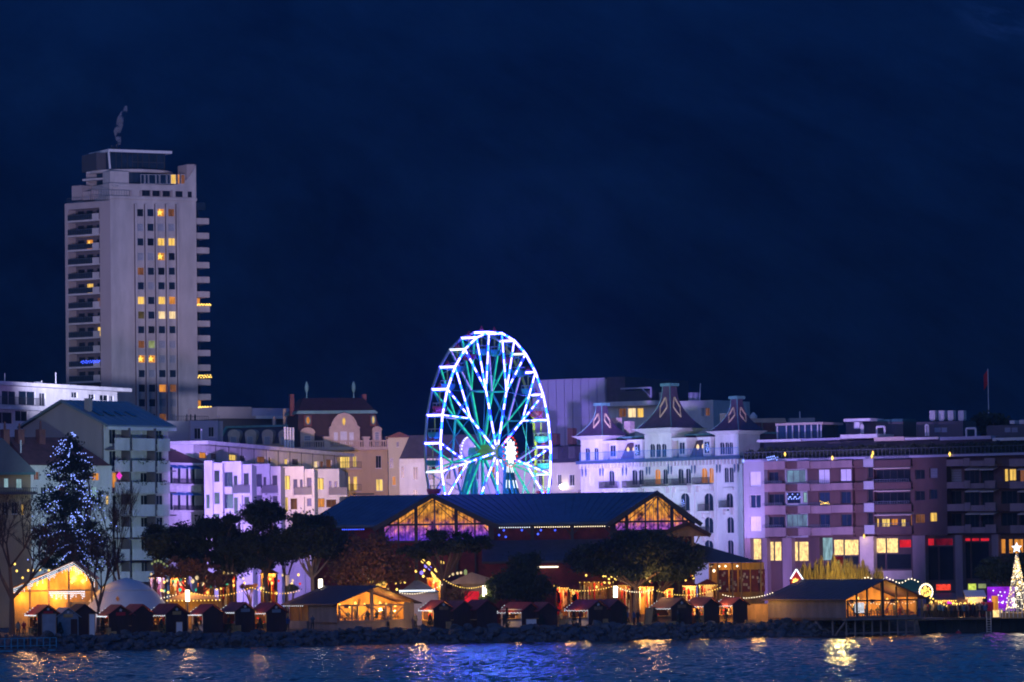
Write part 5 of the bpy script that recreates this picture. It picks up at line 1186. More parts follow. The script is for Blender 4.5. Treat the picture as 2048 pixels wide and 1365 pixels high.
# ================================================================== long balconied building on the right
k7 = K(1460, 780, 3.4132)
def right_block():
    fr = frame2(1488, 627, 2075, 603, 1000); T = thing('balconied_block', 'long mauve block with stacked balconies over lit shops on the right', 'apartment block', fr.O, fr.a)
    u = lambda x, y, w=0.0: fr.uv(*k7(x, y), w)[0]; z = lambda x, y, w=0.0: fr.uv(*k7(x, y), w)[1]
    Z = lambda y, w=0.0: z(1000, y - 0, w)
    # picture heights drift upward to the right: take every height near its own column
    zt = z(1000, 470); ztop = z(1000, 455)
    X = lambda x, w=0.0: u(x, 750, w)
    rows = [(545, 640), (695, 790), (845, 942)]
    def zz(x, y): return z(x, y)
    def seg(x0, x1, wins, m, name='facade_bay', y=0.0, fm='frame_dark', top=None):
        e = link(name, None, T)
        rs = rects_of(fr, k7, wins, y); facade(e, X(x0, y), X(x1, y) - .004, z(1000, 1000), top or zt, rs, M[m], fm, D=13 - y, y=y, bars=None, sill=False, set_in=.25)
        return e
    seg(95, 236, [(135, 560, 210, 660, 'b'), (135, 716, 210, 806, 'n'), (137, 866, 212, 966, 'b')], 'stucco_grey', fm='frame_white')
    seg(236, 378, [(262, 562, 330, 640, 'd'), (262, 712, 370, 790, 'd'), (250, 866, 372, 945, 'd')], 'brown_panel', y=1.0)
    seg(378, 530, [(384, 548, 515, 632, 'l'), (388, 700, 480, 775, 'd'), (498, 700, 526, 770, 'k'), (384, 850, 528, 935, 'l')], 'stucco_grey', y=.6)
    seg(530, 838, [(600, 543, 680, 645, 'b'), (750, 540, 828, 625, 'b'), (605, 700, 682, 795, 'n'), (755, 695, 825, 775, 'n'), (610, 850, 682, 948, 'n'), (757, 850, 830, 930, 'n')], 'brown_panel')
    seg(838, 985, [(940, 530, 975, 600, 'd'), (940, 680, 975, 760, 'd'), (940, 840, 975, 915, 'd')], 'brown_panel', y=.8)
    e3 = seg(985, 1240, [(995, 545, 1232, 632, 'd'), (995, 700, 1232, 788, 'd'), (1000, 880, 1016, 935, 'y'), (1032, 880, 1090, 945, 'c'), (1096, 880, 1145, 925, 'o'), (1165, 882, 1198, 945, 'c'), (1232, 842, 1250, 925, 'o')], 'brown_panel', y=1.4)
    seg(1240, 1482, [(1362, 535, 1416, 602, 'h'), (1362, 680, 1416, 746, 'n'), (1362, 838, 1412, 900, 'y'), (1262, 545, 1330, 610, 'd'), (1262, 690, 1330, 755, 'd'), (1262, 848, 1330, 912, 'm')], 'brown_panel')
    seg(1482, 1815, [(1490, 540, 1580, 640, 'h'), (1600, 545, 1700, 645, 'd'), (1715, 545, 1800, 645, 'd'), (1490, 690, 1580, 790, 'd'), (1600, 695, 1700, 795, 'd'), (1715, 695, 1800, 795, 'd'), (1490, 845, 1580, 940, 'd'), (1600, 850, 1700, 945, 'd'), (1715, 850, 1800, 945, 'd')], 'brown_panel', y=1.2)
    seg(1815, 2110, [(1872, 540, 1898, 625, 'y'), (1903, 540, 1952, 620, 'y'), (1975, 545, 2060, 640, 'm'), (1850, 690, 1960, 790, 'd'), (1975, 690, 2060, 790, 'd'), (1850, 840, 1960, 940, 'd'), (1975, 840, 2060, 940, 'd')], 'brown_panel', y=.8)
    # balcony parapets: lighter panels stepping in and out
    def para(x0, x1, ya, yb, y, m='mauve_panel'):
        a, b = X(x0, y), X(x1, y); z1, z0 = z((x0 + x1) / 2, ya, y), z((x0 + x1) / 2, yb, y)
        p = MB(); p.box(a, y, z0, b, y + .14, z1); p.box(a, y + .14, z0, b, 1.2 if y < .5 else y + 1.0, z0 + .2); p.build('balcony_parapet', M[m], T)
    for (ya, yb) in ((488, 545), (642, 697), (792, 852), (942, 1003)):
        para(236, 378, ya, yb, -.9); para(378, 462, ya + 2, yb - 4, -.25, 'brown_panel'); para(462, 546, ya - 2, yb - 8, -.9); para(549, 690, ya + 0, yb - 8, -.55); para(692, 836, ya - 6, yb - 14, -.9)
        para(838, 912, ya - 8, yb - 12, -.2, 'brown_panel'); para(914, 982, ya - 18, yb - 18, -.9, 'stucco_grey')
        para(986, 1238, ya - 10, yb - 18, -.6, 'brown_panel')
        para(1482, 1598, ya - 12, yb - 24, -.5); para(1600, 1640, ya - 22, yb - 24, -.9); para(1642, 1738, ya - 4, yb - 24, -.8); para(1740, 1812, ya - 22, yb - 24, -.9)
        para(1816, 1908, ya - 14, yb - 24, -.2, 'brown_panel'); para(1910, 2110, ya - 18, yb - 24, -.9)
        railing(T, X(242), X(374), z(300, ya) + .02, z(300, ya) + .35, 'rail_metal', .3, -.85); railing(T, X(553), X(688), z(600, ya) + .02, z(600, ya) + .4, 'rail_metal', .3, -.5)
        railing(T, X(990), X(1234), z(1100, ya) + .25, z(1100, ya) + .6, 'rail_metal', .35, -.55)
    for (x0, x1, ys) in ((986, 1236, (517, 672, 836)), (1608, 1702, (526, 676, 830)), (1708, 1804, (526, 676, 830)), (1966, 2100, (526, 676, 830))):
        for y in ys:
            a, b = X(x0, -.8), X(x1, -.8); zz_ = z((x0 + x1) / 2, y, -.8)
            MB().hexa([(a, -1.0, zz_ - .45), (b, -1.0, zz_ - .45), (b, 1.0, zz_), (a, 1.0, zz_), (a, -1.0, zz_ - .33), (b, -1.0, zz_ - .33), (b, 1.0, zz_ + .12), (a, 1.0, zz_ + .12)]).build('awning', M['stone_pink'], T)
    # shop floor
    zg = z(1000, 1000)
    e = link('shop_floor', None, T)
    shops = [(142, 1008, 212, 1160, 's'), (250, 1036, 298, 1168, 's'), (302, 1036, 350, 1168, 's'), (420, 1036, 464, 1170, 's'), (468, 1036, 535, 1170, 's'), (612, 1005, 700, 1165, 'k'), (706, 1022, 774, 1130, 's'), (778, 1022, 876, 1130, 's'),
             (978, 1012, 1062, 1115, 's'), (1066, 1012, 1146, 1115, 's'), (1152, 1022, 1235, 1078, 'r'), (1332, 1014, 1392, 1064, 'r'), (1396, 1014, 1520, 1064, 'R'), (1582, 1012, 1640, 1034, 'r'), (1646, 1012, 1700, 1034, 'r'), (1706, 1012, 1768, 1034, 'r'),
             (1832, 1018, 1880, 1118, 'o'), (1900, 1018, 1930, 1118, 'o'), (1936, 1018, 2000, 1118, 'o'), (978, 1120, 1060, 1225, 'd'), (1066, 1120, 1236, 1225, 'd'), (706, 1134, 774, 1200, 'R'), (778, 1134, 876, 1200, 'd'), (1332, 1070, 1420, 1300, 'd'), (1426, 1070, 1525, 1300, 'd'), (1582, 1040, 1640, 1290, 'd'), (1646, 1040, 1768, 1290, 'd')]
    facade(e, X(95, .6), X(2110, .6), 0, zg - .003, rects_of(fr, k7, shops, .6), M['brown_panel'], 'frame_dark', D=12, y=.6, bars=0, sill=False)
    for (x0, x1, m) in ((96, 134, 'mauve_panel'), (214, 248, 'mauve_panel'), (352, 416, 'mauve_panel'), (540, 606, 'brown_panel'), (880, 974, 'stone_pink'), (1240, 1326, 'mauve_panel'), (1530, 1580, 'mauve_panel'), (1780, 1826, 'mauve_panel'), (2020, 2070, 'mauve_panel')):
        MB().box(X(x0, -.4), -.4, 0, X(x1, -.4), .597, zg - .01).build('pillar', M[m], e)
    for x in (925,): lamp('pillar_lamp', (X(x), -1.2, zg - .6), 25, (1, .8, .5), .2, e)
    MB().box(X(978, .3), -.1, z(1100, 1300), X(1236), .5, z(1100, 1235)).build('counter_wall', M['stone_pink'], e)
    # roof terrace with planting, slabs and parapet rail
    MB().box(X(95), -.2, zt, X(2110), 13, ztop).build('terrace_slab', M['metal_panel'], T)
    railing(T, X(100), X(2110), ztop, ztop + 1.0, 'rail_metal', .6, -.1)
    MB().box(X(240, 3.5), 3.5, ztop, X(2110, 3.5), 12.5, z(900, 345, 3.5)).build('set_back_storey', M['frame_dark'], T)
    for (x0, x1, y0, y1, m) in ((190, 492, 355, 338, 'stucco_white'), (500, 760, 345, 330, 'metal_panel'), (760, 1012, 330, 304, 'stucco_white'), (990, 1196, 348, 322, 'stone_pink'), (1200, 1430, 340, 324, 'stucco_white'), (1440, 1790, 340, 318, 'metal_panel'), (1800, 2110, 345, 325, 'stucco_white')):
        MB().box(X(x0, 2), 2, z((x0 + x1) / 2, y0, 2), X(x1, 2) - .01, 12, z((x0 + x1) / 2, y1, 2)).build('roof_slab', M[m], T)
    g = random.Random(4)
    for x in range(150, 2060, 62):
        h = leafy([(X(x, 1.5) + g.uniform(-.3, .3), 1.5, ztop + .5 + g.uniform(0, .5)) for _ in range(3)], [(.9, .6, .8)] * 3, 120, .2, x)
        link('planter_shrub', np_mesh('planter_shrub', *h, M['hedge']), T)
    def garland(name, pts, m, r=.12): bulbs(name, pts, r, m, T)
    garland('neon_garland', [(X(258 + 6 * i, -1), -1.0, z(290, 470 + (8 if i % 2 else -8) + (12 if i > 9 else 0) - i, -1)) for i in range(13)], 'bulb_blue', .13)
    garland('window_garland', [(X(390 + 7 * i, -.2), -.1, z(430, 712 + 34 * abs(math.sin(i * 1.25)), -.2)) for i in range(13)], 'bulb_blue', .12)
    garland('balcony_lights', [(X(615 + 6 * i, -.7), -.7, z(640, 760 + 20 * abs(math.sin(i * 1.7)), -.7)) for i in range(11)], 'bulb_gold', .09)
    for x, y in ((385, 440), (708, 465), (985, 432), (978, 455), (1510, 440), (100, 487), (920, 1000)):
        MB().lathe([(.05, -.3), (.16, 0), (.05, .3)], (X(x, -.3), -.5 if x != 920 else -.7, z(x, y, -.3)), 8).build('terrace_lamp', M['bulb_gold'] if x > 120 else M['bulb_blue'], T)
    # rooftop structures
    def rt(x0, x1, y0, y1, yy=4, dd=5, m='frame_dark', name='roof_cabin'): return MB().box(X(x0, yy), yy, min(z((x0 + x1) / 2, y1, yy), z((x0 + x1) / 2, y0, yy)), X(x1, yy), yy + dd, max(z((x0 + x1) / 2, y1, yy), z((x0 + x1) / 2, y0, yy))).build(name, M[m], T)
    pv = rt(330, 630, 345, 240, 5, 5, 'pane_blue', 'glass_pavilion'); rt(318, 642, 240, 225, 4.6, 6, 'stone_pink', 'pavilion_roof')
    for x in (330, 393, 435, 478, 520, 563, 606, 630): MB().box(X(x, 4.9) - .06, 4.85, z(480, 330, 5), X(x, 4.9) + .06, 4.997, z(480, 240, 5)).build('mullion', M['frame_white'], pv)
    rt(785, 968, 215, 196, 5, 4, 'stucco_white', 'canopy'); rt(800, 1190, 325, 222, 7, 4, 'frame_dark'); rt(985, 1188, 222, 200, 7, 4, 'teal_sheet', 'roof_cabin_top'); rt(856, 892, 266, 220, 4.5, 1, 'stucco_white', 'vent_box')
    for (xa, xb, yt, yb) in ((905, 916, 240, 312), (1010, 1064, 252, 312), (1345, 1362, 240, 315), (1622, 1686, 264, 318)):
        m = MB(); za, zb_ = z(xa, yb, 4), z(xa, yt, 4); m.tube((X(xa, 4), 4, za), (X(xa, 4), 4, zb_), .14, .14, 8); m.tube((X(xb, 4), 4, za), (X(xb, 4), 4, zb_), .14, .14, 8); m.tube((X(xa, 4), 4, zb_), (X(xb, 4), 4, zb_), .15, .15, 8); m.build('vent_arch', M['stucco_white'], T)
    rt(1280, 1600, 325, 216, 7, 4, 'frame_dark')
    for x0 in (1372, 1434, 1497, 1568):
        a, b, c, d = X(x0, 8), X(x0 + 38, 8), z(x0, 212, 8), z(x0, 142, 8); q = (b - a) * .2; m = MB(); m.prismy([(a + q, c), (b - q, c), (b, c + q), (b, d), (a, d), (a, c + q)], 8, 8.8); m.build('water_tank', M['stucco_white'], T)
    for x0, x1 in ((1405, 1445), (1452, 1490), (1885, 1925), (1932, 1972)): rt(x0, x1, 290, 258, 6.9, .08, 'shutter', 'cabin_window')
    rt(1760, 2110, 330, 240, 7, 4, 'frame_dark'); rt(1920, 1952, 232, 210, 7, 2, 'stucco_white', 'vent_box'); rt(1985, 2040, 232, 205, 7, 2, 'stucco_white', 'vent_box')
right_block()
def far_right():
    f = frame2(1490, 690, 1640, 690, 850); T = thing('beige_roof_house', 'low beige-roofed house behind the right block terrace', 'house', f.O, f.a)
    u = lambda x, y: f.uv(*k7(x, y))[0]; z = lambda x, y: f.uv(*k7(x, y))[1]
    MB().box(u(110, 250), 0, 0, u(640, 250), 10, z(250, 225)).build('wall', M['stucco_white'], T)
    MB().prismy([(u(100, 225), z(250, 225)), (u(385, 225), z(250, 225)), (u(375, 200), z(250, 195)), (u(115, 200), z(250, 195))], -.4, 10).build('roof', M['stone_pink'], T)
    MB().box(u(410, 200), 1, z(400, 225), u(582, 200), 6, z(400, 192)).build('roof_box', M['stucco_grey'], T)
    MB().tube((u(483, 200), 2, z(483, 195)), (u(483, 200), 2, z(483, 145)), .1, .07).build('mast', M['frame_white'], T)
    for x in (170, 265): MB().box(u(x, 230) - .9, -1, z(x, 290), u(x, 230) + .9, 0 - .003, z(x, 225)).build('chimney', M['roof_tile'], T)
    for i, x in enumerate((95, 165)): MB().lathe([(.5, 0), (.6, .5), (.3, .9), (.1, 1.1)], (u(x, 195), 2, z(x, 200)), 10).build('roof_vent', M['frame_white'], T)
    A = at(1978, 860, 700); zt = at(1978, 738, 700).z
    P = thing('flagpole', 'thin flagpole with a limp dark red flag above the right block', 'flagpole', (A.x, 700, gz(700)))
    MB().tube((0, 0, 0), (0, 0, zt - gz(700)), .12, .06, 8).build('pole', M['frame_white'], P)
    g = MB(); h = zt - gz(700)
    for i in range(4): g.poly([(-.05 - .16 * i, (i % 2) * .12, h - .2 - .2 * i), (-.05 - .16 * (i + 1), ((i + 1) % 2) * .12, h - .2 - .2 * (i + 1)), (-.05 - .16 * (i + 1), ((i + 1) % 2) * .12, h - 2.4 - .25 * (i + 1)), (-.05 - .16 * i, (i % 2) * .12, h - 2.4 - .25 * i)])
    g.build('flag', M['red_cloth'], P)
far_right()
# ================================================================== trees
def px_m(Y): return F / Y
def limbs(mb, base, tops, r0, seed=0, bend=.25):
    g = random.Random(seed)
    for t, r in tops:
        p = Vector(base); q = Vector(t); n = 5; prev = p; rp = r0 if r is None else r
        off = Vector((g.uniform(-1, 1), g.uniform(-1, 1), 0)) * (q - p).length * bend * .5
        for i in range(1, n + 1):
            s = i / n; c = p.lerp(q, s) + off * math.sin(math.pi * s); r1 = rp * (1 - .75 * s) + .02
            mb.tube(prev, c, rp * (1 - .75 * (i - 1) / n) + .02, r1, 6); prev = c
def crown_tree(name, label, Y, crowns, trunk_px, trunk_y, seed, m='needles', bark='bark', leaf=.26, per=210, nc=46, flat=.3, rt=.34, group=None, cat='tree', lift=.55, branch_px=None):
    """crowns: list of picture ellipses (x0,y0,x1,y1) filled with uneven clumps of leaf faces; trunk forks into them"""
    b = at(trunk_px, trunk_y, Y); base = Vector((b.x, Y, 1.6)); T = thing(name, label, cat, base, 0, group)
    g = random.Random(seed); cent = []; rad = []; s = F / Y; tops = []
    for (x0, y0, x1, y1) in crowns:
        c = at((x0 + x1) / 2, (y0 + y1) / 2, Y) - base; rx, rz = (x1 - x0) / 2 / s, (y1 - y0) / 2 / s; ry = rx * .8
        k = max(9, int(1.5 * nc * rx * rz / (6.0 * 3.5)))
        for i in range(k):
            while True:
                d = Vector((g.uniform(-1, 1), g.uniform(-1, 1), g.uniform(-1, 1)))
                if d.length < 1: break
            if d.length < lift: d = d.normalized() * g.uniform(lift, .92)
            if flat and d.z < 0: d.z *= (1 - flat)
            cr = g.uniform(.55, 1.0) * min(rx, rz) * .46
            cent.append((c.x + d.x * (rx - cr * .6), c.y + d.y * ry, c.z + d.z * (rz - cr * .6))); rad.append((cr * 1.35, cr * 1.2, cr * .8))
        for i in range(4): tops.append(((c.x + g.uniform(-.6, .6) * rx, c.y + g.uniform(-.5, .5) * ry, c.z + g.uniform(-.3, .5) * rz), rt * .5))
    mb = MB(); cz = sum(c[2] for c in cent) / len(cent); cx = sum(c[0] for c in cent) / len(cent)
    fork = Vector((cx * .35, 0, cz * .55)); mb.tube((0, 0, -.2), fork * .5 + Vector((.08, 0, 0)), rt * 1.25, rt, 9); mb.tube(fork * .5 + Vector((.08, 0, 0)), fork, rt, rt * .8, 9)
    limbs(mb, fork, tops, rt * .7, seed)
    mb.build('trunk', M[bark], T)
    h = leafy(cent, rad, int(per * .8), leaf * .9, seed, .35, soft=True); link('crown', np_mesh('crown', *h, M[m]), T)
    return T, base, cent
def bare_tree(name, label, Y, px, py, height, spread, seed, m='twig', levels=6, r0=.3, lean=0.0, group=None, fan=.55):
    b = at(px, py, Y); T = thing(name, label, 'tree', (b.x, Y, 1.6), 0, group); g = random.Random(seed); tm = MB(); cm = MB(); tips = []
    def grow(p, d, L, r, lv):
        q = p + d * L; (tm if lv <= 1 else cm).tube(p, q, r, r * .68, 6 if lv <= 1 else 3)
        if lv >= levels: tips.append(q); return
        for i in range(2 if lv == 0 and fan < .5 else 3):
            a = Vector((g.gauss(0, 1) * spread, g.gauss(0, 1) * spread, g.uniform(-.1, 1.0))); nd = (d + a * fan).normalized(); nd.z = max(nd.z, .02)
            grow(q, nd.normalized(), L * g.uniform(.62, .85), r * .62, lv + 1)
    grow(Vector((0, 0, -.2)), Vector((lean, 0, 1)).normalized(), height * .26, r0, 0)
    tm.build('trunk', M['bark'], T); cm.build('crown', M[m], T); return T, tips
UP = 'umbrella pines along the promenade'
# the big umbrella pines
crown_tree('umbrella_pine', 'broad dark umbrella pine in front of the right end of the market hall', 545, [(1128, 1082, 1260, 1165), (1180, 1053, 1370, 1150), (1290, 1075, 1420, 1172), (1230, 1110, 1350, 1178)], 1268, 1230, 31, nc=60, per=330, leaf=.22, rt=.34, group=UP)
mb = MB(); b0 = at(1309, 1215, 545)
T, _, _ = crown_tree('umbrella_pine', 'small dark pine with a forked trunk beside the broad umbrella pine', 547, [(1290, 1100, 1400, 1172)], 1308, 1220, 32, per=240, leaf=.22, rt=.4, group=UP)
crown_tree('umbrella_pine', 'dark umbrella pine in front of the glowing left gable', 544, [(795, 1078, 890, 1125), (830, 1056, 960, 1118), (900, 1068, 990, 1112)], 884, 1215, 33, nc=60, per=330, leaf=.22, rt=.4, group=UP)
crown_tree('umbrella_pine', 'tall dark pine in front of the violet apartment block', 552, [(474, 996, 572, 1070), (470, 1040, 580, 1120), (480, 1090, 570, 1150)], 535, 1190, 34, nc=60, per=330, leaf=.22, rt=.3, group=UP)
crown_tree('umbrella_pine', 'round dark pine with a pale lit trunk left of the market hall', 548, [(560, 1016, 680, 1100), (590, 1050, 700, 1135), (565, 1070, 640, 1130)], 624, 1195, 35, nc=55, per=330, leaf=.22, bark='bark_pale', rt=.26, group=UP)
crown_tree('umbrella_pine', 'wide low dark pine below the awning house', 556, [(290, 1042, 420, 1125), (370, 1030, 480, 1120), (420, 1075, 520, 1165), (330, 1080, 450, 1140)], 400, 1190, 36, nc=60, per=330, leaf=.23, rt=.35, group=UP)
crown_tree('umbrella_pine', 'rust-tinged dark pine right of the lit conifer', 553, [(276, 1045, 345, 1135)], 308, 1190, 37, 'leaf_dark', nc=70, per=260, leaf=.22, rt=.22, group=UP)
crown_tree('evergreen_shrub', 'big rounded dark evergreen shrub between the market huts', 537, [(985, 1130, 1060, 1215), (1010, 1098, 1085, 1180), (1030, 1140, 1106, 1218)], 1045, 1240, 38, 'leaf_dark', nc=80, per=330, leaf=.2, rt=.2, cat='shrub')
crown_tree('willow_bush', 'lime-lit willow bush beside the lamp near the red booth', 538, [(962, 1160, 1000, 1215), (975, 1150, 1010, 1195)], 982, 1235, 39, 'willow', nc=200, per=130, leaf=.22, rt=.12, cat='bush')
crown_tree('dry_oak', 'brown oak still holding dry leaves left of the market hall', 546, [(655, 1100, 750, 1185), (690, 1062, 790, 1150), (730, 1100, 830, 1180)], 735, 1215, 40, 'leaf_dry', nc=90, per=120, leaf=.26, rt=.26, lift=.2)
crown_tree('russet_tree', 'low russet tree above the coloured stall lights', 550, [(310, 1112, 400, 1165), (360, 1115, 440, 1150), (395, 1140, 475, 1185)], 385, 1205, 41, 'leaf_dry', nc=110, per=90, leaf=.22, rt=.18, lift=.2)
crown_tree('pollarded_tree', 'small knobbly pollarded tree lit from below behind the red huts', 540, [(478, 1166, 500, 1186), (496, 1160, 516, 1186)], 503, 1212, 42, 'leaf_dry', nc=200, per=60, leaf=.16, rt=.16)
crown_tree('dark_plane_tree', 'dark bushy tree behind the cone of lights', 566, [(1955, 1112, 2030, 1175), (2000, 1100, 2075, 1170)], 2010, 1215, 43, 'leaf_dark', nc=80, per=260, leaf=.22, rt=.25)
crown_tree('clipped_bush', 'clipped round bush beside the pale lit pine trunk', 538, [(574, 1166, 600, 1190)], 586, 1210, 44, 'willow', nc=300, per=90, leaf=.14, rt=.1, cat='bush')
crown_tree('hillside_tree', 'dark domed tree on the skyline below the flagpole', 690, [(1944, 822, 2022, 880)], 1985, 960, 45, 'leaf_dark', nc=60, per=260, leaf=.35, rt=.3)
crown_tree('umbrella_pine', 'low dark pine filling the gap left of the tall dark pine', 554, [(425, 1055, 505, 1140), (440, 1020, 490, 1080)], 462, 1195, 46, nc=60, per=330, leaf=.22, rt=.24, group=UP)
crown_tree('umbrella_pine', 'low dark pine between the tall dark pine and the pale-trunked pine', 553, [(535, 1060, 612, 1150)], 572, 1195, 47, nc=60, per=330, leaf=.22, rt=.24, group=UP)
crown_tree('umbrella_pine', 'dark pine touching the left end of the market hall roof', 552, [(640, 1070, 720, 1150)], 676, 1195, 48, nc=60, per=330, leaf=.22, rt=.24, group=UP)
# left: conifer wrapped in blue lights and bare trees
T, base, cent = crown_tree('lit_conifer', 'tall dark conifer strung with tiny blue lights', 541, [(110, 868, 168, 930), (86, 905, 200, 985), (64, 960, 220, 1050), (48, 1030, 238, 1110), (60, 1080, 230, 1155)], 143, 1215, 51, 'leaf_dark', nc=62, per=140, leaf=.18, rt=.34, lift=.15, flat=0)
g = random.Random(8); pts = []
prof = [(868, 140, 14), (905, 141, 44), (960, 143, 66), (1020, 145, 84), (1080, 146, 94), (1125, 148, 98)]
for i in range(74):      # strings follow the drooping branches
    y = 872 + 250 * (i / 73) ** .85 + g.uniform(-6, 6)
    for (ya, ca, wa), (yb, cb, wb) in zip(prof, prof[1:]):
        if ya <= y <= yb or yb == 1125: t = min(1, (y - ya) / (yb - ya)); w = wa + (wb - wa) * t; c = ca + (cb - ca) * t
        if ya <= y <= yb: break
    az = g.uniform(math.pi, 2 * math.pi); L_ = g.uniform(.75, 1.12)
    for j in range(g.randint(4, 9)):
        f = (.3 + .7 * (j + g.uniform(-.3, .3)) / 7) * L_; p = at(c + math.cos(az) * w * f, y + 14 * f * f * (w / 60) + g.uniform(-4, 4), 541) - base; pts.append((p.x, math.sin(az) * w * f / 17 - .25, p.z))
bulbs('light_string', pts, .075, 'bulb_blue', None, False).location = base
ls = bpy.data.objects['light_string']; tag(ls, 'scattered blue-white fairy lights on the tall conifer', 'fairy lights', kind='stuff')
bare_tree('bare_plane_tree', 'gnarled bare plane tree at the far left edge', 518, 24, 1235, 17, .8, 61, levels=7, r0=.42, fan=.75)
bare_tree('bare_slim_tree', 'slim bare tree in front of the white dome tent', 521, 195, 1235, 12.5, .7, 62, levels=7, r0=.26, lean=.04, fan=.6)
bare_tree('bare_birch', 'reddish bare tree in front of the stacked white balconies', 555, 242, 1200, 19, .6, 63, levels=7, r0=.22, fan=.5)
bare_tree('bare_street_tree', 'thin bare tree with pale arching twigs beside the wheel', 640, 790, 985, 12.5, .6, 64, 'bark_pale', levels=6, r0=.2, fan=.45)
bare_tree('bare_bent_tree', 'bent bare tree reaching right beside the lit lamp', 541, 905, 1225, 6.0, 1.1, 65, 'twig', levels=6, r0=.3, lean=.5, fan=.7)
# dry reeds and hedge
def reeds():
    g = np.random.default_rng(2); n = 2600; Y = 553.0; x = g.uniform(1588, 1765, n); top = 1114 + 24 * np.abs((x - 1672) / 88) ** 2.2 + 34 * g.random(n) ** .7 + 7 * np.sin(x * .21) + 5 * np.sin(x * .53 + 1); V = []; Q = []
    for i in range(n):
        a = at(x[i], top[i], Y); yy = Y + g.uniform(-2, 2); ln = g.normal(0, .55); w = .04; b = Vector((a.x - ln, yy, 1.6))
        t = g.uniform(0, 3.14); dx, dy = math.cos(t) * w, math.sin(t) * w; k = len(V); zt = a.z
        V += [(b.x - dx, yy - dy, 1.6), (b.x + dx, yy + dy, 1.6), (a.x + dx * 1.5, yy + dy, zt - .3), (a.x, yy, zt)]; Q.append((k, k + 1, k + 2, k + 3))
    o = link('dry_reeds', np_mesh('dry_reeds', np.array(V), np.array(Q), M['reed'])); tag(o, 'golden dry reeds lit in front of the shop windows', 'reeds', kind='stuff')
    lamp('reed_fill', (at(1680, 1150, 545).x, 544.5, 8.2), 2600, (1, .72, .2), .3)  # unseen lamp added in front to light the reeds
reeds()
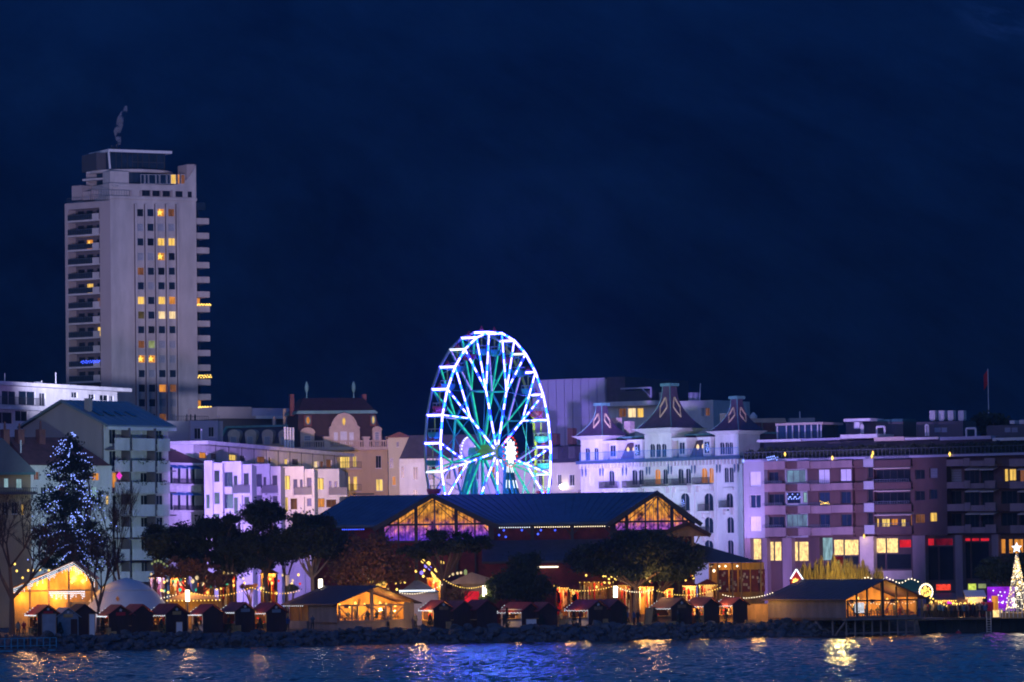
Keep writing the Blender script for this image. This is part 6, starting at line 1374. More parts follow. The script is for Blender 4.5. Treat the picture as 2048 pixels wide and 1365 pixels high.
# ================================================================== market on the shore
HUTS = 'red-roofed market huts along the shore'
def shoreY(px, off):
    Y = 525.0
    for _ in range(4): X = (px - 1024) * Y / F; Y = shore(X) + off
    return Y
def hut(label, apx, apy, gw=40, side='o', leds=True, off=7.0, roof=None, sidelen=3.6, wallm='hut_dark', name='market_hut', glow=14, baseoff=0.0, group=HUTS):
    """gabled hut: dark gable toward the lake, serving side to the left with fairy lights on the eave"""
    hr = random.Random(int(apx * 7)); Y = shoreY(apx, off + hr.uniform(-.5, 1.0)); a = R(28 + hr.uniform(-8, 7)); s = F / Y; P = at(apx, apy, Y); zr = P.z; roof = roof or ('hut_red', 'hut_red_faded', 'hut_red_dark')[int(apx) % 3]; W_ = gw / s / math.cos(a); L = sidelen
    T = thing(name, label, 'hut', (P.x, Y, 1.6 + baseoff), a, group); h = zr - T.location.z; e = h - W_ * .36
    w = W_ / 2; m = MB()
    m.poly([(-w, 0, 0), (w, 0, 0), (w, 0, e), (0, 0, h - .06), (-w, 0, e)]); m.poly([(w, 0, 0), (w, L, 0), (w, L, e), (w, 0, e)]); m.poly([(w, L, 0), (-w, L, 0), (-w, L, e), (0, L, h - .06), (w, L, e)])
    m.build('wall', M[wallm], T)
    n = max(5, int(W_ / .32))
    for i in range(1, n):
        x = -w + W_ * i / n; MB().box(x - .02, -.03, 0, x + .02, -.003, e + (h - e) * (1 - abs(x) / w) - .1).build('batten', M[wallm], T)
    ov = .28; sl = (h - e) / w; r = MB()
    for sg in (-1, 1):
        x0 = sg * (w + ov); zl = h - sl * (w + ov)
        p = [(0, -ov, h), (x0, -ov, zl), (x0, L + ov, zl), (0, L + ov, h)]; q = [(a_, b_, c_ + .09) for a_, b_, c_ in p]
        r.hexa(p + q) if sg > 0 else r.hexa([p[1], p[0], p[3], p[2], q[1], q[0], q[3], q[2]])
    r.build('roof', M[roof], T)
    if hr.random() < .6:
        sg_ = MB().box(-.55, -.09, e - .15, .55, -.035, e + .22).build('sign_board', M[hr.choice(['wood', 'wood_light', 'red_cloth', 'tarp_grey'])], T); MB().prismy(star_pts(0, e + .45, .22), -.09, -.04).build('gable_star', M['canvas'], T)
    if hr.random() < .5: MB().box(w * .25, -.07, 0, w * .25 + .75, -.034, 1.85).build('rear_door', M['hut_dark'], T)
    # serving side at x = -w : posts, counter, open hatch and lit shelves behind
    m = MB(); m.box(-w, .02, 0, -w + .08, L - .02, .95).box(-w, .02, 2.1, -w + .08, L - .02, e - .01).box(-w, .02, .95, -w + .1, .25, 2.1).box(-w, L - .25, .95, -w + .1, L - .02, 2.1)
    m.build('serving_side', M[{'y': 'wood_light', 'o': 'wood_light', 'p': 'canvas', 'r': 'wood', 'x': wallm}[side]], T)
    if side != 'x' and glow: lamp('side_fill', (-w - 1.1, L * .45, e - .15), glow * 5, (1, .56, .16), .15, T)  # unseen lamp added outside to brighten the serving side
    m = MB(); m.box(-w - .3, .1, .95, -w + .3, L - .1, 1.02); m.build('counter', M['wood_light'], T)
    k = {'o': 'wood_light', 'x': wallm, 'p': 'canvas', 'r': 'red_cloth', 'y': 'wood_light'}[side]
    MB().box(w - .35, .1, .2, w - .3, L - .1, e - .1).build('back_shelf', M[k], T)
    m = MB(); gg = random.Random(int(apx))
    for i in range(9): yy = gg.uniform(.3, L - .4); zz = gg.choice([1.03, 1.45, 1.8]); m.box(-w + .35 + gg.random() * .2, yy, zz, -w + .55, yy + .2, zz + gg.uniform(.15, .35), i % 3)
    m.build('goods', [M['wood_light'], M['red_cloth'], M['canvas']], T)['kind'] = 'stuff'
    if side == 'x':
        MB().box(-w - .05, .25, .95, -w + .02, L - .25, 2.1).build('closed_hatch', M[wallm], T)
    elif glow: lamp('hut_lamp', (-w + .9, L * .5, e - .25), glow * 6, (1, .52, .14), .12, T)
    if leds:
        x0 = -(w + ov); zl = h - sl * (w + ov)
        pts = [(x0 - .03, -ov + (L + 2 * ov) * i / 15, zl - .02 - .06 * (i % 2)) for i in range(16)]
        bulbs('fairy_lights', pts, .058, 'bulb_white', T)
        pts = [(x0 * (1 - i / 5), L + ov + .02, zl + (h - zl) * i / 5 + .12) for i in range(4)]; bulbs('fairy_lights', pts, .055, 'bulb_white', T)
    return T, w, L, e, h
hut('market hut with a dim red roof beside the bare plane tree at far left', 96, 1211, 40, 'o', glow=8)
T, w, L, e, h = hut('grey-tarped market tent between two dark huts at far left', 136, 1217, 40, 'x', False, roof='tarp_grey', wallm='tarp_grey', name='market_tent', glow=0)
hut('dark hut with a white board on its right, left of the dome tent', 169, 1210, 38, 'x', False, roof='hut_dark', glow=0)
hut('red-roofed hut in front of the dome tent, left one of the joined pair', 241, 1211, 46, 'o', glow=3)
hut('red-roofed hut in front of the dome tent, right one of the joined pair', 285, 1210, 41, 'x', False, glow=0)
hut('bright red-roofed hut right of the dome tent with orange open side', 353, 1209, 41, 'o', glow=14)
hut('red-roofed hut below the low gold-lit tent', 426, 1210, 40, 'p', glow=6)
hut('dull red-roofed hut below the pollarded tree', 490, 1206, 38, 'r', glow=3)
hut('red-roofed hut with orange counter touching the glass-fronted chalet on its left', 552, 1207, 38, 'y', glow=26)
hut('hut with a glowing golden side right of the glass-fronted chalet', 887, 1202, 40, 'y', glow=75, sidelen=4.2)
hut('middle of the three dark joined huts below the red booth', 928, 1203, 41, 'x', False, glow=0)
hut('dark hut left of the evergreen shrub, last of the joined three', 974, 1201, 40, 'x', False, glow=0)
hut('pale-sided hut half hidden behind the evergreen shrub', 1062, 1206, 38, 'p', glow=12, sidelen=5)
hut('dark hut just right of the evergreen shrub', 1096, 1206, 36, 'x', False, glow=0)
hut('hut with pale side and red display left of the leaning board', 1196, 1201, 40, 'p', glow=16, sidelen=5)
hut('dark hut directly left of the tall pine trunk', 1234, 1200, 36, 'x', False, glow=0)
hut('dark hut right of the leaning yellow board', 1363, 1197, 42, 'r', glow=5, sidelen=5)
hut('hut with bright orange side, third from the stilted chalet', 1423, 1196, 32, 'y', glow=40)
hut('hut with yellow goods on its lit counter, second from the stilted chalet', 1480, 1196, 30, 'y', glow=50)
# orange screen wall, boards
def panel(label, name, cat, px0, py0, px1, py1, Y, m, th=.08, lean=0.0, base=True):
    A = at(px0, py1, Y); B = at(px1, py0, Y); z0 = 1.6 if base else A.z
    T = thing(name, label, cat, (A.x, Y, z0)); W_ = B.x - A.x; H = B.z - z0
    MB().hexa([(0, 0, 0), (W_, 0, 0), (W_, th, 0), (0, th, 0), (lean, .1, H), (W_ + lean, .1, H), (W_ + lean, th + .1, H), (lean, th + .1, H)]).build('board', M[m], T)
    f = MB(); f.bar((0, -.02, 0), (lean, .08, H), .07).bar((W_, -.02, 0), (W_ + lean, .08, H), .07).bar((lean, .08, H), (W_ + lean, .08, H), .07); f.build('board_frame', M['wood'], T); return T
panel('orange timber screen wall left of the stilted chalet', 'timber_screen', 'screen', 1493, 1208, 1541, 1252, 540, 'wood_light', .12)
lamp('screen_fill', (at(1517, 1200, 537).x, 537.2, 4.4), 330, (1, .5, .10), .2)  # added lamp with no fixture, brightens the screen
panel('leaning yellow advertising board among the huts', 'advertising_board', 'board', 1288, 1216, 1303, 1248, 533, 'wood_light', .06, .25)
panel('white board standing between the huts at far left', 'notice_board', 'board', 178, 1228, 190, 1262, 509, 'canvas', .06)
panel('white panel leaning on a hut right of the dome tent', 'notice_board', 'board', 352, 1244, 365, 1262, 513, 'canvas', .06)
panel('grey tarp sheet hung beside the leftmost hut', 'tarp_sheet', 'tarp', 84, 1228, 112, 1266, 506, 'tarp_grey', .05)
panel('low pale board propped against the dark huts below the shrub', 'white_board', 'board', 1052, 1238, 1073, 1250, 526, 'canvas', .05)
# back row of lit stalls seen between trunks
def stall(label, px0, px1, ytop, ybase, Y, m='wood_light', glow=30, roof='maroon_curtain', col=(1, .55, .12)):
    A = at(px0, ybase, Y); B = at(px1, ytop, Y); H = B.z - 1.6; W_ = B.x - A.x; T = thing('market_stall', label, 'stall', (A.x, Y, 1.6), 0, 'lit stalls behind the front row of huts')
    MB().box(0, 2.2, 0, W_, 2.3, H - .3).build('back_wall', M[m], T); MB().box(0, 0, 0, W_, .1, 1.0).build('counter', M['wood'], T)
    for x in (0, W_): MB().box(x - .06, 0, 0, x + .06, 2.2, H - .35).build('side_wall', M['wood'], T)
    MB().prismy([(-.3, H - .35), (W_ + .3, H - .35), (W_ / 2, H + .35)], -.4, 2.6).build('roof', M[roof], T)
    g = random.Random(int(px0)); b = MB()
    for i in range(10): x = g.uniform(.1, max(.2, W_ - .3)); b.box(x, 1.9, g.uniform(1.0, H - .9), x + g.uniform(.1, .3), 2.18, H - .7 + g.uniform(-.3, .3), i % 3)
    b.build('goods', [M['red_cloth'], M['wood'], M['canvas']], T)['kind'] = 'stuff'
    lamp('stall_lamp', (W_ / 2, .9, H - .6), glow * 7, col, .12, T)
    bulbs('fairy_lights', [(W_ * i / 7, -.42, H - .4) for i in range(8)], .06, 'bulb_gold', T)
stall('amber stall with dark slatted front left of the broad pine trunk', 1112, 1136, 1170, 1215, 548, 'wood_light', 30, col=(1, .35, .08))
stall('brown stall left of the lit lamp below the broad pine', 1160, 1226, 1158, 1205, 551, 'wood', 14)
stall('brown stall right of the lit lamp below the broad pine', 1234, 1262, 1165, 1205, 551, 'wood', 20)
stall('yellow curtained stall between the two pine trunks', 1278, 1306, 1168, 1212, 550, 'wood_light', 90)
stall('yellow stall right of the forked pine trunk', 1318, 1346, 1172, 1210, 551, 'wood_light', 60)
stall('white-curtained stall between forked pine and pavilion', 1366, 1392, 1166, 1205, 550, 'canvas', 40)
stall('dim striped stall beside the menu panels', 1398, 1434, 1164, 1205, 551, 'canvas', 14)
stall('amber stall under the shrub-side lean-to', 1140, 1158, 1176, 1205, 549, 'wood_light', 16)
stall('golden stall under the pale bare trunk left of the red booth', 855, 890, 1150, 1205, 556, 'wood_light', 60)
stall('stall with coloured goods behind the centre chalet roof', 735, 775, 1150, 1200, 555, 'wood_light', 70)
stall('warm stall below the russet tree', 340, 372, 1145, 1195, 560, 'wood_light', 60)
stall('violet-lit stall left of the russet tree', 300, 330, 1150, 1195, 561, 'canvas', 30, col=(.6, .45, 1))
stall('orange stall below the low dark pine', 395, 425, 1145, 1195, 560, 'wood_light', 50, col=(1, .45, .15))
stall('small lit stall between the dark pines', 438, 470, 1142, 1190, 561, 'wood', 50)
stall('yellow stall behind the tall dark pine trunk', 522, 552, 1142, 1192, 560, 'wood_light', 60)
# hanging lanterns glimpsed among the branches
def lanterns(label, pts, m, r=.28, name='hanging_lights'):
    o = None; P = [at(x, y, Y) for x, y, Y in pts]; b = MB(); c = P[0]
    for p in P: b.lathe([(.03, -r), (r * .8, -r * .4), (r * .8, r * .4), (.03, r)], p - c, 8)
    o = b.build(name, M[m], None, loc=c); tag(o, label, 'lights'); return o
lanterns('cluster of amber lanterns under the left umbrella pine', [(846, 1122, 549), (857, 1128, 549), (873, 1140, 549), (868, 1152, 549), (878, 1155, 549), (884, 1126, 549), (866, 1146, 549), (872, 1160, 549)], 'bulb_gold', .3)
lanterns('violet and pink lanterns under the left umbrella pine', [(852, 1132, 549.5), (860, 1137, 549.5), (843, 1146, 549.5)], 'led_violet', .28)
lanterns('row of pale coloured bulbs right of the left pine trunk', [(898, 1152, 549), (906, 1149, 549), (915, 1147, 549), (922, 1146, 549)], 'lit_warmwhite', .18)
lanterns('green lantern right of the left pine trunk', [(931, 1143, 548), (931, 1147, 548)], 'lit_green', .25)
lanterns('amber lanterns hanging below the broad umbrella pine', [(1190, 1139, 549), (1195, 1135, 549), (1221, 1138, 549), (1209, 1151, 549), (1232, 1156, 549), (1241, 1158, 549), (1246, 1153, 549)], 'bulb_gold', .32)
lanterns('pale amber lamps at the right edge of the broad pine', [(1276, 1132, 549), (1284, 1136, 549), (1290, 1137, 549), (1428, 1142, 545)], 'bulb_warm', .2)
lanterns('green crossing lights among the coloured stalls', [(360, 1161, 552), (360, 1180, 552)], 'led_teal', .25)
lanterns('pale green bulbs on the garland above the dome tent', [(304 + i * 6, 1128 - 6 * math.sin(i * .8), 549) for i in range(6)], 'lit_green', .16)
lanterns('amber and white bulbs of the far left stalls', [(385, 1163, 552), (394, 1156, 552), (405, 1168, 552), (414, 1165, 552), (437, 1155, 552), (455, 1150, 552), (465, 1150, 552), (350, 1170, 552), (362, 1168, 552)], 'lit_warmwhite', .28)
# decorated mill carousel behind the centre chalet
def mill():
    Y = 553; P = at(757, 1200, Y); T = thing('christmas_pyramid', 'tall lit carousel pyramid with blue bulb sails behind the centre chalet', 'pyramid', (P.x, Y, 1.6)); z = lambda y: at(757, y, Y).z - 1.6
    for i, (r, y, m) in enumerate(((1.3, 1180, 'lit_shop'), (1.0, 1163, 'lit_yellow'), (.7, 1148, 'bulb_warm'))):
        MB().lathe([(r, z(y + 10)), (r, z(y - 2))], n=10).build('lit_tier', M[m], T); MB().lathe([(r + .15, z(y - 2)), (r + .15, z(y - 4))], n=12).build('tier_roof', M['wood'], T)
    b = MB()
    for i in range(8): t = i * .785; b.bar((.25 * math.cos(t), .25 * math.sin(t), z(1142)), (1.4 * math.cos(t), 1.4 * math.sin(t), z(1138)), .3, .04)
    b.build('sail', M['wood_light'], T); b = MB()
    for i in range(16): t = i / 15; b.octa((-1.2 + 1.2 * t - .6, -.4, z(1150) + 2.0 * t), .09)
    b.build('bulb_row', M['bulb_white'], T); lamp('pyramid_lamp', (0, -2, z(1165)), 40, (1, .7, .3), .2, T)
    MB().lathe([(.5, 0), (.5, z(1190))], n=8).build('base', M['wood'], T)
mill()
# lamp standards with lit columns
def lamp_post(label, px, y0, y1, Y, lit_=True):
    P = at(px, (y0 + y1) / 2, Y); zt, zb = at(px, y0, Y).z, at(px, y1, Y).z
    T = thing('lamp_column', label, 'street lamp', (P.x, Y, 1.6), 0, 'column lamps along the promenade')
    MB().tube((0, 0, 0), (0, 0, zb - 1.6), .09, .08, 10).build('post', M['rail_metal'], T)
    MB().tube((0, 0, zb - 1.6), (0, 0, zt - 1.6), .24, .24, 14).build('light_cylinder', M['lamp_white'] if lit_ else M['canvas'], T)
    MB().tube((0, 0, zt - 1.6), (0, 0, zt - 1.5), .27, .2, 14).build('cap', M['rail_metal'], T)
    if lit_: lamp('column_light', (0, -.5, zt - 2.2), 70, (1, .85, .6), .3, T)
lamp_post('lit lamp column above the red-roofed hut right of the dome tent', 375, 1181, 1203, 535)
lamp_post('lit lamp column above the centre chalet roof', 641, 1159, 1179, 541)
lamp_post('lit lamp column beside the evergreen shrub', 969, 1172, 1196, 538)
lamp_post('lit lamp column below the broad umbrella pine', 1231, 1173, 1195, 543)
lamp_post('unlit lamp column near the clipped bush', 575, 1151, 1172, 541, False)
lamp('market_fill', (at(520, 1150, 538).x, 538, 6.5), 500, (1, .5, .16), .4)
lamp('market_fill', (at(840, 1150, 549).x, 549, 7.5), 500, (1, .55, .18), .4)
lamp('market_fill', (at(1300, 1150, 541).x, 541.5, 7.0), 420, (1, .5, .16), .4)
lamp('market_fill', (at(90, 1150, 528).x, 528, 6.0), 350, (1, .5, .16), .4)
# red booth
def booth():
    Y = 541; a = at(929, 1203, Y); b = at(958, 1183, Y); T = thing('red_booth', 'red lit booth behind the joined dark huts', 'booth', (a.x, Y, 1.6)); W_ = b.x - a.x; H = b.z - 1.6
    MB().box(-.4, .6, 0, W_ + 1, 2.6, H + .9).build('body', M['wood_grey'], T); MB().box(0, .4, H - 1.3, W_, .58, H).build('red_panel', M['lit_red'], T)
    MB().prismy([(-2.2, H + .9), (W_ + 1.6, H + .9), (W_ + 1.2, H + 1.6), (W_ * .5, H + 2.3)], 0, 3).build('roof', M['wood_grey'], T)
booth()
# white marquee with blue-white lit edge behind the golden hut
def marquee():
    Y = 546; z = lambda y: at(820, y, Y).z - 1.6; x = lambda p: at(p, 1185, Y).x - at(820, 1185, Y).x
    T = thing('marquee', 'white marquee with a blue-white lit eave behind the golden hut', 'marquee', (at(820, 1185, Y).x, Y, 1.6))
    MB().box(x(802), 0, 0, x(876), 4, z(1185)).build('tent_wall', M['canvas'], T)
    MB().hexa([(x(798), -.4, z(1186)), (x(880), -.4, z(1186)), (x(880), 4.4, z(1186)), (x(798), 4.4, z(1186)), (x(828), 1.8, z(1162)), (x(838), 1.8, z(1162)), (x(838), 2.2, z(1162)), (x(828), 2.2, z(1162))]).build('tent_roof', M['tarp_grey'], T)
    bulbs('eave_lights', [(x(800 + i * 3.0), -.5, z(1182)) for i in range(24)], .12, 'bulb_white', T)
marquee()
# white dome tent
def dome():
    Y = 532; c = at(252, 1205, Y); T = thing('dome_tent', 'large white dome tent behind the left huts', 'tent', (c.x, Y, 1.6)); z = lambda y: at(258, y, Y).z - 1.6
    rx = (352 - 160) / 2 / (F / Y); h = z(1156); prof = []
    for i in range(15): t = i / 14; prof.append((max(.02, (1 - (t * .999) ** 2.0) ** .62), t * h))
    MB().lathe(prof, n=40, sx=rx, sy=5.5).build('canvas_shell', M['canvas'], T, True)
    r = MB(); zz = z(1181); k = (1 - (zz / h) ** 2) ** .62
    for i in range(24): a, b = math.pi + math.pi * i / 24, math.pi + math.pi * (i + 1) / 24; r.bar((rx * k * math.cos(a), 5.5 * k * math.sin(a) - .03, zz), (rx * k * math.cos(b), 5.5 * k * math.sin(b) - .03, zz), .1, .12)
    r.build('seam_band', M['frame_white'], T)
    MB().box(-rx - 1.2, -2, 0, -rx + 1.6, 2, z(1203)).build('entrance_wall', M['wood_light'], T)
    MB().lathe([(.03, -.3), (.22, 0), (.03, .3)], (-.6, -4.4, h * .62), 10).build('door_lamp', M['lit_dim'], T)
    lamp('tent_lamp', (-1.5, -7.5, 5.5), 55, (.75, .72, 1.0), .5, T)
dome()
# golden chalet with icicle lights, far left
def golden():
    Y = 530; c = at(128, 1210, Y); T = thing('golden_chalet', 'chalet glowing gold under icicle lights behind the bare plane tree', 'chalet', (c.x, Y, 1.6)); z = lambda y: at(128, y, Y).z - 1.6; x = lambda p: at(p, 1170, Y).x - c.x
    ax, az = x(147), z(1125); lx, lz = x(20), z(1180); rx_, rz = x(190), z(1160)
    MB().prismy([(lx, 0), (rx_ - .2, 0), (rx_ - .2, rz - .3), (ax, az - .4), (lx, lz - .3)], 1.2, 6).build('back_wall', M['wood_light'], T)
    MB().hexa([(lx - .3, -.6, lz), (ax, -.6, az), (ax, 6, az), (lx - .3, 6, lz), (lx - .3, -.6, lz + .15), (ax, -.6, az + .15), (ax, 6, az + .15), (lx - .3, 6, lz + .15)]).hexa([(ax, -.6, az), (rx_, -.6, rz), (rx_, 6, rz), (ax, 6, az), (ax, -.6, az + .15), (rx_, -.6, rz + .15), (rx_, 6, rz + .15), (ax, 6, az + .15)]).build('roof', M['wood'], T)
    for p in (24, 60, 98, 138, 184): MB().box(x(p) - .1, -.3, 0, x(p) + .1, -.1, (z(1180) + (az - z(1180)) * max(0, (p - 20) / 127) if p < 147 else rz) - .05).build('post', M['wood'], T)
    MB().box(lx, -.35, z(1183), rx_, -.05, z(1180)).build('beam', M['wood'], T)
    g = random.Random(3); m = MB()
    for i in range(70):
        t = i / 69; p = (lx + (ax - lx) * t * 1.25, lz + (az - lz) * t * 1.25) if t < .8 else (ax + (rx_ - ax) * (t - .8) * 5, az + (rz - az) * (t - .8) * 5)
        for k in range(g.randint(1, 5)): m.octa((p[0], -.7, p[1] - .05 - .2 * k), .06)
    m.build('icicle_lights', M['bulb_white'], T); m = MB()
    for i in range(34):
        for k in range(g.randint(2, 5)): m.octa((x(100) + (x(170) - x(100)) * i / 33, -.8, z(1184) - .2 * k), .065)
    m.build('icicle_lights', M['bulb_white'], T)
    for (p, y, e_) in ((148, 1152, 520), (166, 1160, 260), (80, 1172, 300), (110, 1195, 200), (40, 1195, 200)): lamp('chalet_lamp', (x(p), .2, z(y)), e_, (1, .50, .06), .2, T)
    m = MB()
    for (p, y, r) in ((148, 1158, .42), (153, 1148, .3), (166, 1163, .32), (160, 1145, .25), (144, 1164, .25)): m.lathe([(.05, -r), (r, 0), (.05, r)], (x(p), .1, z(y)), 10)
    m.build('lantern', M['bulb_gold'], T)
golden()
# low gold-lit tent roof
def lowtent():
    Y = 540; c = at(375, 1212, Y); T = thing('gold_tent', 'low tent with a gold-lit canopy behind the lamp column', 'tent', (c.x, Y, 1.6)); z = lambda y: at(375, y, Y).z - 1.6; x = lambda p: at(p, 1195, Y).x - c.x
    MB().hexa([(x(330), -.5, z(1201)), (x(442), -.5, z(1199)), (x(442), 4, z(1199)), (x(330), 4, z(1201)), (x(365), 1.5, z(1186)), (x(385), 1.5, z(1186)), (x(385), 2.5, z(1186)), (x(365), 2.5, z(1186))]).build('tent_roof', M['wood_light'], T)
    for p in (334, 372, 408, 438): MB().box(x(p) - .06, -.3, 0, x(p) + .06, -.18, z(1200)).build('post', M['wood'], T)
    MB().box(x(332), 3.4, 0, x(440), 3.5, z(1201)).build('back_wall', M['wood_light'], T)
    lamp('tent_lamp', (x(370), 1, z(1206)), 110, (1, .55, .08), .2, T); lamp('tent_lamp', (x(380), -2.5, z(1178)), 40, (1, .6, .1), .2, T)
    bulbs('tent_bulbs', [(x(335 + i * 7.5), -.55, z(1202 - abs(7 - i) * .1)) for i in range(15)], .1, 'bulb_gold', T)
lowtent()

# garlands slung between poles and branches, coloured bulbs of the stalls beyond
def garland(label, a, b, Y, sag, n, m, r=.075):
    A = at(a[0], a[1], Y); B = at(b[0], b[1], Y); P = [A.lerp(B, i / (n - 1)) - Vector((0, 0, 4 * sag * (i / (n - 1)) * (1 - i / (n - 1)))) - A for i in range(n)]
    o = bulbs('bulb_garland', P, r, m); o.location = A; tag(o, label, 'garland')
garland('white garland above the huts left of the lamp column', (205, 1196), (352, 1190), 531, .5, 26, 'bulb_warm')
garland('gold garland slung from the lamp column to the pollarded tree', (378, 1184), (500, 1176), 537, .7, 24, 'bulb_gold')
garland('gold garland between the pollarded tree and the chalet roof', (505, 1176), (598, 1182), 537, .5, 18, 'bulb_gold')
garland('white garland from the centre chalet to the left pine trunk', (800, 1186), (884, 1170), 540, .5, 18, 'bulb_warm')
garland('gold garland from the left pine trunk to the lamp beside the shrub', (888, 1160), (966, 1172), 541, .6, 18, 'bulb_gold')
garland('gold garland right of the evergreen shrub', (1108, 1172), (1228, 1172), 544, .6, 24, 'bulb_gold')
garland('white garland from the lamp to the forked pine', (1236, 1176), (1306, 1180), 542, .4, 16, 'bulb_warm')
garland('gold garland from the forked pine to the menu panels', (1314, 1182), (1440, 1176), 543, .7, 26, 'bulb_gold')
garland('white garland above the orange timber screen', (1446, 1190), (1545, 1186), 541, .5, 20, 'bulb_warm')
gq = random.Random(77)
def cluster(label, x0, x1, y0, y1, n, m, Y, r): lanterns('%s' % label, [(gq.uniform(x0, x1), gq.uniform(y0, y1), Y + gq.uniform(-1, 1)) for _ in range(n)], m, r)['kind'] = 'stuff'
cluster('scattered amber bulbs below the left pines', 300, 600, 1145, 1188, 26, 'bulb_gold', 556, .17)
cluster('scattered pale bulbs below the left pines', 300, 600, 1145, 1188, 16, 'lit_warmwhite', 556, .17)
cluster('scattered red bulbs below the left pines', 300, 600, 1150, 1188, 7, 'sign_red', 556, .17)
cluster('scattered green bulbs below the left pines', 320, 500, 1150, 1185, 6, 'led_teal', 556, .17)
cluster('amber bulbs between centre chalet and left pine', 735, 880, 1140, 1180, 18, 'bulb_gold', 552, .16)
cluster('amber bulbs below the broad umbrella pine crown', 1170, 1420, 1140, 1178, 26, 'bulb_gold', 552, .15)
cluster('red bulbs below the broad umbrella pine crown', 1120, 1420, 1150, 1185, 8, 'sign_red', 552, .15)
cluster('amber bulbs behind the far left golden chalet', 20, 130, 1120, 1165, 10, 'bulb_gold', 556, .15)

for (p_, y_, Y_, e_) in ((380, 1160, 541, 260), (735, 1158, 538.5, 330), (60, 1160, 512, 160), (250, 1150, 546, 160), (905, 1170, 537, 160), (1320, 1180, 539, 200)):
    q_ = at(p_, y_, Y_); lamp('tree_fill', q_, e_ * 1.8, (1, .50, .20), .3)  # warm lamps added without fixtures to bring out the trees
# ================================================================== people
def person_mesh(name, pose=0, sit=False):
    """one continuous figure grown from a posed skeleton"""
    j = {'pelvis': (0, 0, .95), 'chest': (0, .0, 1.28), 'neck': (0, .01, 1.46), 'head': (0, -.03, 1.60), 'crown': (0, -.02, 1.70)}
    if sit: ln = lambda s: [(s * .1, 0, .93), (s * .12, -.42, .92), (s * .12, -.46, .50), (s * .12, -.60, .47)]
    elif pose == 1: ln = lambda s: [(s * .1, 0, .90), (s * .1, -.16 * s, .50), (s * .1, .06 - .26 * s, .08), (s * .1, -.06 - .26 * s, .04)]
    else: ln = lambda s: [(s * .1, 0, .90), (s * .12, -.02, .50), (s * .13, .03, .08), (s * .14, -.1, .04)]
    an = {0: lambda s: [(s * .19, .01, 1.40), (s * .25, .03, 1.14), (s * .22, -.12, .92), (s * .21, -.16, .86)], 1: lambda s: [(s * .19, .01, 1.40), (s * .24, .10 * s, 1.14), (s * .24, -.06 + .12 * s, .92), (s * .23, -.10 + .13 * s, .85)], 2: lambda s: [(s * .19, .01, 1.40), (s * .26, -.05, 1.16), (s * .10, -.30, 1.18), (s * .05, -.34, 1.20)]}[pose]
    v = [j['pelvis'], j['chest'], j['neck'], j['head'], j['crown']]; e = [(0, 1), (1, 2), (2, 3), (3, 4)]; r = [(.17, .13), (.20, .14), (.075, .075), (.115, .125), (.08, .09)]
    for s in (-1, 1):
        k = len(v); v += ln(s); e += [(0, k), (k, k + 1), (k + 1, k + 2), (k + 2, k + 3)]; r += [(.11, .11), (.085, .085), (.06, .06), (.05, .04)]
        k = len(v); v += an(s); e += [(1, k), (k, k + 1), (k + 1, k + 2), (k + 2, k + 3)]; r += [(.08, .08), (.065, .065), (.05, .05), (.04, .045)]
    me = bpy.data.meshes.new(name + '_s'); me.from_pydata(v, e, []); o = bpy.data.objects.new('tmp', me); COL.objects.link(o)
    o.modifiers.new('s', 'SKIN'); sv = me.skin_vertices[0].data
    for i, q in enumerate(r): sv[i].radius = q
    sv[0].use_root = True; o.modifiers.new('d', 'SUBSURF').levels = 1
    dg = bpy.context.evaluated_depsgraph_get(); dg.update(); nm = bpy.data.meshes.new_from_object(o.evaluated_get(dg)); nm.name = name
    bpy.data.objects.remove(o); nm.materials.clear()
    for q in ('coat', 'trousers', 'skin', 'hair'): nm.materials.append(M[q])
    for p in nm.polygons:
        c = p.center; p.use_smooth = True
        p.material_index = 2 if (c.z > 1.47 and c.y < .02 and c.z < 1.66) else 3 if c.z > 1.47 else 1 if (c.z < .84 and abs(c.x) < .2) else 0
    return nm
mat('coat', (.03, .03, .035), .85, .2); mat('trousers', (.02, .02, .028), .85, .2); mat('skin', (.42, .26, .19), .6, .05); mat('hair', (.04, .025, .018), .7, .2)
COATS = [mat('coat_%s' % n, c, .85, .2) for n, c in (('black', (.02, .02, .022)), ('navy', (.02, .03, .07)), ('brown', (.10, .06, .04)), ('red', (.22, .02, .03)), ('grey', (.14, .14, .15)), ('beige', (.32, .25, .17)), ('blue', (.03, .10, .26)))]
CN = ['black', 'navy', 'brown', 'red', 'grey', 'beige', 'blue']
PM = [person_mesh('person_standing', 0), person_mesh('person_walking', 1), person_mesh('person_holding', 2)]; PSIT = person_mesh('person_seated', 2, True)
def person(label, loc, rz, kind=0, coat=0, group=None, h=1.0, data=None):
    o = link('person', data or PM[kind]); o.location = loc; o.rotation_euler.z = rz; o.scale = (h, h, h * 1.02)
    if coat: o.material_slots[0].link = 'OBJECT'; o.material_slots[0].material = COATS[coat]
    return tag(o, label, 'person', group)
